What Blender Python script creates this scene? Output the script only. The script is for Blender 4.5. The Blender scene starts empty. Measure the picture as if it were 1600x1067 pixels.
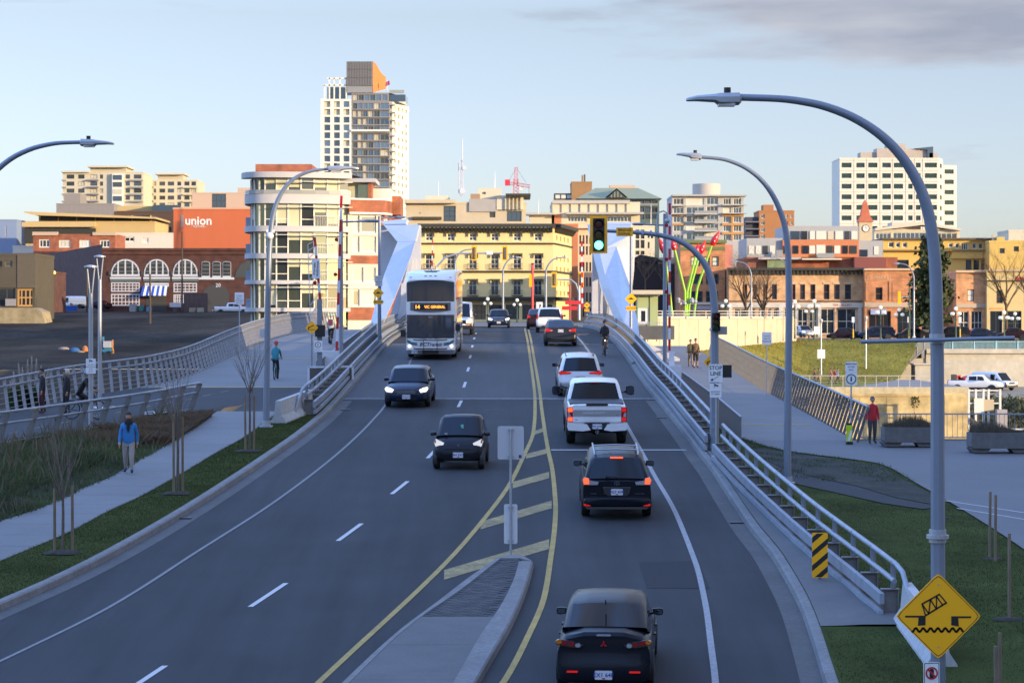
import bpy,bmesh,math,random
from mathutils import Vector,Matrix,noise
R=math.radians
rnd=random.Random(7)
SC=bpy.context.scene
COL=SC.collection
F,HY,E=3900.0,500.0,12.0
def W(px,py,Y):
 return Vector(((px-800)/F*Y,Y,E+(HY-py)/F*Y))
def hermite(pts):
 xs=[p[0]for p in pts]
 ys=[p[1]for p in pts]
 n=len(xs)
 d=[(ys[i+1]-ys[i])/(xs[i+1]-xs[i])for i in range(n-1)]
 m=[d[0]]+[0 if d[i-1]*d[i]<=0 else 2*d[i-1]*d[i]/(d[i-1]+d[i])for i in range(1,n-1)]+[d[-1]]
 def f(x):
  if x<=xs[0]:
   return ys[0]+m[0]*(x-xs[0])
  if x>=xs[-1]:
   return ys[-1]+m[-1]*(x-xs[-1])
  i=0
  while x>xs[i+1]:
   i+=1
  h=xs[i+1]-xs[i]
  t=(x-xs[i])/h
  return(ys[i]*(1+2*t)*(1-t)**2+m[i]*h*t*(1-t)**2+ys[i+1]*t*t*(3-2*t)+m[i+1]*h*t*t*(t-1))
 return f
def sm(a,b,x):
 t=min(1,max(0,(x-a)/(b-a)))
 return t*t*(3-2*t)
 # ---------------------------------------------------------------- camera, sky, sun, exposure
cam=bpy.data.cameras.new('camera')
cam.lens=36*F/1600
cam.sensor_width=36
cam.shift_y=-(533.5-HY)/1600
cam.clip_start=1
cam.clip_end=9000
cam.dof.use_dof=True
cam.dof.focus_distance=56
cam.dof.aperture_fstop=5.0
camo=bpy.data.objects.new('camera',cam)
COL.objects.link(camo)
camo.location=(0,0,E)
camo.rotation_euler=(R(90),0,0)
SC.camera=camo
SUN_AZ,SUN_EL=R(58),R(8.5)
SUN_DIR=Vector((math.sin(SUN_AZ)*math.cos(SUN_EL),-math.cos(SUN_AZ)*math.cos(SUN_EL),math.sin(SUN_EL)))
wd=bpy.data.worlds.new('World')
SC.world=wd
wd.use_nodes=True
nt=wd.node_tree
nt.nodes.clear()
N,LK=nt.nodes.new,nt.links.new
sky=N('ShaderNodeTexSky')
sky.sky_type='NISHITA'
sky.sun_disc=False
sky.sun_elevation=SUN_EL
sky.sun_rotation=math.atan2(SUN_DIR.x,SUN_DIR.y)
sky.altitude=0
sky.air_density=1.0
sky.dust_density=0.6
sky.ozone_density=1.6
tc=N('ShaderNodeTexCoord')
sep=N('ShaderNodeSeparateXYZ')
LK(tc.outputs['Generated'],sep.inputs[0])
def mnode(op,a,b=None,clamp=False):
 n=N('ShaderNodeMath')
 n.operation=op
 n.use_clamp=clamp
 for i,v in enumerate((a,b)):
  if v is None:
   continue
  if isinstance(v,(int,float)):
   n.inputs[i].default_value=v
  else:
   LK(v,n.inputs[i])
 return n.outputs[0]
K=1/(0.13*2**.75)
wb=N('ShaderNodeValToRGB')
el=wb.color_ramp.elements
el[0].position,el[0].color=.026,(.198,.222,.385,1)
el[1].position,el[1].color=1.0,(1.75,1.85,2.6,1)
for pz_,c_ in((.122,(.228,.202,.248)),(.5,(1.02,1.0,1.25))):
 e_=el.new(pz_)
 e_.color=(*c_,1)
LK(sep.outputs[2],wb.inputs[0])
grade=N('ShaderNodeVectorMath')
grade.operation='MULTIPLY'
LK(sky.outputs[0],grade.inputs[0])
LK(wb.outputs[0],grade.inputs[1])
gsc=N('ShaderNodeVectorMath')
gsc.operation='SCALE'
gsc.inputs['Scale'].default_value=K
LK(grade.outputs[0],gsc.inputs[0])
mp=N('ShaderNodeMapping')
mp.inputs['Scale'].default_value=(6.0,3,30)
mp.inputs['Location'].default_value=(2.1,.3,.55)
LK(tc.outputs['Generated'],mp.inputs[0])
n1=N('ShaderNodeTexNoise')
n1.inputs['Scale'].default_value=1.0
n1.inputs['Detail'].default_value=7
n1.inputs['Roughness'].default_value=0.55
LK(mp.outputs[0],n1.inputs['Vector'])
def mrange(src,a,b,c,d):
 n=N('ShaderNodeMapRange')
 LK(src,n.inputs['Value'])
 for i,v in zip(('From Min','From Max','To Min','To Max'),(a,b,c,d)):
  n.inputs[i].default_value=v
 return n.outputs[0]
cov=mnode('ADD',mnode('ADD',n1.outputs[0],mrange(sep.outputs[2],.085,.124,-.165,.13)),mrange(sep.outputs[0],-.06,.13,-.16,.06))
rp=N('ShaderNodeValToRGB')
rp.color_ramp.elements[0].position=0.495
rp.color_ramp.elements[1].position=0.63
rp.color_ramp.elements[1].color=(.85,.85,.85,1)
LK(cov,rp.inputs[0])
n2=N('ShaderNodeTexNoise')
n2.inputs['Scale'].default_value=1.7
n2.inputs['Detail'].default_value=5
LK(mp.outputs[0],n2.inputs['Vector'])
ccol=N('ShaderNodeMix')
ccol.data_type='RGBA'
ccol.inputs['A'].default_value=(.36*K,.39*K,.49*K,1)
ccol.inputs['B'].default_value=(.64*K,.64*K,.70*K,1)
LK(mrange(n2.outputs[0],.35,.65,0,1),ccol.inputs['Factor'])
skm=N('ShaderNodeMix')
skm.data_type='RGBA'
LK(rp.outputs[0],skm.inputs['Factor'])
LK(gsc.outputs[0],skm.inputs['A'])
LK(ccol.outputs['Result'],skm.inputs['B'])
bg=N('ShaderNodeBackground')
bg.inputs[1].default_value=0.13
LK(skm.outputs['Result'],bg.inputs[0])
wo=N('ShaderNodeOutputWorld')
LK(bg.outputs[0],wo.inputs[0])
sl=bpy.data.lights.new('sun','SUN')
sl.energy=4.3
sl.angle=R(0.5)
sl.color=(1.0,0.78,0.50)
so=bpy.data.objects.new('sun',sl)
COL.objects.link(so)
so.rotation_euler=SUN_DIR.to_track_quat('Z','Y').to_euler()
so.location=(60,-40,60)
SC.view_settings.view_transform='Standard'
SC.view_settings.look='None'
SC.view_settings.exposure=0.75
SC.view_settings.gamma=1
SC.view_settings.use_curve_mapping=False
SC.render.engine='CYCLES'
SC.cycles.max_bounces=5
SC.cycles.diffuse_bounces=3
SC.cycles.glossy_bounces=3
SC.cycles.transmission_bounces=3
SC.cycles.use_denoising=True
SC.cycles.caustics_reflective=False
SC.cycles.caustics_refractive=False
# ---------------------------------------------------------------- materials
_M={}
def mat(name,col=(.5,.5,.5),rough=.6,metal=0.0,var=0.0,vscale=3.0,bump=0.0,bscale=40.0,coat=0.0,emit=None,estr=0.0,stretch=None,var2=0.0,v2scale=.35,spec=.5,trans=0.0,streak=None):
 """A Principled material; var / var2 mottle the base colour with fine / broad noise, bump adds fine relief."""
 if name in _M:
  return _M[name]
 m=bpy.data.materials.new(name)
 m.use_nodes=True
 t=m.node_tree
 b=t.nodes['Principled BSDF']
 b.inputs['Base Color'].default_value=(*col,1)
 b.inputs['Roughness'].default_value=rough
 b.inputs['Metallic'].default_value=metal
 b.inputs['Coat Weight'].default_value=coat
 b.inputs['Coat Roughness'].default_value=.05
 b.inputs['Specular IOR Level'].default_value=spec
 b.inputs['Transmission Weight'].default_value=trans
 if emit:
  b.inputs['Emission Color'].default_value=(*emit,1)
  b.inputs['Emission Strength'].default_value=estr
 if var or bump or var2 or streak:
  c=t.nodes.new('ShaderNodeTexCoord')
  src=c.outputs['Object']
  if stretch:
   mpn=t.nodes.new('ShaderNodeMapping')
   mpn.inputs['Scale'].default_value=stretch
   t.links.new(src,mpn.inputs[0])
   src=mpn.outputs[0]
  prev=None
  for amt,s_,det in((var,vscale,5),(var2,v2scale,3),(streak[0]if streak else 0,1,4)):
   if not amt:
    continue
   nz=t.nodes.new('ShaderNodeTexNoise')
   nz.inputs['Scale'].default_value=s_
   nz.inputs['Detail'].default_value=det
   nz.inputs['Roughness'].default_value=.65
   if streak and s_==1 and det==4:
    m3=t.nodes.new('ShaderNodeMapping')
    m3.inputs['Scale'].default_value=(streak[1],streak[2],1)
    t.links.new(c.outputs['Object'],m3.inputs[0])
    t.links.new(m3.outputs[0],nz.inputs['Vector'])
   else:
    t.links.new(src,nz.inputs['Vector'])
   mr=t.nodes.new('ShaderNodeMapRange')
   mr.inputs['From Min'].default_value=.28
   mr.inputs['From Max'].default_value=.72
   mr.inputs['To Min'].default_value=1-amt
   mr.inputs['To Max'].default_value=1+amt
   t.links.new(nz.outputs[0],mr.inputs['Value'])
   mx=t.nodes.new('ShaderNodeVectorMath')
   mx.operation='SCALE'
   if prev is None:
    mx.inputs[0].default_value=col
   else:
    t.links.new(prev,mx.inputs[0])
   t.links.new(mr.outputs[0],mx.inputs['Scale'])
   prev=mx.outputs[0]
  if prev is not None:
   t.links.new(prev,b.inputs['Base Color'])
  if bump:
   nz=t.nodes.new('ShaderNodeTexNoise')
   nz.inputs['Scale'].default_value=bscale
   nz.inputs['Detail'].default_value=4
   t.links.new(src,nz.inputs['Vector'])
   bp=t.nodes.new('ShaderNodeBump')
   bp.inputs['Strength'].default_value=bump
   bp.inputs['Distance'].default_value=.02
   t.links.new(nz.outputs[0],bp.inputs['Height'])
   t.links.new(bp.outputs[0],b.inputs['Normal'])
 _M[name]=m
 return m
def brickmat(name,c1,c2,mortar,sx=.23,sz=.075,rough=.85,sc=1.0):
 """Brick colour for far walls: courses run with the wall's own height."""
 if name in _M:
  return _M[name]
 m=bpy.data.materials.new(name)
 m.use_nodes=True
 t=m.node_tree
 b=t.nodes['Principled BSDF']
 b.inputs['Roughness'].default_value=rough
 c=t.nodes.new('ShaderNodeTexCoord')
 sp=t.nodes.new('ShaderNodeSeparateXYZ')
 t.links.new(c.outputs['Object'],sp.inputs[0])
 ad=t.nodes.new('ShaderNodeMath')
 t.links.new(sp.outputs[0],ad.inputs[0])
 t.links.new(sp.outputs[1],ad.inputs[1])
 cb=t.nodes.new('ShaderNodeCombineXYZ')
 t.links.new(ad.outputs[0],cb.inputs[0])
 t.links.new(sp.outputs[2],cb.inputs[1])
 br=t.nodes.new('ShaderNodeTexBrick')
 br.inputs['Color1'].default_value=(*c1,1)
 br.inputs['Color2'].default_value=(*c2,1)
 br.inputs['Mortar'].default_value=(*mortar,1)
 br.inputs['Scale'].default_value=1
 br.inputs['Brick Width'].default_value=sx*3*sc
 br.inputs['Row Height'].default_value=sz*3*sc
 br.inputs['Mortar Size'].default_value=.012
 t.links.new(cb.outputs[0],br.inputs['Vector'])
 nz=t.nodes.new('ShaderNodeTexNoise')
 nz.inputs['Scale'].default_value=.8
 nz.inputs['Detail'].default_value=6
 t.links.new(c.outputs['Object'],nz.inputs['Vector'])
 mr=t.nodes.new('ShaderNodeMapRange')
 mr.inputs['From Min'].default_value=.3
 mr.inputs['From Max'].default_value=.7
 mr.inputs['To Min'].default_value=.68
 mr.inputs['To Max'].default_value=1.28
 t.links.new(nz.outputs[0],mr.inputs['Value'])
 mx=t.nodes.new('ShaderNodeVectorMath')
 mx.operation='SCALE'
 t.links.new(br.outputs[0],mx.inputs[0])
 t.links.new(mr.outputs[0],mx.inputs['Scale'])
 t.links.new(mx.outputs[0],b.inputs['Base Color'])
 _M[name]=m
 return m
def glassmat(name,col=(.02,.03,.04),rough=.04,spec=.8):
 return mat(name,col,rough,spec=spec)
 # ---------------------------------------------------------------- mesh helpers
class MB:
 def __init__(s):
  s.v,s.f,s.mi=[],[],[]
 def face(s,pts,mi=0):
  n=len(s.v)
  s.v+=[tuple(p)for p in pts]
  s.f.append(tuple(range(n,n+len(pts))))
  s.mi.append(mi)
 def box(s,x0,y0,z0,x1,y1,z1,mi=0):
  n=len(s.v)
  s.v+=[(x0,y0,z0),(x1,y0,z0),(x1,y1,z0),(x0,y1,z0),(x0,y0,z1),(x1,y0,z1),(x1,y1,z1),(x0,y1,z1)]
  for q in((0,3,2,1),(4,5,6,7),(0,1,5,4),(1,2,6,5),(2,3,7,6),(3,0,4,7)):
   s.f.append(tuple(n+i for i in q))
   s.mi.append(mi)
  return s
 def beam(s,a,b,w,h,mi=0,up=(0,0,1)):
  """rectangular bar from a to b, w across, h along 'up'"""
  a,b=Vector(a),Vector(b)
  d=(b-a).normalized()
  u=Vector(up)
  if abs(d.dot(u))>.98:
   u=Vector((0,1,0))if abs(d.y)<.9 else Vector((1,0,0))
  x=d.cross(u).normalized()*w/2
  z=x.cross(d).normalized()*h/2
  n=len(s.v)
  for p in(a,b):
   s.v+=[tuple(p-x-z),tuple(p+x-z),tuple(p+x+z),tuple(p-x+z)]
  for q in((3,2,1,0),(4,5,6,7),(0,1,5,4),(1,2,6,5),(2,3,7,6),(3,0,4,7)):
   s.f.append(tuple(n+i for i in q))
   s.mi.append(mi)
  return s
 def tube(s,pts,rad,n=8,mi=0,caps=True):
  pts=[Vector(p)for p in pts]
  rad=rad if isinstance(rad,(list,tuple))else[rad]*len(pts)
  base=len(s.v)
  px=None
  for i,p in enumerate(pts):
   d=(pts[min(i+1,len(pts)-1)]-pts[max(i-1,0)]).normalized()
   if px is None:
    px=d.orthogonal().normalized()
   px=(px-d*px.dot(d))
   px=px.normalized()if px.length>1e-6 else d.orthogonal().normalized()
   py=d.cross(px)
   for k in range(n):
    a=2*math.pi*k/n
    s.v.append(tuple(p+(px*math.cos(a)+py*math.sin(a))*rad[i]))
  for i in range(len(pts)-1):
   for k in range(n):
    q=(base+i*n+k,base+i*n+(k+1)%n,base+(i+1)*n+(k+1)%n,base+(i+1)*n+k)
    s.f.append(q)
    s.mi.append(mi)
  if caps:
   s.f.append(tuple(base+k for k in reversed(range(n))))
   s.mi.append(mi)
   e=base+(len(pts)-1)*n
   s.f.append(tuple(e+k for k in range(n)))
   s.mi.append(mi)
  return s
 def prism(s,poly,fn,d0,d1,mi=0):
  """poly (2-D) extruded between depths d0 and d1; fn(a, b, d) -> 3-D"""
  n=len(poly)
  b=len(s.v)
  s.v+=[tuple(fn(p[0],p[1],d0))for p in poly]+[tuple(fn(p[0],p[1],d1))for p in poly]
  s.f.append(tuple(b+i for i in range(n)))
  s.f.append(tuple(b+n+i for i in reversed(range(n))))
  s.mi+=[mi,mi]
  for i in range(n):
   j=(i+1)%n
   s.f.append((b+j,b+i,b+n+i,b+n+j))
   s.mi.append(mi)
  return s
 def loft(s,secs,mi=0,closed=True,caps=True,mfn=None):
  b=len(s.v)
  n=len(secs[0])
  for q in secs:
   s.v+=[tuple(p)for p in q]
  for i in range(len(secs)-1):
   for k in range(n if closed else n-1):
    s.f.append((b+i*n+k,b+i*n+(k+1)%n,b+(i+1)*n+(k+1)%n,b+(i+1)*n+k))
    s.mi.append(mfn(i,k)if mfn else mi)
  if caps and closed:
   s.f.append(tuple(b+k for k in reversed(range(n))))
   s.f.append(tuple(b+(len(secs)-1)*n+k for k in range(n)))
   s.mi+=[mi,mi]
  return s
 def sphere(s,c,r,nu=10,nv=6,mi=0,sc=(1,1,1)):
  secs=[]
  for j in range(nv+1):
   t=math.pi*j/nv
   rr=max(math.sin(t),.01)*r
   secs.append([(c[0]+rr*math.cos(2*math.pi*i/nu)*sc[0],c[1]+rr*math.sin(2*math.pi*i/nu)*sc[1],c[2]-math.cos(t)*r*sc[2])for i in range(nu)])
  return s.loft(secs,mi)
 def mesh(s,name,mats,smooth=False,fix=True):
  me=bpy.data.meshes.new(name)
  me.from_pydata(s.v,[],s.f)
  for m in(mats if isinstance(mats,(list,tuple))else[mats]):
   me.materials.append(m)
  me.polygons.foreach_set('material_index',s.mi)
  if fix and len(s.f)<60000:
   bm=bmesh.new()
   bm.from_mesh(me)
   bmesh.ops.remove_doubles(bm,verts=bm.verts,dist=1e-5)
   bmesh.ops.recalc_face_normals(bm,faces=bm.faces)
   bm.to_mesh(me)
   bm.free()
  if smooth:
   me.polygons.foreach_set('use_smooth',[True]*len(me.polygons))
   if smooth is not True:
    me.set_sharp_from_angle(angle=R(smooth))
  me.update()
  return me
 def build(s,name,mats,parent=None,loc=None,rot=None,smooth=False,fix=True,org=None):
  if org is not None:
   s.v=[(p[0]-org[0],p[1]-org[1],p[2]-org[2])for p in s.v]
  return put(name,s.mesh(name,mats,smooth,fix),parent,loc,rot)
def put(name,data,parent=None,loc=None,rot=None):
 o=bpy.data.objects.new(name,data)
 COL.objects.link(o)
 if parent is not None:
  o.parent=parent
 if loc is not None:
  o.location=loc
 if rot is not None:
  o.rotation_euler=rot
 return o
def tag(o,label,cat,group=None):
 o['label']=label
 o['category']=cat
 if group:
  o['group']=group
 return o
def thing(name,label,cat,loc=(0,0,0),rotz=0,group=None):
 o=put(name,None,None,loc,(0,0,rotz))
 o.empty_display_size=.2
 return tag(o,label,cat,group)
def struct(o,kind='structure'):
 o['kind']=kind
 return o
KIDS={}
def dup(root,loc=None,rotz=None,label=None,group=None,parent=None):
 """copy a thing with its parts and sub-parts"""
 if not KIDS:
  pass
 c=root.copy()
 COL.objects.link(c)
 if parent is not None:
  c.parent=parent
 if loc is not None:
  c.location=loc
 if rotz is not None:
  c.rotation_euler=(root.rotation_euler.x,root.rotation_euler.y,rotz)
 if label:
  c['label']=label
 if group:
  c['group']=group
 for ch in list(root.children):
  dup(ch,parent=c)
 return c
_TXT={}
def text(name,body,size,m,parent=None,loc=(0,0,0),rot=(R(90),0,0),ext=.004,align='CENTER',bold=0.0,sx=1.0,shear=0.0):
 key=(body,size,m.name,ext,align,bold,sx,shear)
 if key not in _TXT:
  cu=bpy.data.curves.new('lettering','FONT')
  cu.body=body
  cu.size=size
  cu.extrude=ext
  cu.offset=bold
  cu.shear=shear
  cu.resolution_u=2
  cu.align_x=align
  cu.align_y='CENTER'
  ob=bpy.data.objects.new('lettering',cu)
  COL.objects.link(ob)
  dg=bpy.context.evaluated_depsgraph_get()
  me=bpy.data.meshes.new_from_object(ob.evaluated_get(dg))
  bpy.data.objects.remove(ob)
  bpy.data.curves.remove(cu)
  me.materials.clear()
  me.materials.append(m)
  if sx!=1:
   me.transform(Matrix.Diagonal((sx,1,1,1)))
  _TXT[key]=me
 return put(name,_TXT[key],parent,loc,rot)
 # ---------------------------------------------------------------- ground profiles (heights relative to the eye, by distance)
_rz=hermite([(15,-8.6),(40,-7.1),(50,-6.36),(60,-5.65),(70,-4.97),(80,-4.35),(90,-3.8),(100,-3.27),(110,-2.75),(120,-2.27),(130,-1.86),(140,-1.52),(150,-1.24),(165,-.95),(180,-.75),(195,-.66),(210,-.62),(240,-.62),(290,-.45),(370,-.3)])
_lz=hermite([(15,-8.4),(40,-6.9),(60,-5.2),(70,-4.6),(75,-4.3),(82,-4.08),(90,-3.9),(97,-3.67),(110,-3.25),(122,-2.85),(135,-2.2),(152,-1.48),(170,-1.0),(190,-.8),(230,-.7)])
_pz=hermite([(15,-8.0),(40,-6.6),(46,-6.25),(50,-6.02),(60,-5.65),(70,-5.4),(80,-5.2),(95,-4.68),(110,-4.2),(130,-3.6),(152,-2.9),(170,-2.4),(190,-2.0),(230,-1.6)])
def RZ(Y):return E+_rz(Y)
def LZ(Y):return E+_lz(Y)
def PZ(Y):return E+_pz(Y)
def G(px,py,prof=RZ,dz=0.0):
 """the ground point of profile prof seen at photo pixel (px, py)"""
 a,b=18.0,212.0
 for _ in range(60):
  m=(a+b)/2
  if prof(m)+dz>E+(HY-py)/F*m:
   b=m
  else:
   a=m
 return Vector(((px-800)/F*a,a,prof(a)+dz))
def edge(pxs,prof=RZ,dz=0.0,extra_lo=(),extra_hi=()):
 p=[G(x,y,prof,dz)for x,y in pxs]
 l=list(extra_lo)+[(q.y,q.x)for q in p]+list(extra_hi)
 l.sort()
 return hermite(l)
XL=edge([(0,954),(88,915),(175,871),(284,808),(350,766),(411,725),(473,681),(515,645),(538,620),(561,592),(584,565),(611,535)],extra_lo=[(20,-20.5),(40,-13.6)],extra_hi=[(175,-7.3),(215,-7.4)])
XR=edge([(1289,1067),(1240,929),(1210,877),(1169,824),(1142,783),(1116,742),(1096,716),(1071,682),(1035,637),(1006,601),(981,565),(957,534)],extra_lo=[(20,4.0)],extra_hi=[(175,6.05),(215,6.1)])
XB=hermite([(30,8.6),(47,8.1),(51,7.9),(60.7,7.2),(70.7,6.72),(77,6.55),(86,6.46),(97.5,6.4),(108,6.28),(125,6.32),(148,6.4),(174,6.5),(215,6.55)])
SWR=edge([(0,876),(53,854),(105,832),(171,797),(219,775),(289,736),(341,705),(381,683),(424,652)],dz=.15,extra_lo=[(20,-22),(40,-15.2)])
SWL=edge([(0,814),(26,806),(87,784),(131,762),(175,744),(210,722),(236,709),(280,683),(302,670),(332,648)],dz=.15,extra_lo=[(20,-25),(40,-18)])
def span(a,b,st):
 n=max(1,int(round((b-a)/st)))
 return[a+(b-a)*i/n for i in range(n+1)]
def ribbon(fa,fb,zf,Ys,nx=1,dz=0.0,mb=None,mi=0):
 """sheet between x = fa(Y) and fb(Y); zf(x, Y)"""
 mb=mb or MB()
 b=len(mb.v)
 for Y in Ys:
  x0,x1=fa(Y),fb(Y)
  for i in range(nx+1):
   x=x0+(x1-x0)*i/nx
   mb.v.append((x,Y,zf(x,Y)+dz))
 for j in range(len(Ys)-1):
  for i in range(nx):
   q=b+j*(nx+1)+i
   mb.f.append((q,q+1,q+nx+2,q+nx+1))
   mb.mi.append(mi)
 return mb
def sweep(fx,fz,sec,Ys,mb=None,mi=0):
 """closed section [(dx, dz)] carried along x = fx(Y), z = fz(Y)"""
 mb=mb or MB()
 return mb.loft([[(fx(Y)+a,Y,fz(Y)+b)for a,b in sec]for Y in Ys],mi)
def patch(pts,zf,dz,cuts=3):
 """filled outline in plan, laid on the surface zf"""
 bm=bmesh.new()
 f=bm.faces.new([bm.verts.new((p[0],p[1],0))for p in pts])
 bmesh.ops.triangulate(bm,faces=[f])
 bmesh.ops.subdivide_edges(bm,edges=bm.edges[:],cuts=cuts,use_grid_fill=True)
 for v in bm.verts:
  v.co.z=zf(v.co.x,v.co.y)+dz
 bmesh.ops.recalc_face_normals(bm,faces=bm.faces)
 up=sum(f.normal.z for f in bm.faces)
 if up<0:
  bmesh.ops.reverse_faces(bm,faces=bm.faces)
 me=bpy.data.meshes.new('patch')
 bm.to_mesh(me)
 bm.free()
 return me
 # ---------------------------------------------------------------- materials used widely
ASPH=mat('asphalt',(.035,.038,.042),.82,var=.16,vscale=60,var2=.17,v2scale=.22,bump=.25,bscale=160,spec=.2,streak=(.22,1.3,.03))
ASPH2=mat('deck_asphalt',(.048,.051,.056),.75,var=.12,vscale=40,var2=.16,v2scale=.3,bump=.2,bscale=120,stretch=(1,.25,1),spec=.25,streak=(.2,1.2,.04))
ASPHP=mat('path_asphalt',(.040,.042,.046),.85,var=.12,vscale=50,var2=.12,v2scale=.3,bump=.2,bscale=150,spec=.2)
LOTM=mat('lot_asphalt',(.034,.029,.023),.9,var=.35,vscale=2,var2=.75,v2scale=.09,stretch=(1,.35,1),spec=.03)  # broad mottle puts sun streaks into the colour along with gravel variation
CONC=mat('concrete',(.105,.106,.105),.85,var=.10,vscale=14,var2=.14,v2scale=.6,bump=.25,bscale=90)
CONCD=mat('concrete_gutter',(.075,.075,.074),.85,var=.18,vscale=10,var2=.2,v2scale=.7,bump=.25,bscale=90)
CONCP=mat('concrete_path',(.155,.156,.155),.85,var=.08,vscale=10,var2=.10,v2scale=.35,bump=.2,bscale=80)
KERBM=mat('kerb_concrete',(.165,.164,.16),.85,var=.24,vscale=9,var2=.15,v2scale=1.0,bump=.3,bscale=70)
WHITE=mat('marking_white',(.46,.46,.46),.7,var=.18,vscale=25)
WORN=mat('marking_worn',(.25,.255,.26),.75,var=.3,vscale=12)
YELLOW=mat('marking_yellow',(.34,.23,.05),.7,var=.25,vscale=14,var2=.2,v2scale=2)
YELWORN=mat('marking_yellow_worn',(.24,.18,.07),.75,var=.5,vscale=9,var2=.35,v2scale=1.6)
LAWN=mat('lawn',(.048,.060,.017),.95,spec=.05,var=.22,vscale=25,var2=.35,v2scale=.5,bump=.6,bscale=60)
SOIL=mat('soil',(.028,.022,.016),.95,var=.4,vscale=9,bump=.8,bscale=30)
HILLG=mat('hill_grass',(.20,.175,.035),.95,spec=.05,var=.2,vscale=3,var2=.3,v2scale=.15,bump=.4,bscale=20)
STEEL=mat('galvanised_steel',(.40,.42,.45),.45,.55,var=.12,vscale=8)
PAINTB=mat('pole_paint',(.20,.235,.29),.38,.2,var=.06,vscale=5)
RAILM=mat('railing_steel',(.27,.30,.34),.5,.25,var=.2,vscale=3)
POSTM=mat('bracket_steel',(.22,.21,.20),.65,.2,var=.25,vscale=4)
DARK=mat('black_plastic',(.012,.012,.013),.5)
WATER=mat('water',(.010,.022,.026),.08,bump=.6,bscale=1.2)
def zR(x,y):
 b=XB(y)
 return(RZ(y)+.17)*(1-sm(b+.2,b+2.4,x))+PZ(y)*sm(b+.2,b+2.4,x)
def zSW(x,y):return RZ(y)+.15
YR=span(16,110,1.0)+span(111,236,2.5)
struct(ribbon(XL,XR,lambda x,y:RZ(y),YR,6).build('road',ASPH))
D0,D1=G(700,623).y,G(700,538).y
struct(ribbon(XL,XR,lambda x,y:RZ(y),span(D0,D1,1.0),6,.004).build('bridge_deck_surface',ASPH2))
for yy in(D0,D1):
 mj=MB()
 mj.box(-6.9,yy-.12,RZ(yy)-.1,5.9,yy+.12,RZ(yy)+.012)
 struct(mj.build('expansion_joint',STEEL))
for fx,s in((XL,1),(XR,-1)):
 g=ribbon(fx,lambda y:fx(y)+s*.45,lambda x,y:RZ(y),span(16,D0-1,1.0),1,.005)
 struct(g.build('gutter',CONCD))
 sec=[(-s*.02,-.2),(s*.03,.0),(0,.13),(-s*.05,.16),(-s*.22,.16),(-s*.22,-.2)]
 k=struct(put('kerb',None))
 ys=span(16,214,3.0)
 for a,b in zip(ys[:-1],ys[1:]):
  if a>120:
   continue
  st=MB()
  sweep(fx,RZ,sec,span(a,b-.012,.75),st).build('kerb_stone',KERBM,k)
 big=sec if s>0 else[(.02,-.2),(-.03,.05),(0,.22),(.06,.27),(.34,.27),(.34,-.2)]
 sweep(fx,RZ,big,span(120,214,2.5)).build('kerb_stone',KERBM,k)
for px,py in((280,808),(533,640),(1041,652),(1160,815)):
 p=G(px,py)
 mg=MB()
 sx=.35 if px<800 else-.35
 mg.box(p.x,p.y-.35,p.z-.05,p.x+sx,p.y+.35,p.z+.012)
 struct(mg.build('drain',DARK))
def line(pxs,w,m,name,dz=.009):
 p=[G(x,y)for x,y in pxs]
 p.sort(key=lambda q:q.y)
 f=hermite([(q.y,q.x)for q in p])
 r=ribbon(lambda y:f(y)-w/2,lambda y:f(y)+w/2,lambda x,y:RZ(y),span(p[0].y,p[-1].y,1.0),1,dz)
 return struct(r.build(name,m)),f
line([(-60,1061),(0,1033),(175,946),(306,863),(429,784),(514,720),(552,687),(579,660),(602,633),(620,604),(638,571),(652,535)],.09,mat('marking_faded',(.16,.165,.17),.75,var=.35,vscale=12),'edge_line')
line([(1118,1100),(1118,1067),(1112,1016),(1101,937),(1086,877),(1056,802),(1022,742),(1000,701),(979,664),(950,610),(923,554),(902,527),(893,515)],.13,WORN,'edge_line')
_,YLF=line([(440,1120),(497,1067),(696,880),(749,820),(796,757),(817.5,714),(833,677),(836,640),(835,610),(828,557),(821.5,520),(820,513)],.13,YELLOW,'centre_line')
_,YRF=line([(740,1120),(786,1067),(824,996),(850,934),(860,875),(867,820),(868,786),(863.5,737),(856,701),(850,665),(846.5,640),(844,617),(834,557),(827,520),(825,513)],.13,YELLOW,'centre_line')
for(xa,ya),(xb,yb),th in(((834,677),(850,671),6),((822,713),(854,705),7.5),((801,758),(858,742),10),((751,821),(862,788),12),((694,898),(858,850),15)):
 mh=MB()
 a,b,c,d=G(xa,ya-th/2),G(xb,yb-th/2),G(xb,yb+th/2),G(xa,ya+th/2)
 for i in range(6):
  t0,t1=i/6,(i+1)/6
  mh.face([d.lerp(c,t0)+Vector((0,0,.007)),d.lerp(c,t1)+Vector((0,0,.007)),a.lerp(b,t1)+Vector((0,0,.007)),a.lerp(b,t0)+Vector((0,0,.007))])
 struct(mh.build('hatch_bar',YELWORN))
a,b=G(861,703),G(1072,703)
ms=MB()
ms.box(a.x,a.y-.17,a.z,b.x,a.y+.17,a.z+.011)
struct(ms.build('stop_line',WHITE))
for(x0,y0),(x1,y1)in(((190,1085),(258,1040)),((391,948),(447,911)),((528,845),(565,818)),((612,772),(637,752)),((668,716),(683,700)),((716,636),(721,626)),((724.5,605.5),(727.5,597)),((730.5,580.5),(732.5,574)),((734,560),(735.5,555)),((737.5,543),(738.5,539.5)),((740.5,530),(741.5,527.5)),((743.5,522),(744,520.3))):
 p,q=G(x0,y0),G(x1,y1)
 md=MB()
 md.face([p+Vector((-.06,0,.009)),p+Vector((.06,0,.009)),q+Vector((.06,0,.009)),q+Vector((-.06,0,.009))])
 struct(md.build('lane_dash',WHITE))
p=G(774,641)
md=MB()
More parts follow.
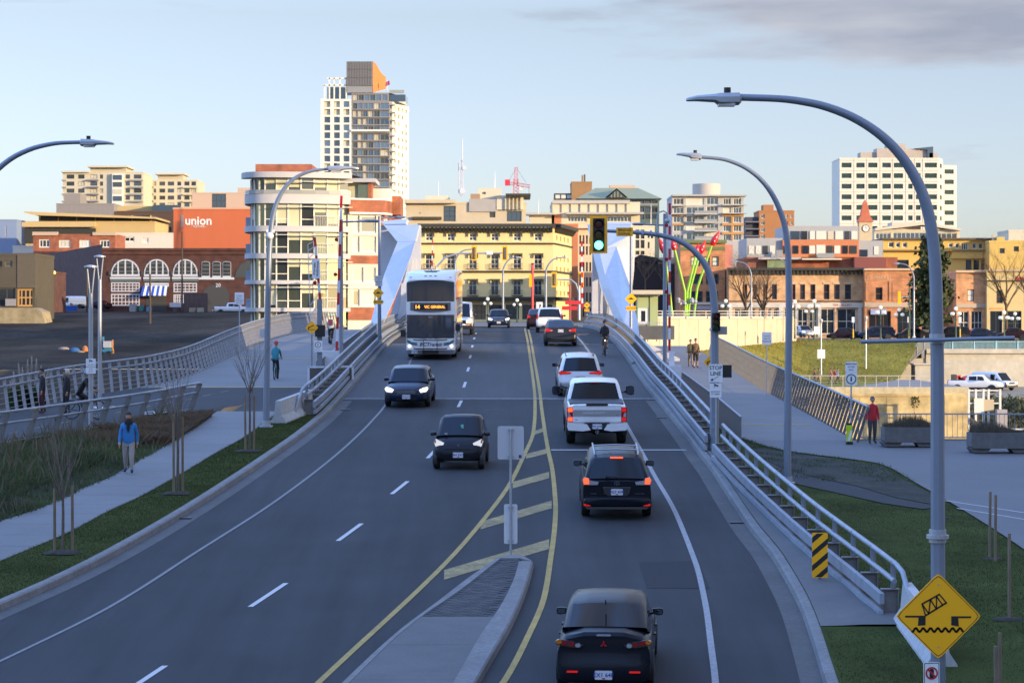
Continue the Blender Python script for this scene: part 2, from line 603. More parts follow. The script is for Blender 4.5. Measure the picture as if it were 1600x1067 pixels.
md.box(p.x-.33,p.y-.12,p.z,p.x+.33,p.y+.12,p.z+.008)
struct(md.build('survey_mark',mat('faint_paint',(.12,.125,.13),.8,var=.3)))
p=G(915,523)
md=MB()
md.face([(p.x-.9,p.y-2.5,RZ(p.y-2.5)+.01),(p.x-.1,p.y-2.5,RZ(p.y-2.5)+.01),(p.x+.4,p.y+3,RZ(p.y+3)+.01),(p.x-.4,p.y+3,RZ(p.y+3)+.01)])
struct(md.build('bike_lane_patch',mat('red_patch',(.16,.07,.04),.8,var=.3)))
q=patch([(3.0,55.5),(4.4,55.5),(4.4,59.2),(3.0,59.0)],lambda x,y:RZ(y),.0062,2)
q.materials.append(mat('asphalt_patch',(.028,.029,.032),.85,spec=.2,var=.2,vscale=50))
struct(put('asphalt_patch',q))
med=struct(put('median_island',None))
T=.15
Lo=[G(x,y,RZ,T)for x,y in((490,1110),(532,1067),(622,984),(682,939),(729,903),(779,868.5))]
Li=[G(x,y,RZ,T)for x,y in((500,1110),(544,1067),(622.5,991),(660.5,961),(717.5,922),(782,871.5))]
Ri=[G(x,y,RZ,T)for x,y in((676,1110),(708,1065),(748,996),(786,939),(805,898),(812,871.5))]
Ro=[G(x,y,RZ,T)for x,y in((712,1110),(740,1067),(765,1024),(798,967),(822,910),(831.5,876))]
tip=[G(x,y,RZ,T)for x,y in((779,868.5),(797,866.5),(816,867))]
fLo,fLi,fRi,fRo=(hermite([(q.y,q.x)for q in z])for z in(Lo,Li,Ri,Ro))
ya,yb=G(640,1105,RZ,T).y,G(800,871.5,RZ,T).y
def medkerb(fa,fb,y0,y1,sl):
 mbk=MB()
 secs=[]
 for y in span(y0,y1,.4):
  a,b=fa(y),fb(y)
  o,i=(a,b)if sl<0 else(b,a)
  secs.append([(o-sl*-.04 if False else o+sl*.05,y,RZ(y)-.05),(o+sl*.015,y,RZ(y)+T-.03),(o-sl*.02,y,RZ(y)+T),(i,y,RZ(y)+T),(i,y,RZ(y)-.05)])
 return mbk.loft(secs)
yt=Ro[-1].y
medkerb(fLo,fLi,ya,yb,-1).build('kerb',KERBM,med,smooth=30)
medkerb(fRi,fRo,ya,yt,1).build('kerb',KERBM,med,smooth=30)
mk=MB()
outl=[(fLo(yb),yb),(tip[1].x,tip[1].y+.05),(tip[2].x,tip[2].y),(Ro[-1].x,yt),(fRi(yb)+.0,yb-.01),(fLi(yb),yb-.01)]
mk.prism(outl,lambda a,b,d:(a,b,RZ(b)+d),-.05,T+.002)
mk.build('kerb',KERBM,med)
ybr=G(700,962,RZ,T).y
bed=ribbon(lambda y:fLi(y),lambda y:fRi(y),lambda x,y:RZ(y),span(ya,yb,.5),2,T-.014)
bed.build('mortar_bed',mat('mortar',(.046,.046,.049),.9,var=.2,vscale=14),med)
js=[ya,G(640,1061,RZ,T).y,G(680,1006,RZ,T).y,ybr]
for i in range(3):
 y0,y1=js[i],js[i+1]-.015
 mb=MB()
 mb.loft([[(fLi(y)+.004,y,RZ(y)+.05),(fRi(y)-.004,y,RZ(y)+.05),(fRi(y)-.004,y,RZ(y)+T-.006),(fLi(y)+.004,y,RZ(y)+T-.006)]for y in span(y0,y1,.4)])
 mb.build('slab',CONC,med)
bm3=[]
for i,c in enumerate(((.042,.042,.045),(.054,.054,.056),(.034,.035,.038),(.068,.067,.067))):
 q=MB()
 q.box(-.108,-.052,-.04,.108,.052,.006)
 q.box(-.1,-.044,.006,.1,.044,.010)
 bm3.append(q.mesh('brick',mat('paver_%s'%'abcd'[i],c,.8,var=.15,vscale=20)))
rest=MB()
nb=0
y=ybr+.06
row=0
while y<yb-.05:
 x=fLi(y)+.12+(.11 if row%2 else 0)
 while x<fRi(y)-.11:
  if nb<300:
   o=put('brick',rnd.choice(bm3),med,(x,y,RZ(y)+T-.012+rnd.uniform(-.002,.002)),(math.atan(.066),0,rnd.uniform(-.01,.01)))
   nb+=1
  else:
   rest.box(x-.108,y-.052,RZ(y)+T-.05,x+.108,y+.052,RZ(y)+T-.006)
  x+=.226
 y+=.115
 row+=1
if rest.v:
 o=rest.build('brick_paving',bm3[0].materials[0],med)
 o['kind']='stuff'
Ys=span(16,104,1.0)
struct(ribbon(SWR,lambda y:XL(y)-.2,zSW,Ys,3,-.01).build('verge',LAWN))
sw=struct(put('sidewalk',None))
yy=46.0
while yy<94:
 mb=MB()
 y1=min(yy+1.8,94)-.02
 mb.loft([[(SWL(y),y,RZ(y)-.05),(SWR(y),y,RZ(y)-.05),(SWR(y),y,RZ(y)+.155),(SWL(y),y,RZ(y)+.155)]for y in span(yy,y1,.6)])
 mb.build('slab',CONCP,sw)
 yy+=1.8
XPN=hermite([(30,-40),(60,-24),(72,-18.6),(80,-16.3),(88,-14.4),(96,-12.9),(101,-11.6),(106,-10.0),(112,-9.2),(122,-9.0),(150,-8.9),(190,-8.8)])
XPF=hermite([(30,-50),(80,-24.5),(96,-19.8),(107,-18.5),(117,-16.4),(130,-15.6),(150,-15.4),(190,-15.2)])
zbed=lambda x,y:(LZ(y)-.02)*(1-sm(XPN(y)-.2,SWL(y)+.1,x))+(RZ(y)+.12)*sm(XPN(y)-.2,SWL(y)+.1,x)
struct(ribbon(lambda y:XPN(y)-.1,lambda y:SWL(y)+.05,zbed,span(30,97,1.0),8,0).build('planting_bed',SOIL))
struct(ribbon(lambda y:XPF(y)-.3,XPN,lambda x,y:LZ(y),span(30,114.5,1.0),6,.0).build('shared_path',ASPHP))
struct(ribbon(lambda y:max(SWL(y),XPN(y)-.02),lambda y:XL(y)-.24,lambda x,y:LZ(y)*(1-sm(-10.5,-7.6,x))+(RZ(y)+.14)*sm(-10.5,-7.6,x),span(93.5,116,.8),8,-.004).build('path_apron',ASPHP))
mbd=MB()
mbd.loft([[(XPF(y)-.3,y,LZ(y)-.6),(XPN(y),y,LZ(y)-.6),(XPN(y),y,LZ(y)+.006),(XPF(y)-.3,y,LZ(y)+.006)]for y in span(114.5,200,2.5)])
struct(mbd.build('ramp_deck',CONCP))
for yv in(114.6,136.5):
 mb=MB()
 mb.face([(XPF(yv)+.3,yv,LZ(yv)+.014),(XPN(yv)-.3,yv,LZ(yv)+.014),(XPN(yv)-.3,yv+.5,LZ(yv+.5)+.014),(XPF(yv)+.3,yv+.5,LZ(yv+.5)+.014)])
 struct(mb.build('tactile_strip',mat('tactile_yellow',(.36,.25,.08),.8,var=.2,vscale=20)))
for px,py in((55,669),(96,661),(180,645),(222,637),(255,631),(290,625),(317,619),(344,613),(15,677),(140,652)):
 p=G(px,py,LZ)
 q=G(px+13,py-2.6,LZ)
 mb=MB()
 o=Vector((0,.16,0))
 mb.face([v+Vector((0,0,.008+(LZ(v.y)-v.z)))for v in(p-o,q-o,q+o,p+o)])
 struct(mb.build('path_dash',YELLOW))
for px,py in((157,637),(252,645)):
 p=G(px,py,LZ)
 mb=MB()
 for cx in(-.42,.42):
  for k in range(14):
   a0,a1=2*math.pi*k/14,2*math.pi*(k+1)/14
   pts=[(p.x+cx+r*math.cos(a),p.y+r*2.2*math.sin(a))for r,a in((.24,a0),(.36,a0),(.36,a1),(.24,a1))]
   mb.face([(u,v,LZ(v)+.008)for u,v in pts])
 mb.face([(p.x+u,p.y+v,LZ(p.y+v)+.008)for u,v in((-.4,0),(-.3,.5),(.2,.6),(.42,0),(.1,.1))])
 struct(mb.build('bike_symbol',WHITE))
zbank=lambda x,y:LZ(min(y,130))-.05-5.0*sm(0,14,XPF(y)-.4-x)-7*sm(124,150,y)
struct(ribbon(lambda y:-95,lambda y:XPF(y)-.25,zbank,span(30,150,3),24).build('river_bank',mat('bank_soil',(.040,.036,.024),.95,var=.4,vscale=2,bump=.8,bscale=4)))
struct(ribbon(lambda y:XR(y)+.2,lambda y:62,zR,span(16,97,.8),60).build('lawn',LAWN))
ap=MB()
ya2,yb2=50.3,82.0
ribbon(lambda y:XR(y)+.21,lambda y:XB(y)+(.12 if y>52 else .0),lambda x,y:RZ(y)+.17+.05*sm(.3,1.2,x-XR(y))*(1+.4*math.sin(y*2.1)),span(ya2,yb2,.5),4,.012,ap)
struct(ap.build('barrier_apron',CONC))
PLB=hermite([(40,11.5),(60.8,12.5),(68.3,12.7),(77,12.85),(84,12.9),(86.5,12.7),(88,12.0),(91.5,10.0),(95,9.2),(99,8.7),(104,8.25),(112,8.1)])
PLBC=lambda y:PLB(y)
struct(ribbon(PLBC,lambda y:62,lambda x,y:PZ(y),span(30,96,.6),30,.035).build('plaza',mat('plaza_concrete',(.115,.118,.123),.85,var=.08,vscale=8,var2=.14,v2scale=.12,bump=.2,bscale=90)))
mbd=MB()
mbd.loft([[(PLB(y),y,PZ(y)-.7),(13.25,y,PZ(y)-.7),(13.25,y,PZ(y)+.035),(PLB(y),y,PZ(y)+.035)]for y in span(96,112,2)+span(114,190,3)])
struct(mbd.build('path_bridge_deck',CONCP))
yv=G(1180,663.5,PZ,.04).y
mb=MB()
mb.box(PLB(yv)+.2,yv-.2,PZ(yv),12.4,yv+.2,PZ(yv)+.043)
struct(mb.build('tactile_strip',mat('tactile_yellow')))
gp=[G(x,y,PZ)for x,y in((1150,682),(1181,699),(1227,706),(1340,723),(1379,729),(1450,770),(1476,792),(1400,778),(1340,760),(1270,745),(1215,728),(1165,702))]
o=put('gravel',patch(gp,zR,.02,5))
o.data.materials.append(mat('gravel',(.048,.050,.043),.95,spec=.1,var=.45,vscale=9,var2=.3,v2scale=.8,bump=1.0,bscale=14))
struct(o,'stuff')
gp=[G(x,y,PZ)for x,y in((1165,703),(1215,729),(1270,746),(1340,761),(1400,779),(1474,793),(1440,796),(1380,787),(1300,769),(1245,757),(1190,733))]
o=put('asphalt_path',patch(gp,zR,.024,5))
o.data.materials.append(ASPHP)
struct(o)
for ps in(((1476,782),(1600,801)),((1495,794),(1640,818)),((1462,781.5),(1470,783))):
 p,q=(G(x,y,PZ,.035)for x,y in ps)
 mb=MB()
 n=12
 for i in range(n):
  u,v=p.lerp(q,i/n),p.lerp(q,(i+1)/n)
  mb.face([(w.x,w.y+d,PZ(w.y+d)+.043)for w,d in((u,-.12),(v,-.12),(v,.12),(u,.12))])
 struct(mb.build('plaza_line',mat('line_pale',(.42,.43,.45),.8,var=.15)))
mb=MB()
mb.face([(-700,60,-1.2),(900,60,-1.2),(900,312,-1.2),(-700,312,-1.2)])
struct(mb.build('water',WATER))
def blades(name,n,sampler,h,w,m,lean=.35,kind='stuff'):
 mb=MB()
 for _ in range(n):
  x,y,z,k=sampler()
  a=rnd.uniform(0,math.pi)
  hh=h*k*rnd.uniform(.5,1.25)
  dx,dy=math.cos(a)*w/2,math.sin(a)*w/2
  lx,ly=rnd.gauss(0,lean)*hh,rnd.gauss(0,lean)*hh
  b=len(mb.v)
  mb.v+=[(x-dx,y-dy,z-.01),(x+dx,y+dy,z-.01),(x+lx*.4+dx*.6,y+ly*.4+dy*.6,z+hh*.6),(x+lx,y+ly,z+hh)]
  mb.f+=[(b,b+1,b+2),(b,b+2,b+3)]
  mb.mi+=[0,0]
 o=mb.build(name,m,fix=False)
 return struct(o,kind)
GRM=[mat('grass_blade',(.050,.063,.018),.9,spec=.1,var=.25,vscale=1.2,var2=.35,v2scale=.3),mat('weed_blade',(.052,.076,.022),.85,var=.45,vscale=1.0,var2=.4,v2scale=.35),mat('dry_blade',(.12,.078,.042),.85,var=.3,vscale=1.5),mat('dry_weed',(.12,.10,.055),.9,var=.3,vscale=1.5)]
def s_verge():
 y=rnd.uniform(46,96)
 x=rnd.uniform(SWR(y)-.05,XL(y)-.22)
 return x,y,zSW(x,y)-.01,1
def s_lawn():
 y=40+44*rnd.random()**1.3
 x=rnd.uniform(XB(y)+.2 if y>50 else XR(y)+.25,PLB(y)+.05)
 if y>74 and rnd.random()<.75:
  return x,y,zR(x,y)-.3,.1
 return x,y,zR(x,y),1
def s_bed():
 while True:
  y=rnd.uniform(48,92)
  x=rnd.uniform(XPN(y)-.1,SWL(y)+.1)
  if y>84 and rnd.random()<.7:
   continue
  d=(x-XPN(y))/max(.1,SWL(y)-XPN(y))
  k=.55+.9*max(0,noise.noise((x*.35,y*.35,2)))+.35*noise.noise((x*1.3,y*1.3,5))
  if d>.82:
   k*=.45
  return x,y,zbed(x,y),max(.2,k)
def s_dry():
 t=rnd.random()
 y=81.5+10.5*t
 lo,hi=XPN(y)+.25,SWL(y)-.05
 x=hi-(hi-lo)*rnd.random()*(1-.45*t)
 k=.7+.5*noise.noise((x*.8,y*.8,1))
 return x,y,zbed(x,y),max(.3,k)
blades('grass',60000,s_verge,.035,.014,GRM[0])
blades('grass',70000,s_lawn,.03,.014,GRM[0])
blades('bed_weeds',75000,s_bed,.42,.022,GRM[1],.45)
blades('bed_dry_stems',3500,s_bed,.95,.014,GRM[3],.22)
blades('dry_ornamental_grass',30000,s_dry,.46,.014,GRM[2],.5)
def s_gravelweed():
 while True:
  y=rnd.uniform(80,97)
  x=rnd.uniform(XB(y)+.6,PLB(y)+.1)
  if noise.noise((x*.7,y*.5,3))>.0 or x>PLB(y)-.35:
   return x,y,zR(x,y)+.02,.6+.6*rnd.random()
blades('gravel_weeds',6000,s_gravelweed,.07,.02,GRM[1],.4)
# ---------------------------------------------------------------- vehicles
TYRE=mat('tyre',(.014,.014,.014),.8,var=.2,vscale=20)
RIM=mat('alloy',(.42,.43,.45),.3,.9)
RIMD=mat('alloy_dark',(.09,.09,.095),.35,.8)
GLS=glassmat('car_glass',(.006,.008,.011),.03,.3)
LENSR=mat('lens_red',(.30,.008,.010),.15,coat=.6)
LENSRL=mat('lens_red_glow',(.55,.01,.012),.2,emit=(1,.03,.02),estr=.22)
LENSHOT=mat('lens_brake_lit',(.6,.05,.02),.2,emit=(1,.075,.02),estr=1.5)
LENSA=mat('lens_amber',(.55,.16,.01),.15,coat=.6)
LENSW=mat('lens_clear',(.42,.43,.45),.12,.3,coat=.6)
HEADLIT=mat('headlight_lit',(.9,.88,.8),.2,emit=(1,.95,.82),estr=1.3)
HEADDIM=mat('headlight_dim',(.6,.62,.65),.12,.3,emit=(1,.97,.9),estr=.35,coat=.5)
CHROME=mat('chrome',(.6,.61,.63),.12,1.0)
PLATE=mat('plate_white',(.62,.63,.66),.5)
PLATEB=mat('plate_blue',(.03,.06,.30),.6)
REDP=mat('badge_red',(.45,.01,.02),.4)
def paint(name,col,metal=.0,rough=.32):
 return mat('paint_'+name,col,rough,metal,coat=.9 if max(col)>.1 else .14,var=.04,vscale=3,spec=.5 if max(col)>.1 else .08)
def halfring(pts):
 """mirror a half section (x >= 0, from bottom centre to top centre) into a closed ring"""
 return pts+[(-x,y,z)for x,y,z in reversed(pts)if x>1e-6]
def body_sec(y,w,zb,zs,zt):
 h=zs-zb
 return halfring([(0,y,zb),(.80*w,y,zb),(.94*w,y,zb+.05),(.985*w,y,zb+.25*h),(w,y,zb+.55*h),(.985*w,y,zb+.84*h),(.945*w,y,zs),(.80*w,y,zs+.62*(zt-zs)),(.42*w,y,zt-.004),(0,y,zt)])
def cab_sec(y,wb,wt,zb,zt):
 return halfring([(0,y,zb-.05),(wb,y,zb-.03),(wb*.975+wt*.025,y,zb+.04*(zt-zb)),(wb*.25+wt*.75+.012,y,zb+.74*(zt-zb)),(wt,y,zt-.15*min(1,(zt-zb)/.4)*.5),(wt*.90,y,zt-.02*min(1,(zt-zb)/.3)),(wt*.45,y,zt+.008),(0,y,zt+.014)])
def wheel(parent,x,y,r,w,m=RIM,spokes=5):
 mb=MB()
 s=1 if x>0 else-1
 prof=[(r*.62,-w/2),(r*.93,-w/2),(r,-w*.36),(r,w*.36),(r*.93,w/2),(r*.62,w/2)]
 n=22
 secs=[[(d,rr*math.cos(2*math.pi*k/n),rr*math.sin(2*math.pi*k/n))for k in range(n)]for rr,d in prof]
 mb.loft(secs)
 t=mb.build('wheel',TYRE,parent,(x-s*w/2,y,r),smooth=40)
 q=MB()
 q.loft([[(s*d,rr*math.cos(2*math.pi*k/n),rr*math.sin(2*math.pi*k/n))for k in range(n)]for rr,d in((r*.64,w*.42),(r*.58,w*.30))],caps=False)
 for k in range(spokes):
  a=2*math.pi*k/spokes
  q.beam((s*w*.44,0,0),(s*w*.40,math.cos(a)*r*.6,math.sin(a)*r*.6),.03,r*.2,up=(0,-math.sin(a),math.cos(a)))
 q.build('rim',m,t)
 d=MB()
 d.tube([(s*w*.28,0,0),(s*w*.30,0,0)],r*.6,16)
 d.build('brake_disc',RIMD,t)
 return t
def arch(parent,x,y,r):
 s=1 if x>0 else-1
 mb=MB()
 n=14
 out=[(math.cos(math.pi*k/n)*r*1.16,math.sin(math.pi*k/n)*r*1.16)for k in range(n+1)]
 mb.prism(out+[(-r*1.16,-.12),(r*1.16,-.12)],lambda a,b,d:(x+s*d,y+a,r+b),-.12,.006)
 return mb.build('wheel_arch',DARK,parent)
def sheet(parent,name,pts,y,th,m,z0=0,s=1):
 """flat panel outline (x, z) on a face at depth y, standing th proud (towards -s*y)"""
 mb=MB()
 mb.prism(pts,lambda a,b,d:(a,y-s*d,b),-.02,th)
 return mb.build(name,m,parent)
def rrect(x0,z0,x1,z1,r=.03,n=3):
 out=[]
 for cx,cz,a0 in((x1-r,z0+r,-90),(x1-r,z1-r,0),(x0+r,z1-r,90),(x0+r,z0+r,180)):
  for k in range(n+1):
   a=R(a0+90*k/n)
   out.append((cx+r*math.cos(a),cz+r*math.sin(a)))
 return out
def plate(parent,x,y,z,body,s=1,flag=True):
 """licence plate on the rear (s=1) or front (s=-1)"""
 p=sheet(parent,'licence_plate',rrect(x-.155,z-.08,x+.155,z+.08,.015,2),y,.012,PLATE,s=s)
 text('plate_lettering',body,.105,PLATEB,p,(x,y-s*.014,z+.0),(R(90),0,0 if s>0 else R(180)),.001,bold=.002)
 b=MB()
 b.box(x-.03,y-s*.0145-.002,z-.07,x+.03,y-s*.0145+.002,z-.05)
 b.build('plate_emblem',REDP,p)
 return p
def mirror(parent,x,y,z,m,w=.20,h=.14,back=None):
 s=1 if x>0 else-1
 mb=MB()
 secs=[]
 for yy,k in((.09,.45),(.06,.85),(0,1.0),(-.05,.97)):
  secs.append([(x+s*w*.5+s*a*w*k,y+yy,z+b*h*k)for a,b in((-.5,-.35),(.1,-.5),(.42,-.42),(.5,0),(.42,.42),(.1,.5),(-.5,.42))])
 mb.loft(secs)
 mb.beam((x-s*.05,y+.02,z-.03),(x+s*.05,y+.02,z-.03),.05,.035)
 o=mb.build('wing_mirror',m,parent,smooth=45)
 q=MB()
 q.prism([(a*w*.86,b*h*.8)for a,b in((-.42,-.35),(.1,-.45),(.42,-.38),(.46,0),(.4,.4),(.1,.46),(-.42,.4))],lambda a,b,d:(x+s*w*.5+s*a,y-.05-d,z+b),.001,.006)
 q.build('mirror_glass',mat('mirror',(.35,.38,.42),.05,1.0),o)
 return o
def car(name,label,cat,L,Wd,sh,cab,loc,rotz,pm,wheels,group=None,trim=None,rim=RIM,low=.0):
 """sh: lower body stations (y, half-width, bottom, shoulder, top); cab: (y, half at belt, half at roof, belt, roof, tag)"""
 t=thing(name,label,cat,loc,rotz,group)
 mb=MB()
 mb.loft([body_sec(*s)for s in sh])
 mb.build('body',pm,t,smooth=38)
 secs=[cab_sec(c[0],c[1],c[2],c[3],c[4])for c in cab]
 n=len(secs[0])
 half=8
 parts={}
 for i in range(len(secs)-1):
  kind=cab[i][5]
  for k in range(n):
   a,b,c,d=secs[i][k],secs[i][(k+1)%n],secs[i+1][(k+1)%n],secs[i+1][k]
   kk=k if k<half-1 else n-1-k
   col=kk
   if kind in('rear','front')and col>=5 or kind in('rear','front')and col==4 and False:
    nm='rear_window' if kind=='rear' else 'windscreen'
   elif kind=='side' and col==2:
    nm='side_window_r' if k<half-1 else 'side_window_l'
   else:
    nm='cabin'
   parts.setdefault(nm,MB()).face([a,b,c,d])
 for nm,q in parts.items():
  m=pm if nm=='cabin' else GLS
  q.build('side_window' if nm.startswith('side')else nm,m,t,smooth=45)
 for x,y,r,w in wheels:
  arch(t,x,y,r)
  wheel(t,x,y,r,w,rim)
 return t
def slope_at(Y,prof=_rz):
 return math.atan((prof(Y+1.5)-prof(Y-1.5))/3)
def set_road(o,x,Y,yaw,away=True):
 o.location=(x,Y,RZ(Y)+.008)
 s=slope_at(Y)
 o.rotation_euler=(s,0,R(yaw))if away else(-s,0,math.pi+R(yaw))
 return o
def sedan(name,label,pm,L=4.57,Wd=1.77,H=1.47,rear_h=1.02,group=None,rim=RIM,cat='car'):
 w=Wd/2
 y0,y1=-L/2,L/2
 sh=[(y0,w*.80,.30,.52,.60),(y0+.03,w*.90,.26,.58,.64),(y0+.08,w*.93,.25,.78,.80),(y0+.10,w*.95,.24,.90,rear_h-.06),(y0+.16,w*.955,.23,.93,rear_h),(y0+.72,w*.985,.22,.93,rear_h+.0),(-.9,w,.20,.93,.99),(.4,w,.20,.91,.97),(y1-1.25,w*.99,.20,.86,.97),(y1-.7,w*.97,.22,.80,.90),(y1-.28,w*.92,.24,.70,.77),(y1-.08,w*.80,.26,.60,.66),(y1,w*.62,.30,.52,.58)]
 ws,wt=w*.93,w*.74
 cab=[(y0+.60,w*.88,w*.82,rear_h-.03,rear_h+.0,'rear'),(y0+1.36,ws,wt*1.04,.93,H-.05,'c'),(y0+1.48,ws,wt*1.05,.93,H-.025,'side'),(-.30,ws,wt*1.05,.92,H,'b'),(-.22,ws,wt*1.05,.92,H,'side'),(.45,ws,wt*1.02,.92,H-.03,'a'),(.62,ws,wt*1.0,.92,H-.06,'front'),(y1-1.05,w*.90,w*.84,.90,.955,'end')]
 t=car(name,label,cat,L,Wd,sh,cab,(0,0,0),0,pm,[(s*(w-.0),y,.315,.21)for s in(-1,1)for y in(-L/2+.95,L/2-.92)],group,rim=rim)
 for s in(-1,1):
  mirror(t,s*w*.93,.62,1.0,pm)
  for yy in(-.55,.32):
   MB().box(s*w-.012,yy-.1,.80,s*w+.022,yy+.1,.83).build('door_handle',pm,t)
 return t
def lamp2(t,name,pts,y,th,m,s=1):
 for k in(1,-1):
  p=[(k*a,b)for a,b in pts]
  sheet(t,name,p,y,th,m,s=s)
def ell(cx,cz,a,b,n=12):
 return[(cx+a*math.cos(2*math.pi*k/n),cz+b*math.sin(2*math.pi*k/n))for k in range(n)]
def shut(t,name,x0,x1,y,z,m=DARK,th=.004,h=.008):
 b=MB()
 b.box(x0,y-th,z-h/2,x1,y+.02,z+h/2)
 return b.build(name,m,t)
BLK=paint('black',(.010,.012,.017))
c=sedan('parked_car' if False else 'car','black saloon car nearest the median, clear-edged tail lamps and a red triangular badge',BLK,4.57,1.76,1.49,1.15)
yb=-4.57/2+.08
ts=[(.36,.93),(.42,.875),(.60,.885),(.84,.93),(.865,.99),(.80,1.03),(.55,.995)]
lamp2(c,'tail_lamp_housing',ts,yb+.01,.04,RIMD)
for cx,cz,r,m in((.46,.925,.048,LENSW),(.575,.945,.052,LENSR),(.70,.97,.050,LENSR),(.80,.985,.050,LENSA)):
 lamp2(c,'tail_lamp',ell(cx,cz,r*1.05,r*.8),yb+.02,.06,m)
for k in range(3):
 a=R(90+120*k)
 d=Vector((math.cos(a),math.sin(a)))
 n_=Vector((-d.y,d.x))
 pts=[(0,0),d*.035+n_*.02,d*.07,d*.035-n_*.02]
 sheet(c,'badge',[(p[0],.94+p[1])for p in(Vector((0,0)),pts[1],pts[2],pts[3])],yb+.02,.03,REDP)
sheet(c,'high_brake_lamp',rrect(-.13,1.085,.13,1.115,.01,1),yb+.05,.035,LENSW)
for s in(-1,1):
 sheet(c,'reflector',rrect(s*.56-.1,.445,s*.56+.1,.475,.01,1),yb-.09,.02,LENSRL)  # unlit reflector; a faint added glow brightens its red
plate(c,0,yb-.085,.40,'EX1 64F')
shut(c,'bumper_seam',-.80,.80,yb-.04,.60)
shut(c,'boot_seam',-.62,.62,yb+.012,.80)
b=MB()
b.box(-.45,yb-.02,.625,.45,yb+.03,.645)
b.build('bumper_step',mat('grey_trim',(.06,.06,.065),.4),c)
b=MB()
b.tube([(0,-1.18,1.47),(0,-1.28,1.56),(0,-1.36,1.58)],.012,6)
b.build('roof_aerial',DARK,c)
set_road(c,1.82,47.0,-4.5)
CAR_NEAR=c
w=1.845/2
y0=-4.73/2
sh=[(y0,w*.84,.40,.52,.57),(y0+.04,w*.94,.36,.57,.61),(y0+.115,w*.955,.34,.60,.63),(y0+.135,w*.965,.33,.98,1.02),(y0+.22,w*.975,.32,1.06,1.10),(y0+.7,w,.28,1.04,1.10),(.6,w,.28,1.03,1.08),(1.15,w*.99,.28,1.0,1.09),(1.85,w*.95,.30,.90,.98),(2.25,w*.82,.34,.70,.78),(2.365,w*.62,.38,.62,.66)]
ws,wt=w*.94,w*.70
cab=[(y0+.16,w*.90,w*.885,1.04,1.09,'rear'),(y0+.52,ws,wt*1.0,1.04,1.60,'c'),(y0+.72,ws,wt*1.04,1.04,1.65,'side'),(-.3,ws,wt*1.07,1.03,1.69,'b'),(-.22,ws,wt*1.07,1.03,1.69,'side'),(.35,ws,wt*1.05,1.03,1.67,'a'),(.55,ws,wt*1.02,1.03,1.63,'front'),(1.45,w*.9,w*.84,1.02,1.07,'end')]
c=car('sport_utility_vehicle','black sport utility vehicle braking, roof rails and chrome tailgate strip, behind the white pickup','suv',4.73,1.845,sh,cab,(0,0,0),0,BLK,[(s*w,y,.36,.23)for s in(-1,1)for y in(-1.36,1.36)])
yb=y0+.13
lamp2(c,'tail_lamp_housing',[(.48,1.01),(.50,.93),(.88,.93),(.915,1.06),(.86,1.14),(.74,1.10),(.70,1.04)],yb+.03,.05,LENSW)
lamp2(c,'tail_lamp',[(.735,.955),(.86,.955),(.885,1.06),(.84,1.12),(.75,1.10)],yb+.02,.07,LENSHOT)
sheet(c,'tailgate_trim',rrect(-.37,.855,.36,.875,.008,1),yb+.01,.03,CHROME)
sheet(c,'plate_recess',[(-.37,.85),(-.33,.70),(-.22,.64),(.24,.64),(.33,.70),(.36,.85)],yb-.02,.012,RIMD)
plate(c,0,yb-.035,.745,'FG7 43K')
lg=MB()
for k in range(16):
 a0,a1=2*math.pi*k/16,2*math.pi*(k+1)/16
 lg.beam((.07*math.cos(a0),0,.045*math.sin(a0)),(.07*math.cos(a1),0,.045*math.sin(a1)),.014,.012,up=(0,1,0))
lg.beam((.015,0,.035),(-.02,0,-.015),.012,.014,up=(0,1,0))
lg.beam((-.02,0,-.015),(.05,0,-.015),.012,.014,up=(0,1,0))
lg.build('badge',CHROME,c,(0,yb+.005,.97))
text('model_lettering','HYBRID',.05,CHROME,c,(-.62,yb-.045,.70),ext=.004)
text('model_lettering','AWD 400h',.055,CHROME,c,(.60,yb-.045,.70),ext=.004)
for s in(-1,1):
 sheet(c,'reflector',[(s*.67,.43),(s*.69,.38),(s*.86,.385),(s*.88,.43),(s*.76,.455)],yb-.09,.02,LENSRL)  # no lamp here: the material's emission only lifts the reflector's red
shut(c,'bumper_seam',-.86,.86,yb-.012,.625)
sheet(c,'bumper_skirt',[(-.82,.34),(-.78,.30),(.78,.30),(.82,.34),(.8,.36),(-.8,.36)],yb-.08,.02,mat('grey_trim'))
sheet(c,'high_brake_lamp',rrect(-.17,1.585,.17,1.62,.01,1),y0+.50,.03,LENSHOT)
b=MB()
b.beam((.02,yb-.03,1.13),(-.3,yb+.02,1.15),.02,.025)
b.build('rear_wiper',DARK,c)
for s in(-1,1):
 b=MB()
 b.tube([(s*wt*.88,y0+.66,1.66),(s*wt*.9,y0+.78,1.73),(s*wt*.92,.1,1.755),(s*wt*.9,.4,1.69)],.022,6)
 b.build('roof_rail',STEEL,c)
 mirror(c,s*w*.95,.55,1.16,DARK,.23,.17)
for yy in(-1.35,-.35):
 b=MB()
 b.tube([(-wt*.9,yy,1.745),(0,yy,1.77),(wt*.9,yy,1.745)],.022,6)
 b.build('roof_bar',STEEL,c)
set_road(c,2.78,67.85,-.6)
WHT=paint('white',(.72,.73,.74))
w=2.03/2
L=6.2
y0=-L/2
c=thing('pickup_truck','white four-door pickup truck with tall tail lamps and wide towing mirrors','pickup truck')
mb=MB()
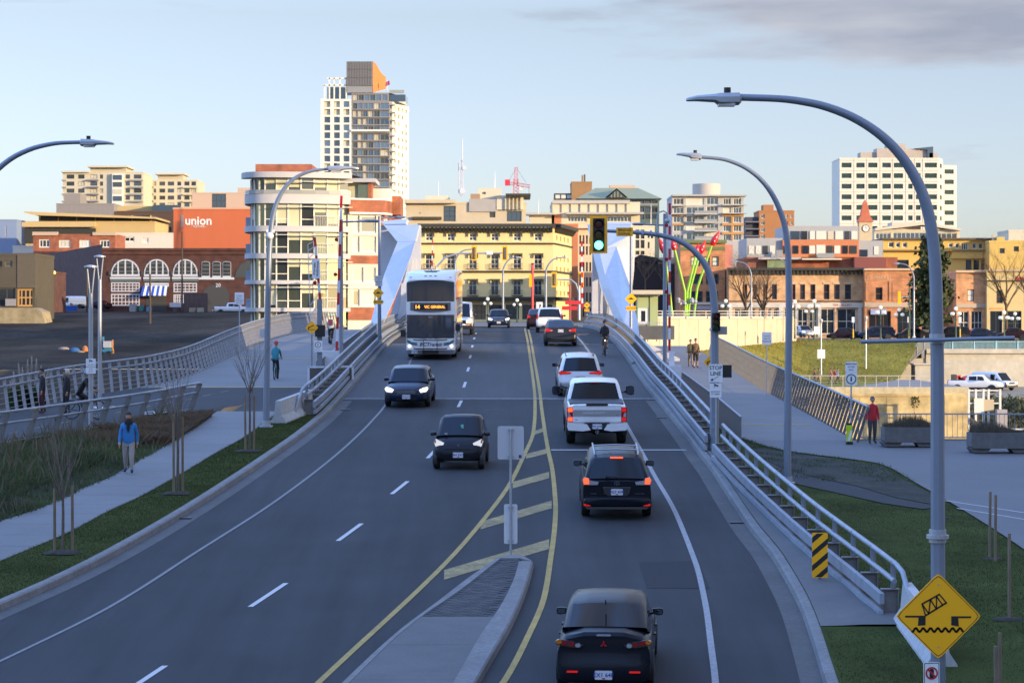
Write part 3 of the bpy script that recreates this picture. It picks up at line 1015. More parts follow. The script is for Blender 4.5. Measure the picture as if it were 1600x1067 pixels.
mb.loft([body_sec(*s)for s in[(y0+.10,w*.93,.62,1.20,1.30),(y0+.13,w*.965,.60,1.30,1.36),(y0+.3,w*.985,.58,1.33,1.38),(-1.15,w,.55,1.34,1.38),(-.9,w,.55,1.34,1.36),(1.1,w,.55,1.30,1.35),(1.4,w,.55,1.27,1.36),(2.4,w*.98,.58,1.20,1.30),(2.95,w*.92,.60,1.05,1.18),(3.08,w*.8,.62,.95,1.05)]])
mb.build('body',WHT,c,smooth=38)
ws,wt=w*.95,w*.76
cab=[(-1.02,ws,ws*.97,1.32,1.36,'rear'),(-.78,ws,wt,1.34,1.94,'c'),(-.62,ws,wt*1.02,1.34,1.98,'side'),(.25,ws,wt*1.03,1.33,2.02,'b'),(.33,ws,wt*1.03,1.33,2.02,'side'),(.95,ws,wt,1.32,1.98,'a'),(1.1,ws,wt*.98,1.32,1.94,'front'),(1.75,ws*.96,ws*.9,1.28,1.33,'end')]
secs=[cab_sec(*q[:5])for q in cab]
n=len(secs[0])
parts={}
for i in range(len(secs)-1):
 for k in range(n):
  kk=k if k<7 else n-1-k
  kd=cab[i][5]
  nm='rear_window' if kd=='rear' and kk>=5 else 'windscreen' if kd=='front' and kk>=5 else('side_window'+str(k<7))if kd=='side' and kk==2 else 'cabin'
  parts.setdefault(nm,MB()).face([secs[i][k],secs[i][(k+1)%n],secs[i+1][(k+1)%n],secs[i+1][k]])
for nm,q in parts.items():
 q.build(nm.replace('True','').replace('False',''),WHT if nm=='cabin' else GLS,c,smooth=45)
for x,y in((-w,-1.9),(w,-1.9),(-w,1.95),(w,1.95)):
 arch(c,x,y,.42)
 wheel(c,x-.02*(1 if x>0 else-1),y,.42,.30,RIM,6)
b=MB()
b.box(-.90,y0+.45,1.365,.90,-1.03,1.40)
b.build('bed_cover',mat('bed_cover',(.05,.055,.06),.6),c)
yb=y0+.10
sheet(c,'tailgate',rrect(-.80,.80,.80,1.36,.04),yb+.0,.035,WHT)
sheet(c,'tailgate_trim',rrect(-.79,.99,.79,1.20,.02),yb-.035,.012,mat('brushed_trim',(.50,.51,.53),.3,.7))
sheet(c,'tailgate_handle',rrect(-.36,1.335,.36,1.41,.02),yb-.02,.03,DARK)
text('model_lettering','SUPER DUTY',.10,WHT,c,(-.1,yb-.048,1.10),ext=.004,sx=1.3)
text('model_lettering','F350',.045,DARK,c,(.66,yb-.046,1.03),ext=.004)
text('model_lettering','FX4',.05,DARK,c,(-.68,yb-.04,.87),ext=.004)
for s in(-1,1):
 x0,x1=(s*.81,s*.985)
 hs=sheet(c,'tail_lamp_housing',[(s*.80,.80),(s*.99,.82),(s*1.0,1.29),(s*.80,1.30)],yb+.02,.05,LENSR)
 sheet(c,'tail_lamp',[(s*.82,1.14),(s*.965,1.14),(s*.965,1.27),(s*.82,1.28)],yb-.03,.015,LENSHOT if s<0 else LENSRL)
 sheet(c,'tail_lamp',[(s*.82,.83),(s*.965,.84),(s*.965,.95),(s*.82,.96)],yb-.03,.015,LENSHOT if s<0 else LENSRL)
 sheet(c,'reversing_lamp',[(s*.86,.97),(s*.965,.97),(s*.965,1.12),(s*.90,1.10)],yb-.03,.012,LENSW)
 sheet(c,'bumper',[(s*.22,.56),(s*.46,.52),(s*.96,.55),(s*1.0,.68),(s*.98,.78),(s*.34,.75)],yb-.14,.16,WHT)
 mirror(c,s*w*1.12,1.05,1.52,DARK,.30,.34)
 b=MB()
 b.beam((s*w*.93,1.05,1.45),(s*w*1.2,1.05,1.45),.05,.04)
 b.build('mirror_arm',DARK,c)
 b=MB()
 b.tube([(s*.5,y0+.35,.45),(s*.5,y0+.9,.5)],.03,8)
 b.build('exhaust',RIMD,c)
sheet(c,'bumper_centre',[(-.36,.56),(.36,.56),(.42,.78),(-.42,.78)],yb-.05,.12,DARK)
plate(c,0,yb-.18,.665,'PW 4187')
b=MB()
b.box(-.06,yb-.22,.44,.06,yb+.3,.54)
b.tube([(0,yb-.3,.42),(0,yb-.3,.56)],.03,8)
b.build('tow_hitch',CHROME,c)
b=MB()
b.box(-.88,y0+.5,.42,.88,2.4,.60)
b.build('chassis',DARK,c)
b=MB()
b.tube([(-.7,-1.9,.42),(.7,-1.9,.42)],.09,8)
b.sphere((0,-1.9,.42),.17)
b.build('rear_axle',DARK,c)
sheet(c,'high_brake_lamp',rrect(-.14,1.915,.14,1.95,.01,1),-.80,.04,LENSR)
set_road(c,2.82,85.85,0)
PALE=paint('pale_silver',(.46,.47,.48),.35)
w=1.855/2
y0=-4.6/2
sh=[(y0,w*.82,.45,.62,.70),(y0+.05,w*.92,.38,.70,.76),(y0+.12,w*.95,.34,.92,.95),(y0+.16,w*.965,.33,1.02,1.05),(y0+.25,w*.98,.32,1.05,1.10),(y0+.8,w,.28,1.04,1.10),(.6,w,.28,1.02,1.08),(1.15,w*.99,.28,1.0,1.09),(1.8,w*.95,.3,.92,1.0),(2.2,w*.82,.34,.72,.82),(2.3,w*.62,.38,.64,.7)]
ws,wt=w*.93,w*.70
cab=[(y0+.15,w*.87,w*.85,1.04,1.09,'rear'),(y0+.55,ws,wt,1.05,1.58,'c'),(y0+.8,ws,wt*1.03,1.05,1.64,'side'),(-.3,ws,wt*1.06,1.03,1.69,'b'),(-.22,ws,wt*1.06,1.03,1.69,'side'),(.35,ws,wt*1.04,1.03,1.67,'a'),(.55,ws,wt*1.02,1.03,1.63,'front'),(1.4,w*.9,w*.84,1.02,1.07,'end')]
c=car('crossover','pale silver crossover with slim red tail lamps just ahead of the white pickup','suv',4.6,1.855,sh,cab,(0,0,0),0,PALE,[(s*w,y,.35,.23)for s in(-1,1)for y in(-1.32,1.36)])
yb=y0+.13
lamp2(c,'tail_lamp',[(.36,1.02),(.40,.97),(.86,.94),(.90,1.0),(.84,1.06)],yb+.0,.05,LENSRL)
sheet(c,'tailgate_panel',[(-.50,.62),(.50,.62),(.34,.88),(-.34,.88)],yb-.02,.03,mat('paint_white'))
plate(c,0,yb-.055,.80,'KH5 02T')
sheet(c,'bumper_trim',[(-.86,.40),(.86,.40),(.80,.60),(-.80,.60)],yb-.09,.03,mat('grey_trim'))
for s in(-1,1):
 mirror(c,s*w*.95,.55,1.13,DARK,.22,.16)
 b=MB()
 b.tube([(s*wt*.86,y0+.85,1.64),(s*wt*.9,y0+1.0,1.70),(s*wt*.92,.1,1.73),(s*wt*.9,.4,1.67)],.02,6)
 b.build('roof_rail',DARK,c)
set_road(c,2.78,104.3,.3)
DKS=paint('graphite',(.030,.030,.034),.3)
c=sedan('car','dark saloon with red tail lamps heading over the crest of the bridge',DKS,4.9,1.83,1.46,1.06)
yb=-4.9/2+.09
lamp2(c,'tail_lamp',[(.44,.92),(.48,.84),(.84,.84),(.87,.93),(.80,.98)],yb+.02,.05,LENSRL)
lamp2(c,'reversing_lamp',[(.45,.91),(.48,.86),(.58,.86),(.56,.92)],yb+.02,.06,LENSW)
plate(c,0,yb-.02,.87,'AB1 27C')
sheet(c,'bumper_trim',rrect(-.55,.45,.55,.485,.01,1),yb-.09,.02,CHROME)
set_road(c,2.75,143.3,0)
w=1.9/2
y0=-4.85/2
sh=[(y0,w*.85,.45,.62,.70),(y0+.05,w*.93,.38,.72,.78),(y0+.12,w*.96,.34,.98,1.0),(y0+.25,w*.98,.32,1.06,1.10),(y0+.8,w,.28,1.04,1.10),(.6,w,.28,1.02,1.08),(1.2,w*.99,.28,1.0,1.09),(2.0,w*.95,.3,.92,1.0),(2.3,w*.82,.34,.72,.82),(2.42,w*.62,.38,.64,.7)]
ws,wt=w*.94,w*.74
cab=[(y0+.13,w*.90,w*.88,1.04,1.09,'rear'),(y0+.36,ws,wt,1.05,1.60,'c'),(y0+.6,ws,wt*1.03,1.05,1.66,'side'),(-.3,ws,wt*1.06,1.03,1.69,'b'),(-.22,ws,wt*1.06,1.03,1.69,'side'),(.45,ws,wt*1.04,1.03,1.67,'a'),(.65,ws,wt*1.02,1.03,1.63,'front'),(1.5,w*.9,w*.84,1.02,1.07,'end')]
c=car('estate_car','white tall estate car with vertical red tail lamps on the crest','car',4.85,1.9,sh,cab,(0,0,0),0,WHT,[(s*w,y,.36,.23)for s in(-1,1)for y in(-1.42,1.4)])
lamp2(c,'tail_lamp',[(.80,.92),(.90,.90),(.92,1.06),(.84,1.35),(.80,1.3)],y0+.13,.06,LENSR)
sheet(c,'bumper_trim',rrect(-.7,.44,.7,.60,.02),y0+.04,.03,mat('grey_trim'))
plate(c,0,y0+.1,.88,'DK 204')
for s in(-1,1):
 mirror(c,s*w*.95,.6,1.12,DARK)
set_road(c,2.62,172.6,-1.2)
c=sedan('hatchback','dark hatchback half hidden to the left of the white estate car',paint('maroon_black',(.025,.012,.014)),4.2,1.75,1.52,1.08)
lamp2(c,'tail_lamp',[(.60,.88),(.82,.86),(.86,1.02),(.70,1.05)],-4.2/2+.10,.05,LENSRL)
set_road(c,1.98,188,0)
BLUE=paint('navy',(.016,.026,.050),.35,.25)
def face_front(t,L,Wd,lamp,m,z0=.0):
 yf=L/2
 return yf
c=sedan('car','navy saloon driving towards the viewer with both headlights on, left lane',BLUE,4.62,1.76,1.49,1.05)
yf=4.62/2-.14
lamp2(c,'headlight',[(.50,.70),(.56,.60),(.78,.64),(.84,.74),(.80,.80),(.66,.77)],yf-.12,.20,HEADLIT,s=-1)
sheet(c,'grille',[(-.46,.70),(-.30,.50),(.30,.50),(.46,.70),(.34,.72),(-.34,.72)],yf,.13,RIMD,s=-1)
for k in range(4):
 shut(c,'grille_slat',-.38+.02*k,.38-.02*k,yf+.135,.67-.035*k,STEEL,.012,.01)
sheet(c,'badge',ell(0,.62,.065,.055),yf+.1,.06,CHROME,s=-1)
for s in(-1,1):
 b=MB()
 b.beam((s*.46,yf+.12,.71),(s*.32,yf+.14,.52),.02,.03,up=(0,1,0))
 b.build('grille_trim',CHROME,c)
 sheet(c,'fog_recess',[(s*.5,.36),(s*.78,.38),(s*.74,.5),(s*.6,.46)],yf+.03,.05,DARK,s=-1)
plate(c,0,yf+.155,.44,'CL4 51R',-1)
sheet(c,'lower_intake',[(-.44,.30),(.44,.30),(.36,.40),(-.36,.40)],yf+.06,.08,DARK,s=-1)
set_road(c,-4.03,99.3,-2.0,False)
SEDF=c
c=dup(SEDF,label='dark blue saloon coming over the crest with round headlights lit, right of the bus')
set_road(c,-1.05,200.5,0,False)
w=1.56/2
L=2.7
y1=L/2
SMB=paint('smart_black',(.013,.014,.018))
sh=[(-y1,w*.85,.35,.80,.95),(-y1+.1,w*.95,.28,.95,1.05),(-.4,w,.22,.95,1.05),(.3,w,.22,.95,1.03),(.62,w*.99,.22,.93,1.02),(.95,w*.96,.24,.84,.90),(1.2,w*.90,.26,.70,.74),(1.3,w*.80,.28,.62,.64),(y1,w*.66,.30,.54,.58)]
cab=[(-y1+.08,w*.92,w*.85,.98,1.03,'rear'),(-y1+.35,w*.95,w*.76,.96,1.42,'c'),(-y1+.55,w*.95,w*.78,.95,1.5,'side'),(.0,w*.95,w*.78,.95,1.54,'a'),(.14,w*.95,w*.74,.95,1.49,'front'),(.78,w*.92,w*.86,.93,1.0,'end')]
c=car('microcar','tiny black two-seat car with two occupants in the inner lane','car',L,1.56,sh,cab,(0,0,0),0,SMB,[(s*w,y,.29,.19)for s in(-1,1)for y in(-.92,.92)])
lamp2(c,'headlight',[(.44,.80),(.50,.68),(.70,.70),(.75,.84),(.70,.92),(.58,.86)],1.02,.16,HEADDIM,s=-1)
lamp2(c,'indicator',[(.68,.82),(.73,.80),(.745,.90),(.70,.915)],1.05,.14,mat('lens_pink',(.4,.16,.14),.2),s=-1)
sheet(c,'grille',[(-.44,.62),(-.36,.52),(.36,.52),(.44,.62),(.3,.66),(-.3,.66)],1.24,.085,DARK,s=-1)
sheet(c,'badge',ell(0,.735,.04,.04),1.16,.07,CHROME,s=-1)
plate(c,0,1.365,.46,'BH 3X7',-1)
shut(c,'bumper_seam',-.66,.66,1.30,.40)
for s in(-1,1):
 mirror(c,s*w*.95,.45,1.02,DARK,.19,.14)
sheet(c,'windscreen_sticker',rrect(.36,1.02,.46,1.07,.01,1),.70,.10,LENSW,s=-1)
sheet(c,'parking_tag',[(-.10,1.30),(-.02,1.28),(-.06,1.14),(-.13,1.16)],.42,.12,mat('tag_green',(.15,.5,.35),.5),s=-1)
set_road(c,-1.57,77.5,-3.2,False)
w=2.0/2
c=thing('van','white full-size van with one headlight showing beside the bus','van')
mb=MB()
mb.loft([body_sec(*s)for s in[(-2.8,w*.95,.4,1.15,1.25),(-2.7,w,.35,1.15,1.25),(1.2,w,.35,1.15,1.22),(1.9,w*.99,.35,1.08,1.18),(2.5,w*.96,.35,1.0,1.06),(2.72,w*.9,.38,.85,.95),(2.8,w*.85,.42,.6,.7)]])
mb.build('body',WHT,c,smooth=38)
cab=[(-2.78,w*.97,w*.93,1.15,1.2,'c'),(-2.7,w*.98,w*.82,1.15,2.05,'c'),(-2.4,w*.99,w*.86,1.15,2.12,'c'),(.3,w*.99,w*.86,1.15,2.12,'side'),(1.0,w*.99,w*.84,1.15,2.08,'a'),(1.2,w*.99,w*.82,1.15,2.03,'front'),(2.0,w*.95,w*.9,1.1,1.16,'end')]
secs=[cab_sec(*q[:5])for q in cab]
n=len(secs[0])
parts={}
for i in range(len(secs)-1):
 for k in range(n):
  kk=k if k<7 else n-1-k
  kd=cab[i][5]
  nm='windscreen' if kd=='front' and kk>=5 else('side_window'+str(k<7))if kd=='side' and kk==2 else 'roof'
  parts.setdefault(nm,MB()).face([secs[i][k],secs[i][(k+1)%n],secs[i+1][(k+1)%n],secs[i+1][k]])
for nm,q in parts.items():
 q.build(nm.replace('True','').replace('False',''),WHT if nm=='roof' else GLS,c,smooth=45)
sheet(c,'grille',rrect(-.92,.62,.92,.95,.03),2.62,.17,DARK,s=-1)
lamp2(c,'headlight',rrect(.55,.78,.88,.95,.03),2.68,.15,HEADLIT,s=-1)
lamp2(c,'indicator',rrect(.55,.66,.88,.75,.02),2.70,.13,LENSA,s=-1)
sheet(c,'bumper',rrect(-.95,.38,.95,.62,.05),2.66,.2,DARK,s=-1)
for x,y in((-w,-1.7),(w,-1.7),(-w,1.9),(w,1.9)):
 arch(c,x,y,.36)
 wheel(c,x,y,.36,.23)
for s in(-1,1):
 mirror(c,s*w*1.0,1.45,1.3,DARK,.22,.26)
set_road(c,-3.55,166,0,False)
VAN=c
c=thing('double_decker_bus','white and grey double-decker bus with an orange route display, oncoming','bus')
BW=paint('bus_white',(.80,.81,.81))
BGL=mat('bus_glass',(.11,.115,.125),.04,.5)
BG=mat('bus_grey',(.13,.14,.15),.4,coat=.4)
w,L,H=1.25,12.0,4.42
yf=L/2
def bus_sec(y,ww,z0,z1,r=.14):
 return[(-ww,y,z0),(ww,y,z0),(ww,y,z1-r),(ww-r*.35,y,z1-r*.35),(ww-r,y,z1),(-ww+r,y,z1),(-ww+r*.35,y,z1-r*.35),(-ww,y,z1-r)]
mb=MB()
mb.loft([bus_sec(-yf,w*.97,.48,4.25),bus_sec(-yf+.15,w,.48,4.35),bus_sec(yf-1.1,w,.48,H),bus_sec(yf-.45,w*.995,.48,4.32,.2),bus_sec(yf-.2,w*.985,.48,4.12,.22),bus_sec(yf-.12,w*.98,.48,4.02,.2)])
mb.build('body',BW,c,smooth=30)
mb=MB()
mb.loft([bus_sec(-yf+.05,w*.99,.28,.5,.02),bus_sec(yf-.02,w*.97,.28,.5,.04),bus_sec(yf+.06,w*.92,.28,.48,.04)])
mb.build('skirt',BG,c)
def bulge(parent,name,x0,x1,z0,z1,y,bow,m,th=.03,topcut=0,arc=0.0,nx=10):
 """front panel curved in plan"""
 mb=MB()
 secs=[]
 for i in range(nx+1):
  t=-1+2*i/nx
  x=(x0+x1)/2+t*(x1-x0)/2
  yy=y-bow*t*t
  zt=z1-arc*t*t
  zb=z0+topcut*t*t
  secs.append([(x,yy-.05,zb),(x,yy+th,zb),(x,yy+th,zt),(x,yy-.05,zt)])
 mb.loft(secs)
 return mb.build(name,m,parent,smooth=40)
yy=yf-.03
bulge(c,'upper_windscreen',-1.19,1.19,2.92,4.02,yy-.02,.06,BGL,arc=.12)
bulge(c,'display_surround',-1.02,1.02,2.38,2.88,yy,.05,BG,.05,topcut=.10)
bulge(c,'front_panel',-1.22,1.22,2.2,2.92,yy-.03,.06,BW,.05)
bulge(c,'lower_windscreen',-1.20,1.20,.98+.28,1.98+.0,yy,.08,GLS,.05)if False else bulge(c,'lower_windscreen',-1.19,1.19,1.08,2.26,yy+.02,.08,BGL,.03)
bulge(c,'front_bumper_panel',-1.22,1.22,.46,1.07,yy+.02,.08,BW,.05)
disp=bulge(c,'route_display',-.88,.82,2.50,2.80,yy+.025,.03,mat('display_black',(.02,.018,.015),.4),.035,nx=4)
OR=mat('display_orange',(.9,.35,.05),.6,emit=(1,.36,.05),estr=1.6)
text('route_lettering','14',.26,OR,disp,(.66,yy+.068,2.65),(R(90),0,R(180)),.002,bold=.006)
text('route_lettering','VIC GENERAL',.20,OR,disp,(-.22,yy+.070,2.65),(R(90),0,R(180)),.002,bold=.003,sx=.86)
text('fleet_number','9518',.10,WHITE,c,(.0,yy+.065,2.14),(R(90),0,R(180)),.002,bold=.002)
text('operator_lettering','BCTransit',.26,mat('logo_dark',(.03,.05,.10),.5),c,(0,yy+.082,.76),(R(90),0,R(180)),.003,bold=.004,shear=.3,sx=1.05)
GRN=mat('stripe_green',(.02,.22,.12),.5)
for s in(-1,1):
 for k,zz in((0,.0),(1,-.075)):
  sheet(c,'stripe',[(s*1.18,1.02+zz),(s*.98,.89+zz),(s*.66,.84+zz),(s*.68,.79+zz),(s*1.0,.835+zz),(s*1.18,.965+zz)],yy+.0,.078 if k==0 else .076,GRN if k==0 else mat('stripe_blue',(.06,.10,.30),.5),s=-1)
 sheet(c,'headlight',ell(s*1.06,.68,.075,.075),yy-.02,.09,HEADLIT,s=-1)
 sheet(c,'indicator',ell(s*1.06,.86,.06,.06),yy-.02,.09,mat('lens_amber'),s=-1)
 b=MB()
 b.tube([(s*1.15,yf-.1,1.9),(s*1.36,yf+.15,1.85),(s*1.38,yf+.15,1.75)],.02,6)
 b.box(s*1.38-.12,yf+.05,1.15 if s>0 else 1.45,s*1.38+.12,yf+.2,1.5 if s>0 else 1.8)
 b.build('wing_mirror',DARK,c)
 sheet(c,'marker_lamp',rrect(s*1.0-.06,4.12,s*1.0+.06,4.16,.01,1),yf-.26,.06,LENSA,s=-1)
for k in(-.25,0,.25):
 sheet(c,'marker_lamp',rrect(k-.07,4.19,k+.07,4.23,.01,1),yf-.33,.06,LENSA,s=-1)
b=MB()
b.box(-.4,yf-1.9,4.40,.4,yf-1.3,4.45)
b.build('roof_hatch',mat('grey_trim'),c)
b=MB()
b.tube([(0,yf-1.0,4.40),(0,yf-1.05,4.55)],.02,6)
b.box(-.3,yf-1.05,4.38,.3,yf-.95,4.45)
b.build('roof_aerial',DARK,c)
b=MB()
for z in(1.02,.58):
 b.tube([(-.85,yy+.22,z),(-.7,yy+.26,z-.03),(.7,yy+.26,z-.03),(.85,yy+.22,z)],.028,6)
for x in(-.34,.34):
 b.tube([(x,yy+.26,1.0),(x,yy+.26,.34)],.016,6)
b.box(-.8,yy+.20,.53,.8,yy+.30,.58)
b.build('bike_rack',DARK,c)
plate(c,.80,yf+.08,.385,'9518 CV',-1)
sheet(c,'fog_panel',rrect(-.42,.30,.42,.46,.03),yf+.03,.05,DARK,s=-1)
for s in(-1,1):
 for x0,x1,z0,z1,nm in((-5.6,4.9,2.95,3.9,'upper_side_window'),(-5.2,3.7,1.2,2.05,'lower_side_window')):
  n=7
  for k in range(n):
   a=x0+(x1-x0)*k/n
   e=x0+(x1-x0)*(k+1)/n-.06
   mb=MB()
   mb.box(s*w-.01,a,z0,s*w+.012,e,z1)
   mb.build(nm,GLS,c)
 for y in(3.4,-2.7,-4.0):
  arch(c,s*w,y,.48)
  wheel(c,s*w,y,.48,.28)
b=MB()
b.box(-.1,yf+.02,1.06,.1,yf+.06,1.30)
b.build('wiper_motor',mat('grey_trim'),c)
b=MB()
b.beam((-.2,yf+.075,1.06),(-.95,yf+.02,1.14),.02,.02)
b.beam((.2,yf+.075,1.06),(.95,yf+.02,1.14),.02,.02)
b.build('wiper',DARK,c)
set_road(c,-4.05,132,-.6,False)
# ---------------------------------------------------------------- bridge railings
def railing(label,fx,s,Y0,Y1,step,flare=True):
 """traffic railing along x = fx(Y); s points towards the road (+1 / -1)"""
 Ym=(Y0+Y1)/2
 org=Vector((fx(Ym),Ym,RZ(Ym)))
 t=thing('bridge_railing',label,'railing',org,0,'steel railings along the bridge')
 ys=span(Y0,Y1,1.2 if Y1-Y0<60 else 2.5)
 P=lambda y,d,z:Vector((fx(y)+s*d,y,RZ(y)+.2+z))-org
 for nm,d,z,r in(('top_rail',0,1.06,.055),('upper_rail',.04,.72,.055)):
  MB().tube([P(y,d,z)for y in ys],r,8).build(nm,RAILM,t,smooth=60)
 for nm,d,z,hw,hh in(('box_rail',.30,.36,.05,.11),('lower_rail',.32,.06,.05,.055)):
  sec=[(-hw,-hh),(hw,-hh),(hw,hh),(-hw,hh)]
  MB().loft([[P(y,d,z)+Vector((a,0,b))for a,b in sec]for y in ys]).build(nm,RAILM,t)
 pm=MB()
 pm.box(-.09,-.012,-.25,.26,.012,.50)
 pm.box(-.10,-.09,-.25,-.08,.09,.50)
 pm.box(.22,-.09,-.25,.24,.09,.46)
 pm.box(-.12,-.10,.50,.26,.10,.52)
 pme=pm.mesh('post',POSTM)
 st=MB()
 st.beam((0,0,.52),(0,0,1.10),.11,.03)
 st.beam((0,0,.52),(0,0,1.02),.03,.09)
 ste=st.mesh('stanchion',RAILM)
 for y in span(Y0+.3,Y1-.3,step):
  po=put('post',pme,t,P(y,0,0),(0,0,0 if s>0 else math.pi))
  put('stanchion',ste,po,(0,0,0))
 return t
XBL=lambda y:XL(y)-.62
ra=railing('pale steel railing beside the nearest lawn, ending at the concrete barrier',XB,-1,51.2,77.4,2.0)
b=MB()
o0=ra.location
e=Vector((XB(51.2),51.2,RZ(51.2)+.2))-o0
b.tube([e+Vector((0,0,1.06)),e+Vector((.05,-.5,.95)),e+Vector((.12,-1.3,.30)),e+Vector((.1,-1.6,.05))],.055,8)
b.build('end_rail',RAILM,ra,smooth=60)
railing('pale steel railing along the right edge of the bridge roadway, past the signal pole',XB,-1,79.8,214,2.0)
rl=railing('pale steel railing along the left edge of the bridge roadway',XBL,1,92.3,214,2.0)
o0=rl.location
b=MB()
e=Vector((XBL(92.3),92.3,RZ(92.3)+.2))-o0
b.tube([e+Vector((0,0,1.06)),e+Vector((-.12,-.3,.9)),e+Vector((-.3,-.9,.2)),e+Vector((-.34,-1.0,-.1))],.055,8)
b.build('end_rail',RAILM,rl,smooth=60)
def jersey(label,pts,zf,h=.82,n=1):
 a,b=Vector(pts[0]),Vector(pts[1])
 t=thing('concrete_barrier',label,'barrier',(a.x,a.y,zf(a.x,a.y)))
 d=(b-a)
 nx=Vector((-d.y,d.x)).normalized()
 sec=[(-.30,0),(-.29,.08),(-.14,.30),(-.09,h),(.09,h),(.14,.30),(.29,.08),(.30,0)]
 for i in range(n):
  mb=MB()
  secs=[]
  for k in range(9):
   q=(i+.012+(k/8)*.976)/n
   p=a+d*q
   hh=1.0
   secs.append([(p.x+nx.x*u-a.x,p.y+nx.y*u-a.y,zf(p.x,p.y)+v*hh-zf(a.x,a.y)-.03)for u,v in sec])
  mb.loft(secs)
  mb.build('barrier_block',mat('barrier_concrete',(.40,.40,.39),.9,var=.16,vscale=5,var2=.12,bump=.4,bscale=25),t)
 return t
p0,p1=G(434,660,RZ,.17),G(484,640,RZ,.17)
jersey('white concrete barrier blocks on the left verge where the railing starts',((p0.x,p0.y),(p1.x,p1.y)),zSW,n=2)
jersey('tapering concrete barrier block under the yellow bridge sign at the railing end',((8.05,50.9),(8.0,46.4)),zR,n=1)
# ---------------------------------------------------------------- lamps
HEADG=mat('lamp_grey',(.34,.36,.38),.4,.3)
def lamp(label,Y,base,pts,head,r0,r1,group='curved street lamps',zb=None):
 p=[W(x,y,Y)for x,y in pts]
 bz=zb if zb is not None else W(base[0],base[1],Y).z
 org=Vector((p[0].x,Y,bz))
 t=thing('street_lamp',label,'street lamp',org,0,group)
 m=3
 mb=MB()
 mb.tube([Vector((p[0].x,Y,bz))-org]+[q-org for q in p[:2]],[r0*1.05,r0,r0*.92],8)
 mb.build('pole',PAINTB,t)
 arm=[q-org for q in p[1:]]
 f=[hermite([(i,getattr(a,c))for i,a in enumerate(arm)])for c in 'xz']
 sm_=[Vector((f[0](i/4),0,f[1](i/4)))for i in range((len(arm)-1)*4+1)]
 n=len(sm_)
 MB().tube(sm_,[r0*.92+(r1-r0*.92)*min(1,i/(n-1)*1.1)for i in range(n)],8).build('arm',PAINTB,t,smooth=50)
 a,b=W(head[0],head[1],Y)-org,W(head[2],head[3],Y)-org
 L=(b-a).length
 d=(b-a).normalized()
 up=Vector((0,0,1))
 mb=MB()
 secs=[]
 for q,wv,hh,dz in((0,.10,.06,.0),(.04,.15,.10,-.0),(.40,.19,.10,-.01),(.48,.17,.065,.01),(.8,.13,.045,.005),(.97,.07,.03,-.015),(1.0,.04,.02,-.02)):
  c=a+d*(L*q)
  secs.append([c+Vector((0,u*wv,v*hh+dz))for u,v in((-1,-.6),(-.6,-1),(.6,-1),(1,-.6),(1,.3),(.6,1),(-.6,1),(-1,.3))])
 mb.loft(secs)
 hd=mb.build('lamp_head',HEADG,t,smooth=40)
 mb=MB()
 c=a+d*L*.25
 mb.tube([c+Vector((0,0,.08)),c+Vector((0,0,.19))],.06,10)
 mb.build('photocell',DARK,hd)
 mb=MB()
 c0=a+d*L*.12+Vector((0,0,-.105))
 mb.box(min(c0.x,(a+d*L*.42).x),-.14,c0.z-.02,max(c0.x,(a+d*L*.42).x),.14,c0.z+.03)
 mb.build('lens',mat('lamp_lens',(.5,.5,.48),.2),hd)
 mb=MB()
 mb.box(-.22,-.22,-.06,.22,.22,.04)
 mb.tube([(0,0,.03),(0,0,.22)],r0*1.35,8)
 mb.build('base_plate',STEEL,t)
 return t
LN=lamp('nearest tall curved street lamp on the right, holding the yellow bridge sign',42,(1466,1150),[(1466,1000),(1464.5,560),(1462,430),(1456,362),(1444,310),(1424,267),(1396,230),(1362,201),(1318,177),(1268,161.5),(1215,154.5),(1156,152.5)],(1158,155,1072,154.5),.125,.06,zb=zR(7.17,42)+.1)
mb=MB()
for zz,w_ in((534,0),):
 a,b=W(1345,534,41.8),W(1585,528,41.8)
 mb.tube([a-LN.location,b-LN.location],.035,8)
mb.build('banner_arm',PAINTB,LN)
mb=MB()
q=W(1465,838,42)-LN.location
mb.tube([q+Vector((0,0,-.03)),q+Vector((0,0,.03))],.19,16)
mb.tube([q+Vector((0,0,-.10)),q+Vector((0,0,.12))],.145,12)
mb.build('clamp_band',STEEL,LN)
mb=MB()
q=W(1464,529,42)-LN.location
mb.tube([q+Vector((0,0,-.08)),q+Vector((0,0,.08))],.135,10)
mb.build('clamp_band',STEEL,LN)
lamp('second tall curved street lamp on the right, standing in the lawn',79.5,(1230,755),[(1230.5,700),(1233,480),(1232,410),(1227.5,360),(1217,325),(1200,294),(1179,272),(1154,257),(1126,248.5),(1094,245.5)],(1096,245.5,1057,240.5),.12,.055,zb=zR(8.77,79.5))
lamp('curved street lamp reaching in at the left edge of the view',70,(-58,700),[(-59,690),(-58,420),(-50,345),(-36,305),(-12,273),(25,243.5),(62,229),(95,223.5),(126,222.5)],(125,223,178,224),.12,.055,zb=zSW(-15.4,70)-.1)
L2=lamp('curved street lamp on the left verge between the sidewalk and the road',88,(416,671),[(416,640),(418.5,470),(421,390),(426,340),(437,307),(453,285),(473,272),(494,266),(515,264)],(512,264,561,262.5),.115,.05,zb=zSW(-8.6,88))
mb=MB()
q=W(424,366,87.9)-L2.location
mb.sphere(q+Vector((-.05,0,-.06)),.13,12,8)
mb.build('camera_dome',mat('white_plastic',(.75,.75,.75),.35),L2)
mb=MB()
mb.box(q.x-.18,-.05,q.z+.05,q.x+.1,.05,q.z+.17)
mb.build('camera_bracket',mat('white_plastic'),L2)
mb=MB()
q=W(410,521,87.9)-L2.location
mb.box(q.x-.1,-.03,q.z-.16,q.x+.1,.0,q.z+.16)
mb.build('notice',mat('sign_back',(.5,.52,.54),.5,.3),L2)
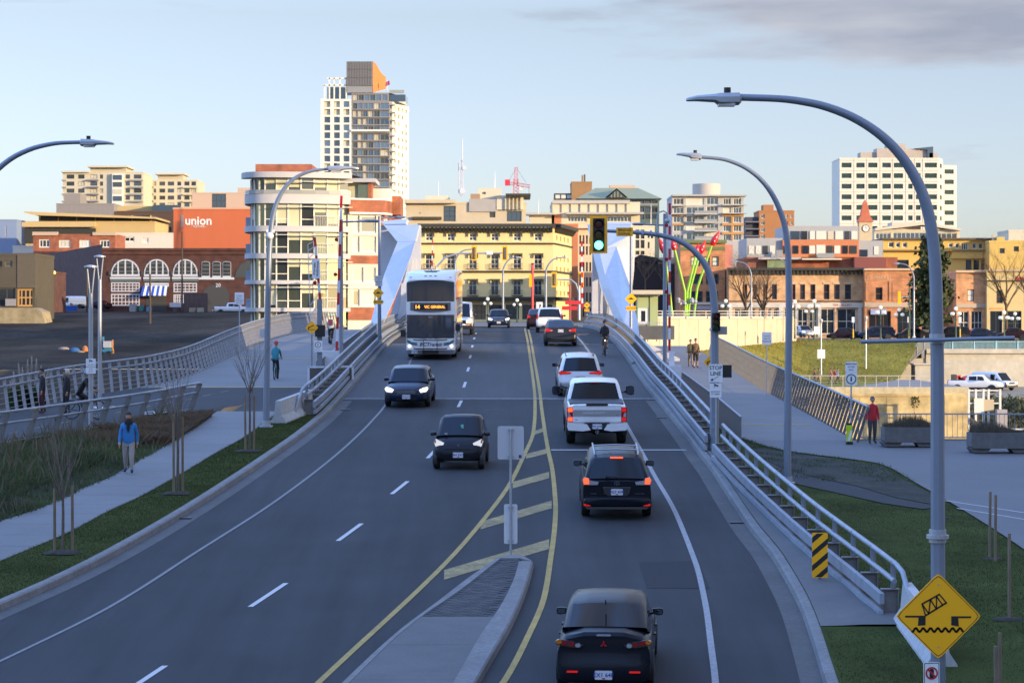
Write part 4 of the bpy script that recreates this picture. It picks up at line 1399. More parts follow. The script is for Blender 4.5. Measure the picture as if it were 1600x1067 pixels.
def tlamp(label,px,ytop,Y,zb):
 b=W(px,ytop,Y)
 t=thing('path_lamp',label,'lamp post',(b.x,Y,zb),0,'path lamps with flat disc heads')
 h=b.z-zb
 MB().tube([(0,0,-.1),(0,0,h-.9)],[.085,.075],10).build('pole',HEADG,t,smooth=50)
 for s in(-1,1):
  mb=MB()
  mb.tube([(s*.03,0,h-1.2),(s*.05,0,h-.8),(s*.13,0,h)],.025,6)
  mb.build('fork',HEADG,t)
 MB().tube([(0,0,h),(0,0,h+.05),(0,0,h+.09)],[.24,.24,.05],16).build('lamp_head',HEADG,t)
 return t
TL=tlamp('path lamp with flat disc head and a white camera notice on its pole',142,418,87,LZ(87)-.1)
tlamp('taller path lamp with flat disc head behind the one with the camera notice',156,402,100,LZ(100)-.1)
SIGNW=mat('sign_white',(.74,.75,.76),.45)
SIGNY=mat('sign_yellow',(1.0,.46,.006),.42)
SIGNK=mat('sign_black',(.012,.012,.012),.5)
SIGNB=mat('sign_back',(.62,.63,.65),.5,.1)
def board(parent,name,pts,m,th=.012,y=0.0,org=None):
 """sign board lying in the x-z plane facing the camera"""
 mb=MB()
 mb.prism(pts,lambda a,b,d:(a,y-d,b),0,th)
 return mb.build(name,m,parent,org)
def camera_glyph(parent,x,z,k,y):
 mb=MB()
 mb.prism([(x-.32*k,z+.12*k),(x+.2*k,z-.10*k),(x+.30*k,z+.05*k),(x-.22*k,z+.27*k)],lambda a,b,d:(a,y-d,b),0,.004)
 mb.prism([(x-.30*k,z-.2*k),(x-.22*k,z-.2*k),(x-.1*k,z+.03*k),(x-.18*k,z+.06*k)],lambda a,b,d:(a,y-d,b),0,.004)
 return mb.build('camera_symbol',SIGNK,parent)
q=W(142,572,86.85)-TL.location
nb_=board(TL,'notice',rrect(q.x-.17,q.z-.26,q.x+.17,q.z+.26,.03),SIGNW,.012,q.y)
camera_glyph(nb_,q.x,q.z+.17,.22,q.y-.013)
for k in range(4):
 text('notice_lettering',('THIS AREA IS','MONITORED BY','VIDEO','CAMERA')[k],.045,SIGNK,nb_,(q.x,q.y-.014,q.z+.04-.075*k),ext=.001)
 # ---------------------------------------------------------------- road signs
Y=41.75
c0=W(1466,962,Y)
S=Y/F
t=thing('road_sign','yellow diamond sign with a raised drawbridge over waves','sign',c0,0)
def dia(r,k=.06):
 out=[]
 for i in range(4):
  a=R(90*i)
  d=Vector((math.cos(a),math.sin(a)))
  n=Vector((-d.y,d.x))
  out+=[d*(r-k)-n*k,d*(r-k*.35),d*(r-k)+n*k]
 return[(v.x,v.y)for v in out]
r=67.5*S
board(t,'sign_board',dia(r),SIGNY,.014)
q=MB()
o_,i_=dia(r-.028),dia(r-.043)
for k in range(12):
 a,b,c_,d_=o_[k],o_[(k+1)%12],i_[(k+1)%12],i_[k]
 q.face([(v[0],-.0155,v[1])for v in(a,b,c_,d_)])
q.build('sign_border',SIGNK,t)
q=MB()
px=lambda x,y:((x-1466)*S,(962-y)*S)
bars=[]
def bar2(mb,p,q_,w):
 p,q_=Vector(px(*p)),Vector(px(*q_))
 d=(q_-p).normalized()*w*S/2
 n=Vector((-d.y,d.x))
 pts=[p-d*.6-n,q_+d*.6-n,q_+d*.6+n,p-d*.6+n]
 mb.prism([(v.x,v.y)for v in pts],lambda a,b,dd:(a,-.0145-dd,b),0,.003)
A_,B_,C_,D_=(1440.5,943),(1467.5,928),(1478.5,941),(1446,961)
for p,q_ in((A_,B_),(D_,C_),(A_,D_),(B_,C_),(A_,(1451,958)),((1451,958),(1453.5,936)),((1453.5,936),(1463,951)),((1463,951),(1463,931)),((1463,931),(1473,945))):
 bar2(q,p,q_,2.8 if(p,q_)in((A_,B_),(D_,C_))else 2.2)
for pl in([(1414,961),(1446,961),(1446,976),(1434,977),(1435,964),(1414,964)],[(1517,962),(1486,962),(1486,976),(1498,978),(1497,965),(1517,965)]):
 q.prism([px(*v)for v in pl],lambda a,b,d:(a,-.0145-d,b),0,.003)
wv=[(1425+i*2.0,983.5+3.0*math.cos((i*2.0)/11.5*2*math.pi))for i in range(41)]
for a,b in zip(wv[:-1],wv[1:]):
 bar2(q,a,b,3.4)
q.build('drawbridge_symbol',SIGNK,t)
q=MB()
for yy in(913,1010):
 a=px(1466,yy)
 q.tube([(a[0],-.014,a[1]),(a[0],-.022,a[1])],.014,8)
q.build('bolts',STEEL,t)
mb=MB()
mb.box(-.05,0,-.3,.05,.12,-.2)
mb.box(-.05,0,.2,.05,.12,.3)
mb.build('bracket',STEEL,t)
c0=W(1455.5,1058,Y)
t=thing('parking_sign','white no-parking sign with red ring and arrows below the bridge sign','sign',c0,R(6))
board(t,'sign_board',rrect(-13*S,-34*S,13*S,24*S,.02),SIGNW,.01)
q=MB()
o_,i_=rrect(-12*S,-33*S,12*S,23*S,.018),rrect(-11*S,-32*S,11*S,22*S,.015)
for k in range(len(o_)):
 q.face([(v[0],-.0115,v[1])for v in(o_[k],o_[(k+1)%len(o_)],i_[(k+1)%len(i_)],i_[k])])
q.build('sign_border',SIGNK,t)
board(t,'p_symbol',rrect(-3.5*S,-1*S,3.5*S,14*S,.03),SIGNK,.004,-.011)
q=MB()
n=20
for k in range(n):
 a0,a1=2*math.pi*k/n,2*math.pi*(k+1)/n
 q.face([(rr*math.cos(a)*S,-.0165,(7+rr*math.sin(a))*S)for rr,a in((7.5,a0),(10,a0),(10,a1),(7.5,a1))])
q.face([(u*S,-.0168,(7+v)*S)for u,v in((-7,5),(-5,7),(7,-5),(5,-7))])
q.build('prohibition_ring',mat('sign_red',(.5,.02,.03),.45),t)
q=MB()
for s in(-1,1):
 q.face([(s*u*S,-.0125,v*S)for u,v in((10.5,-12),(5,-8),(5,-16))])
q.build('arrows',SIGNK,t)
h0=G(1281,905,RZ,.2)
Y=h0.y
S=Y/F
t=thing('hazard_marker','yellow and black diagonally striped hazard marker by the railing','sign',h0)
MB().box(-.03,.0,-.1,.03,.05,(905-840)*S).build('post',POSTM,t)
z0,z1,hw=(905-902)*S,(905-832)*S,12.3*S
board(t,'sign_board',rrect(-hw,z0,hw,z1,.03),SIGNY,.012)
def clip(poly,ax,v,keep):
 out=[]
 for i in range(len(poly)):
  a,b=poly[i],poly[(i+1)%len(poly)]
  ia,ib=(a[ax]-v)*keep>=0,(b[ax]-v)*keep>=0
  if ia:
   out.append(a)
  if ia!=ib:
   k=(v-a[ax])/(b[ax]-a[ax])
   out.append((a[0]+(b[0]-a[0])*k,a[1]+(b[1]-a[1])*k))
 return out
for k in range(5):
 zb=z0-.17+k*.31
 pl=[(-hw,zb),(hw,zb+.30),(hw,zb+.43),(-hw,zb+.13)]
 pl=clip(clip(pl,1,z0+.015,1),1,z1-.015,-1)
 if len(pl)>2:
  board(t,'stripe',pl,SIGNK,.003,-.0125)
m0=G(798,864,RZ,.15)
Y=m0.y
S=Y/F
t=thing('keep_right_sign','two blank grey sign backs on a thin post at the tip of the median','sign',m0+Vector((0,.1,0)))
MB().tube([(0,0,-.1),(0,0,(864-666)*S-.05)],.028,10).build('post',STEEL,t)
board(t,'sign_board',rrect(-20.5*S,(864-718)*S,20.5*S,(864-666)*S,.05),SIGNB,.008,.045)
board(t,'lower_sign_board',rrect(-10.5*S,(864-850)*S,10.5*S,(864-788)*S,.04),mat('sign_back_pale',(.62,.63,.64),.5,.1,var=.06,vscale=4),.008,.045)
for yy in(671,713,793,845):
 MB().box(-.065,-.02,(864-yy)*S-.018,.065,.04,(864-yy)*S+.018).build('clamp',STEEL,t)
board(t,'date_sticker',rrect(12.5*S,(864-716)*S,17*S,(864-711)*S,.005),mat('grey_trim'),.002,.036)
def postsign(name,label,px,ybase,Y,items,zb=None,r=.03,group=None,thick=None,pm=None):
 zb=zb if zb is not None else W(px,ybase,Y).z
 b=Vector((W(px,0,Y).x,Y,zb))
 t=thing(name,label,'sign',b,0,group)
 top=max(W(px,i[1],Y).z for i in items)-zb
 MB().tube([(0,0.03,-.15),(0,0.03,top)],r,8).build('post',pm or STEEL,t)
 return t,Y/F,zb
def zpx(py,Y,zb):return E+(HY-py)/F*Y-zb
def textlines(parent,lines,x,y,ztop,size,lead,m=None):
 for k,l in enumerate(lines):
  text('sign_lettering',l,size,m or SIGNK,parent,(x,y,ztop-lead*k),ext=.001,bold=size*.02)
t,S,zb=postsign('stop_line_sign','white STOP LINE sign with an arrow above a camera notice on a thin post',1119,716,79.3,[(0,568)])
y=-.02
b1=board(t,'sign_board',rrect(-10.8*S-.02,zpx(597,79.3,zb),10.8*S-.02,zpx(569,79.3,zb),.03),SIGNW,.01,y)
textlines(b1,['STOP','LINE'],-.02,y-.012,zpx(575,79.3,zb),.17,.18)
q=MB()
q.prism([(-.10,zpx(594,79.3,zb)+.0),(.10,zpx(588,79.3,zb)),(.11,zpx(587,79.3,zb)),(-.08,zpx(592.6,79.3,zb))],lambda a,b,d:(a-.02,y-.011-d,b),0,.003)
q.prism([(-.17,zpx(595,79.3,zb)),(-.06,zpx(594.5,79.3,zb)),(-.11,zpx(590.5,79.3,zb))],lambda a,b,d:(a-.02,y-.011-d,b),0,.003)
q.build('arrow',SIGNK,b1)
b1=board(t,'camera_notice',rrect(-9*S-.02,zpx(621,79.3,zb),9*S-.02,zpx(599,79.3,zb),.03),SIGNW,.01,y)
camera_glyph(b1,-.0,zpx(603,79.3,zb),.26,y-.012)
textlines(b1,['MONITORED','BY CAMERA'],-.02,y-.012,zpx(612,79.3,zb),.05,.075)
Y=80.0
pts=[(1116,714),(1116.5,560),(1116.5,480),(1113,446),(1105,420),(1090,398),(1068,380),(1042,370),(1012,365),(980,362.5),(948,361)]
org=W(1116,714,Y)
t=thing('traffic_signal','grey signal mast arching over the right lanes with a green light and BRIDGE SIGNAL plate','traffic signal',org)
P_=[W(x,y_,Y)-org for x,y_ in pts]
MB().tube([Vector((0,0,-.2))]+P_[1:3],[.15,.135,.125],8).build('pole',PAINTB,t)
f=[hermite([(i,getattr(a,c_))for i,a in enumerate(P_[2:])])for c_ in 'xz']
n=33
MB().tube([Vector((f[0](i/4),0,f[1](i/4)))for i in range(n)],[.125-.075*i/n for i in range(n)],8).build('arm',PAINTB,t,smooth=50)
def sighead(parent,cx,cz,y,w_,h_,lit=2,back=True,k=1.0,face=True):
 hd=MB().box(cx-w_*.33,y-.02,cz-h_*.44,cx+w_*.33,y+.18,cz+h_*.44).build('signal_head',SIGNK,parent)
 if back:
  q=MB()
  for a,b,c_,d_ in((-.5,-.5,.5,-.41),(-.5,.41,.5,.5),(-.5,-.41,-.31,.41),(.31,-.41,.5,.41)):
   q.box(cx+a*w_,y,cz+b*h_,cx+c_*w_,y+.015,cz+d_*h_)
  q.build('backboard',SIGNY,hd)
 cols=(mat('sig_red',(.10,.008,.008),.3),mat('sig_amber',(.10,.06,.005),.3),mat('sig_green_off',(.008,.05,.03),.3))
 for i in range(3):
  zz=cz+h_*(.28-.28*i)
  r_=w_*.25
  m=mat('sig_green',(.2,.8,.6),.3,emit=(.10,.95,.72),estr=3.6)if i==lit else cols[i]
  q=MB()
  q.tube([(cx,y-.03,zz),(cx,y-.045,zz),(cx,y-.05,zz)],[r_,r_*.8,r_*.3],14)
  q.build('signal_lens',m,hd)
  q=MB()
  q.loft([[(cx+math.cos(R(200-220*j/10))*r_*1.12,yy,zz+math.sin(R(200-220*j/10))*r_*1.12)for j in range(11)]for yy in(y-.02,y-.20)],closed=False)
  q.build('visor',SIGNK,hd)
 return hd
q=W(935.5,367,Y-.25)-org
sighead(t,q.x,q.z,q.y,27*Y/F,58*Y/F)
q=W(976,362.5,Y-.2)-org
S=Y/F
b1=board(t,'name_plate',rrect(q.x-13*S,q.z-6.8*S,q.x+13*S,q.z+6.8*S,.03),SIGNY,.012,q.y)
textlines(b1,['BRIDGE','SIGNAL'],q.x,q.y-.014,q.z+.055,.125,.12)
q=W(1119,503,Y-.3)-org
sighead(t,q.x,q.z,q.y,19*S,32*S,lit=9,back=False)
mb=MB()
for x0 in(1018,1028,1004):
 q=W(x0,366,Y)-org
 mb.tube([q+Vector((-.03,0,-.01)),q+Vector((.03,0,0))],.13,8)
mb.build('arm_clamp',PAINTB,t)
mb=MB()
q=W(1027,362,Y)-org
mb.tube([q,q+Vector((0,0,.5)),q+Vector((.06,0,.62)),q+Vector((.2,0,.66)),q+Vector((.30,0,.6)),q+Vector((.32,0,.42))],.022,6)
mb.sphere(q+Vector((.32,0,.34)),.085,10,6)
mb.build('camera',HEADG,t,smooth=50)
for zz in(515,575):
 q=W(1116,zz,Y)-org
 MB().tube([q+Vector((0,0,-.05)),q+Vector((0,0,.05))],.155,8).build('pole_band',STEEL,t)
mb=MB()
q=W(1136,580,Y-.2)-org
mb.box(q.x-.14,q.y-.1,q.z-.2,q.x+.14,q.y+.12,q.z+.2)
mb.box(q.x-.35,q.y+.1,q.z+.15,q.x-.05,q.y+.16,q.z+.2)
mb.build('walk_signal',SIGNK,t)
q=W(1124,517,Y-.1)-org
MB().box(q.x-.05,q.y,q.z-.12,q.x+.25,q.y+.3,q.z+.14).build('speaker',HEADG,t)
def smalldia(name,label,px_,py_,Y,rpx,lower=None,post=None,glyph='bridge',zb=None):
 base=W(px_,post,Y)if post else W(px_,py_+30,Y)
 zb_=base.z if zb is None else zb
 t=thing(name,label,'sign',(base.x,Y,zb_))
 zc_=W(px_,py_,Y).z-zb_
 S=Y/F
 MB().tube([(0,.04,-.2),(0,.04,zc_+.2)],.035,8).build('post',PAINTB,t)
 bd=board(t,'sign_board',[(a,b+zc_)for a,b in dia(rpx*S,.03)],SIGNY,.012)
 g=MB()
 fn=lambda a,b,d:(a,-.0125-d,b+zc_)
 r_=rpx*S
 if glyph=='bridge':
  g.prism([(-.5*r_,-.1*r_),(.35*r_,.3*r_),(.3*r_,.42*r_),(-.55*r_,.05*r_)],fn,0,.003)
  g.prism([(-.55*r_,-.25*r_),(.5*r_,-.25*r_),(.5*r_,-.33*r_),(-.55*r_,-.33*r_)],fn,0,.003)
  g.prism([(-.6*r_,-.05*r_),(-.4*r_,-.05*r_),(-.42*r_,-.25*r_),(-.55*r_,-.25*r_)],fn,0,.003)
 else:
  g.prism([(-.55*r_,-.02*r_),(-.35*r_,-.02*r_),(-.15*r_,.22*r_),(.15*r_,.22*r_),(.35*r_,-.02*r_),(.55*r_,-.02*r_),(.55*r_,-.1*r_),(-.55*r_,-.1*r_)],fn,0,.003)
 g.build('symbol',SIGNK,bd)
 if lower:
  zl=W(px_,py_+rpx*1.55,Y).z-zb_
  b2=board(t,'word_plate',rrect(-rpx*.82*S,zl-rpx*.36*S,rpx*.82*S,zl+rpx*.36*S,.02),SIGNY,.012)
  text('sign_lettering',lower,rpx*.42*S,SIGNK,b2,(0,-.014,zl),ext=.001,bold=.003)
 return t
smalldia('road_sign','yellow drawbridge diamond peeking out behind the STOP LINE sign',1111,566,81,12,None,700)
smalldia('bump_sign','yellow bump diamond with word plate on the pole before the right truss',986,467,150,9.5,'CAUTION',520,'bump')
smalldia('bump_sign','yellow bump diamond with a word plate on the pole before the left truss',591,458,130,9,'CAUTION',520,'bump')
smalldia('bump_sign','small far yellow bump sign at the end of the right railing',917,477,214,5,'CAUTION',497,'bump')
DUM=None
def polearm(label,px_,ytop,ybase,Y,arms,r=.09,group='bridge poles with short lamp arms'):
 b=W(px_,ybase,Y)
 t=thing('bridge_lamp',label,'lamp post',b,0,group)
 h=(ybase-ytop)/F*Y
 MB().tube([(0,0,-.3),(0,0,h)],[r,r*.8],10).build('pole',PAINTB,t,smooth=50)
 for ya_,x1 in arms:
  z=(ybase-ya_)/F*Y
  dx=(x1-px_)/F*Y
  MB().tube([(0,0,z),(dx,0,z+.05)],[.045,.035],8).build('arm',PAINTB,t,smooth=50)
  s=1 if dx>0 else-1
  q=MB()
  q.loft([[(dx*k,u*w_,z+.05+v*hh)for u,v in((-1,0),(-.5,-1),(.5,-1),(1,0),(.5,1),(-.5,1))]for k,w_,hh in((.62,.06,.04),(.68,.14,.07),(.95,.14,.06),(1.0,.05,.03))])
  q.build('lamp_head',PAINTB,t)
 return t
polearm('bridge pole with a lamp arm beside the raised gate left of the roadway',533,343,571,118,[(347,592)],.11)
pb=polearm('bridge pole standing before the left white truss with a notice and bump sign',593,338,522,131,[(341,634),(347,560)],.10)
polearm('dark bridge pole beside the red and white gate right of the roadway',1039,334,570,118,[(352,988)],.11)
polearm('bridge pole standing before the right white truss',986,355,522,151,[],.10)
q=W(592,439,130.8)
t=thing('notice_sign','grey text notice high on the pole before the left truss','sign',q)
bd=board(t,'sign_board',rrect(-.19,-.27,.19,.27,.02),SIGNB,.012,-.05)
textlines(bd,['CYCLISTS','USE','MULTI-USE','PATH'],0,-.064,.17,.06,.11)
MB().box(-.02,-.04,-.05,.02,.1,.05).build('bracket',STEEL,t)
# ---------------------------------------------------------------- bridge gates
GRED=mat('gate_red',(.45,.012,.02),.45)
GWH=mat('gate_white',(.62,.64,.68),.45)
def gate(label,pt,pb_,Y,n,w_=.13,cab_=None,group='raised bridge gates',lights=()):
 a,b=W(*pb_,Y),W(*pt,Y)
 t=thing('bridge_gate',label,'gate',a,0,group)
 for i in range(n):
  p,q=Vector((0,0,0)).lerp(b-a,i/n),Vector((0,0,0)).lerp(b-a,(i+1)/n)
  MB().beam(p,q,w_,.06,up=(0,1,0)).build('arm_section',GRED if i%2==n%2-1 or(n-1-i)%2==0 else GWH,t)
 for k in lights:
  p=(b-a)*k
  MB().tube([p+Vector((-.16,-.05,0)),p+Vector((-.16,-.12,0))],.09,10).build('gate_lamp',mat('lens_red'),t)
 if cab_:
  x0,y0_,x1,y1_=cab_
  p,q=W(x0,y1_,Y)-a,W(x1,y0_,Y)-a
  MB().box(p.x,-.35,p.z,q.x,.35,q.z).build('cabinet',mat('cabinet_white',(.60,.62,.65),.5,var=.08,vscale=3),t)
 return t
gate('tall raised red and white gate arm left of the roadway beside a bridge pole',(533.5,306),(526,552),116.5,13,.12,(503,548,530,574),lights=(.5,.72))
gl=gate('shorter red and white gate arm on the left path with a text board',(491.5,371),(503,500),111,9,.11,None,lights=(.45,))
q=MB()
a_=W(503,500,111)
for(xa,ya_),(xb,yb_)in(((481,382),(494,376)),((481,382),(487,560)),((487,560),(494,545)),((481.5,392),(493,384)),((482,404),(493,394)),((482,415),(492,405)),((483,438),(494,425)),((483,450),(495,435)),((484,478),(498,460)),((485,492),(498,476)),((486,520),(498,500)),((487,545),(497,522))):
 q.beam(W(xa,ya_,111)-a_,W(xb,yb_,111)-a_,.03,.03)
q.build('lattice',GWH,gl)
q=W(494,420,110.9)-a_
bd=board(gl,'text_board',[(q.x-.17,q.z-.46),(q.x+.20,q.z-.42),(q.x+.14,q.z+.46),(q.x-.2,q.z+.42)],SIGNW,.012,-.08)
text('sign_lettering','PEDESTRIANS',.11,SIGNK,bd,(q.x+.07,-.094,q.z),(R(90),R(-87),0),.001,bold=.003)
text('sign_lettering','STOP HERE',.11,SIGNK,bd,(q.x-.07,-.094,q.z),(R(90),R(-87),0),.001,bold=.003)
gate('red and white gate arm right of the roadway beside a dark pole',(1046.5,318),(1046,548),115.5,13,.11,(1037,571,1064,604),lights=(.4,.62,.85))
gate('far thin red and white gate arm at the right end of the bridge',(909,377),(910,482),216,13,.16)
gate('far thin red and white gate arm rising behind the bus roof',(676,375),(674.5,432),216,7,.10)
q=W(1050,570,115.4)
MB().box(-.12,-.12,-.6,.12,.12,.75).build('gate_post',GWH,None,(W(1050,555,115.4).x,115.6,W(0,575,115.4).z))
tag(bpy.context.scene.objects['gate_post'],'short white post carrying the right gate arm','post')
Y=110.5
p=W(499.5,600,Y)
t=thing('path_signal','grey path post with the back of a black signal and a pedestrian notice','traffic signal',p)
MB().box(-.11,-.06,-.2,.11,.06,(600-468)/F*Y).build('post',PAINTB,t)
q=W(500,517,Y-.2)-p
MB().box(q.x-.22,q.y-.05,q.z-.26,q.x+.22,q.y+.14,q.z+.26).build('signal_back',SIGNK,t)
q=W(498,541,Y-.2)-p
bd=board(t,'notice',rrect(q.x-.22,q.z-.25,q.x+.16,q.z+.25,.02),SIGNW,.012,q.y)
g=MB()
n=18
for k in range(n):
 a0,a1=2*math.pi*k/n,2*math.pi*(k+1)/n
 g.face([(q.x-.03+rr*math.cos(a),q.y-.015,q.z+.06+rr*math.sin(a))for rr,a in((.11,a0),(.135,a0),(.135,a1),(.11,a1))])
g.tube([(q.x-.03,q.y-.014,q.z+.0),(q.x-.03,q.y-.016,q.z+.0)],.01,6)
g.box(q.x-.045,q.y-.016,q.z-.01,q.x-.015,q.y-.012,q.z+.12)
g.build('pedestrian_symbol',SIGNK,bd)
text('sign_lettering','KEEP LEFT',.055,SIGNK,bd,(q.x-.03,q.y-.014,q.z-.16),ext=.001)
smalldia('road_sign','yellow drawbridge diamond beside the black signal on the left path',487,512,110.2,10.5,None,600)
for nm,lab,px_,yb_,yt,Y_,hw,ls in(('notice_sign','white text notice on a thin post by the left path railing',374,556,457,141,.26,['CYCLISTS','YIELD TO','PEDESTRIANS','KEEP RIGHT']),('notice_sign','pale text notice on a thin post on the right path',1198,617,519,124,.24,['CYCLISTS','YIELD TO','PEDESTRIANS'])):
 t,S,zb=postsign(nm,lab,px_,yb_,Y_,[(0,yt)],r=.028)
 zt_=zpx(yt,Y_,zb)
 bd=board(t,'sign_board',rrect(-hw,zt_-hw*2.6,hw,zt_,.03),SIGNW,.012,-.0)
 textlines(bd,ls,0,-.014,zt_-.2,.075,.13)
t,S,zb=postsign('pedestrian_sign','white PEDESTRIAN ACCESS ONLY sign with a walking figure in a ring',1330,690,94.5,[(0,566)],zb=PZ(94.5))
zt_=zpx(565,94.5,zb)
bd=board(t,'sign_board',rrect(-.22,zt_-.40,.22,zt_,.03),SIGNW,.012,0)
textlines(bd,['PEDESTRIAN','ACCESS','ONLY'],0,-.014,zt_-.09,.075,.11)
bd=board(t,'symbol_board',rrect(-.22,zt_-.90,.22,zt_-.41,.03),SIGNW,.012,0)
g=MB()
for k in range(20):
 a0,a1=2*math.pi*k/20,2*math.pi*(k+1)/20
 g.face([(rr*math.cos(a),-.0145,zt_-.66+rr*math.sin(a))for rr,a in((.155,a0),(.195,a0),(.195,a1),(.155,a1))])
g.box(-.03,-.0145,zt_-.75,.03,-.0125,zt_-.60)
g.box(-.02,-.0145,zt_-.59,.02,-.0125,zt_-.55)
g.build('pedestrian_symbol',mat('sign_green_ring',(.01,.06,.04),.5),bd)
p=Vector((W(1327,0,94).x,94,PZ(94)+.04))
t=thing('delineator','yellow-green delineator post on a black foot by the right railing end','bollard',p)
MB().box(-.11,-.05,.1,.11,.02,.72).build('panel',mat('hi_vis',(.50,.62,.02),.5),t)
MB().box(-.12,-.12,0,.12,.12,.1).build('foot',DARK,t)
MB().prism([(-.08,.12),(.02,.12),(.1,.5),(.04,.52)],lambda a,b,d:(a,-.055-d,b),0,.004).build('white_stripe',SIGNW,t)
MB().box(-.1,-.04,.72,.1,.03,.80).build('cap',DARK,t)
# ---------------------------------------------------------------- path railings of leaning plates
def path_railing(label,P0,h,lean,step,rails,wires,fz,pm,pw=.16,group='leaning path railings',infill=None):
 """P0: list of base points (x, y); lean = outward tilt vector at the top"""
 org=Vector((P0[0][0],P0[0][1],fz(P0[0][1])))
 t=thing('path_railing',label,'railing',org,0,group)
 pts=[Vector((x,y))for x,y in P0]
 cum=[0]
 for a,b in zip(pts[:-1],pts[1:]):
  cum.append(cum[-1]+(b-a).length)
 fx=hermite([(c,p.x)for c,p in zip(cum,pts)])
 fy=hermite([(c,p.y)for c,p in zip(cum,pts)])
 Ltot=cum[-1]
 def at(s,k):
  x,y=fx(s),fy(s)
  d=Vector((fx(s+.1)-fx(s-.1),fy(s+.1)-fy(s-.1))).normalized()
  nrm=Vector((d.y,-d.x))
  o=nrm*lean[0]*k+d*lean[1]*k
  return Vector((x+o.x,y+o.y,fz(y)+.02+h*k))-org,d,nrm
 n=int(Ltot/step)
 for i in range(n+1):
  s=Ltot*i/n
  a,d,nr=at(s,0)
  b,_,_=at(s,1)
  MB().beam(a,b,.035,pw,up=(nr.x,nr.y,0)).build('post',pm,t)
 ss=span(0,Ltot,.9)
 for k,r_,nm in rails:
  MB().tube([at(s,k)[0]for s in ss],r_,6).build(nm,RAILM,t,smooth=60)
 for k in wires:
  MB().tube([at(s,k)[0]for s in span(0,Ltot,1.5)],.010,4).build('wire',STEEL,t)
 return t
PLM=mat('railing_plate',(.23,.22,.21),.6,.25,var=.15,vscale=3)
zl=lambda y:LZ(y)
path_railing('long curving railing of leaning plates on the far side of the left path',[(-25.5,77),(-21.8,90),(-19.8,96),(-18.5,107),(-16.5,117),(-15.7,130),(-15.45,150),(-15.2,172),(-14.6,190),(-13.5,200)],1.35,(-.45,.75),1.05,((1.0,.045,'top_rail'),(.78,.04,'hand_rail')),(.15,.3,.45,.6),zl,PLM,.13)
path_railing('near railing of leaning plates between the left path and the planting',[(-20.2,70),(-16.4,79),(-14.6,86),(-12.5,96.5)],1.25,(.55,-.25),1.9,((1.0,.045,'top_rail'),(.70,.035,'hand_rail')),(.2,),zl,PLM,.20)
zp=lambda y:PZ(y)+.03
path_railing('railing of leaning steel plates along the outer edge of the right path',[(13.15,95),(13.1,106),(12.95,131),(13.1,155),(13.2,168)],1.35,(.30,-.85),.95,((1.0,.05,'top_rail'),),(.25,.5,.75),zp,mat('railing_plate_pale',(.33,.32,.30),.55,.3,var=.1),.11)
def pickets(label,P0,h,step,fz,m,group='picket railings beside the bridge'):
 org=Vector((P0[0][0],P0[0][1],fz(P0[0][1])))
 t=thing('picket_railing',label,'railing',org,0,group)
 for a,b in zip(P0[:-1],P0[1:]):
  a,b=Vector(a),Vector(b)
  n=max(1,int((b-a).length/step))
  MB().beam(Vector((a.x,a.y,fz(a.y)+h))-org,Vector((b.x,b.y,fz(b.y)+h))-org,.07,.05).build('top_rail',RAILM,t)
  me=MB().box(-.015,-.05,.05,.015,.05,h).mesh('picket',m)
  for i in range(n+1):
   p=a.lerp(b,i/n)
   put('picket',me,t,Vector((p.x,p.y,fz(p.y)))-org,(0,0,0))
 return t
pickets('dark picket railing between the ramp and the roadway on the left',[(-8.75,111.8),(-8.7,118),(-8.6,134),(-8.5,152)],1.35,.28,zl,mat('picket_grey',(.20,.20,.20),.5,.3))
pickets('picket railing along the inner edge of the right path',[(8.3,90.5),(8.35,101),(8.3,116),(8.2,132)],1.3,.28,zp,mat('picket_grey'))
p=W(482,605,109)
t=thing('fence_panel','short white-framed fence panels around the left gate machinery','fence',(p.x,109,LZ(109)))
q=MB()
for x0,x1,yy in((-.0,.75,0),(.95,1.9,.6)):
 q.box(x0-.04,yy-.03,0,x0+.04,yy+.03,1.25)
 q.box(x1-.04,yy-.03,0,x1+.04,yy+.03,1.25)
 q.box(x0,yy-.03,1.2,x1,yy+.03,1.27)
q.build('frame',GWH,t)
for x0,x1,yy in((-.0,.75,0),(.95,1.9,.6)):
 MB().box(x0+.06,yy-.01,.12,x1-.06,yy+.01,1.18).build('panel',mat('panel_brown',(.09,.08,.07),.7),t)
 # ---------------------------------------------------------------- young trees and stakes
BARK=mat('bark',(.13,.105,.08),.9,var=.3,vscale=12)
WOOD=mat('stake_wood',(.19,.145,.095),.85,var=.25,vscale=8,stretch=(1,1,.2))
def branchy(mb,p,d,L,r,depth,spread=.6,up=.25,seg=3,twigs=3,rg=rnd):
 pts=[p.copy()]
 rad=[r]
 q=p.copy()
 dd=d.copy()
 for i in range(seg):
  dd=(dd+Vector((rg.gauss(0,.10),rg.gauss(0,.10),rg.gauss(0,.06)+up*.12))).normalized()
  q=q+dd*L/seg
  pts.append(q.copy())
  rad.append(r*(1-.62*(i+1)/seg))
 mb.tube(pts,rad,5 if r>.03 else 3,caps=False)
 if depth<=0:
  return
 for k in range(twigs):
  i=rg.randint(1,seg)
  base=pts[i]
  ax=dd.orthogonal().normalized()
  ax.rotate(Matrix.Rotation(rg.uniform(0,2*math.pi),3,dd))
  nd=(dd*(1-spread*.5)+ax*spread+Vector((0,0,up*.5))).normalized()
  branchy(mb,base,nd,L*rg.uniform(.5,.78),rad[i]*.62,depth-1,spread,up,seg,twigs,rg)
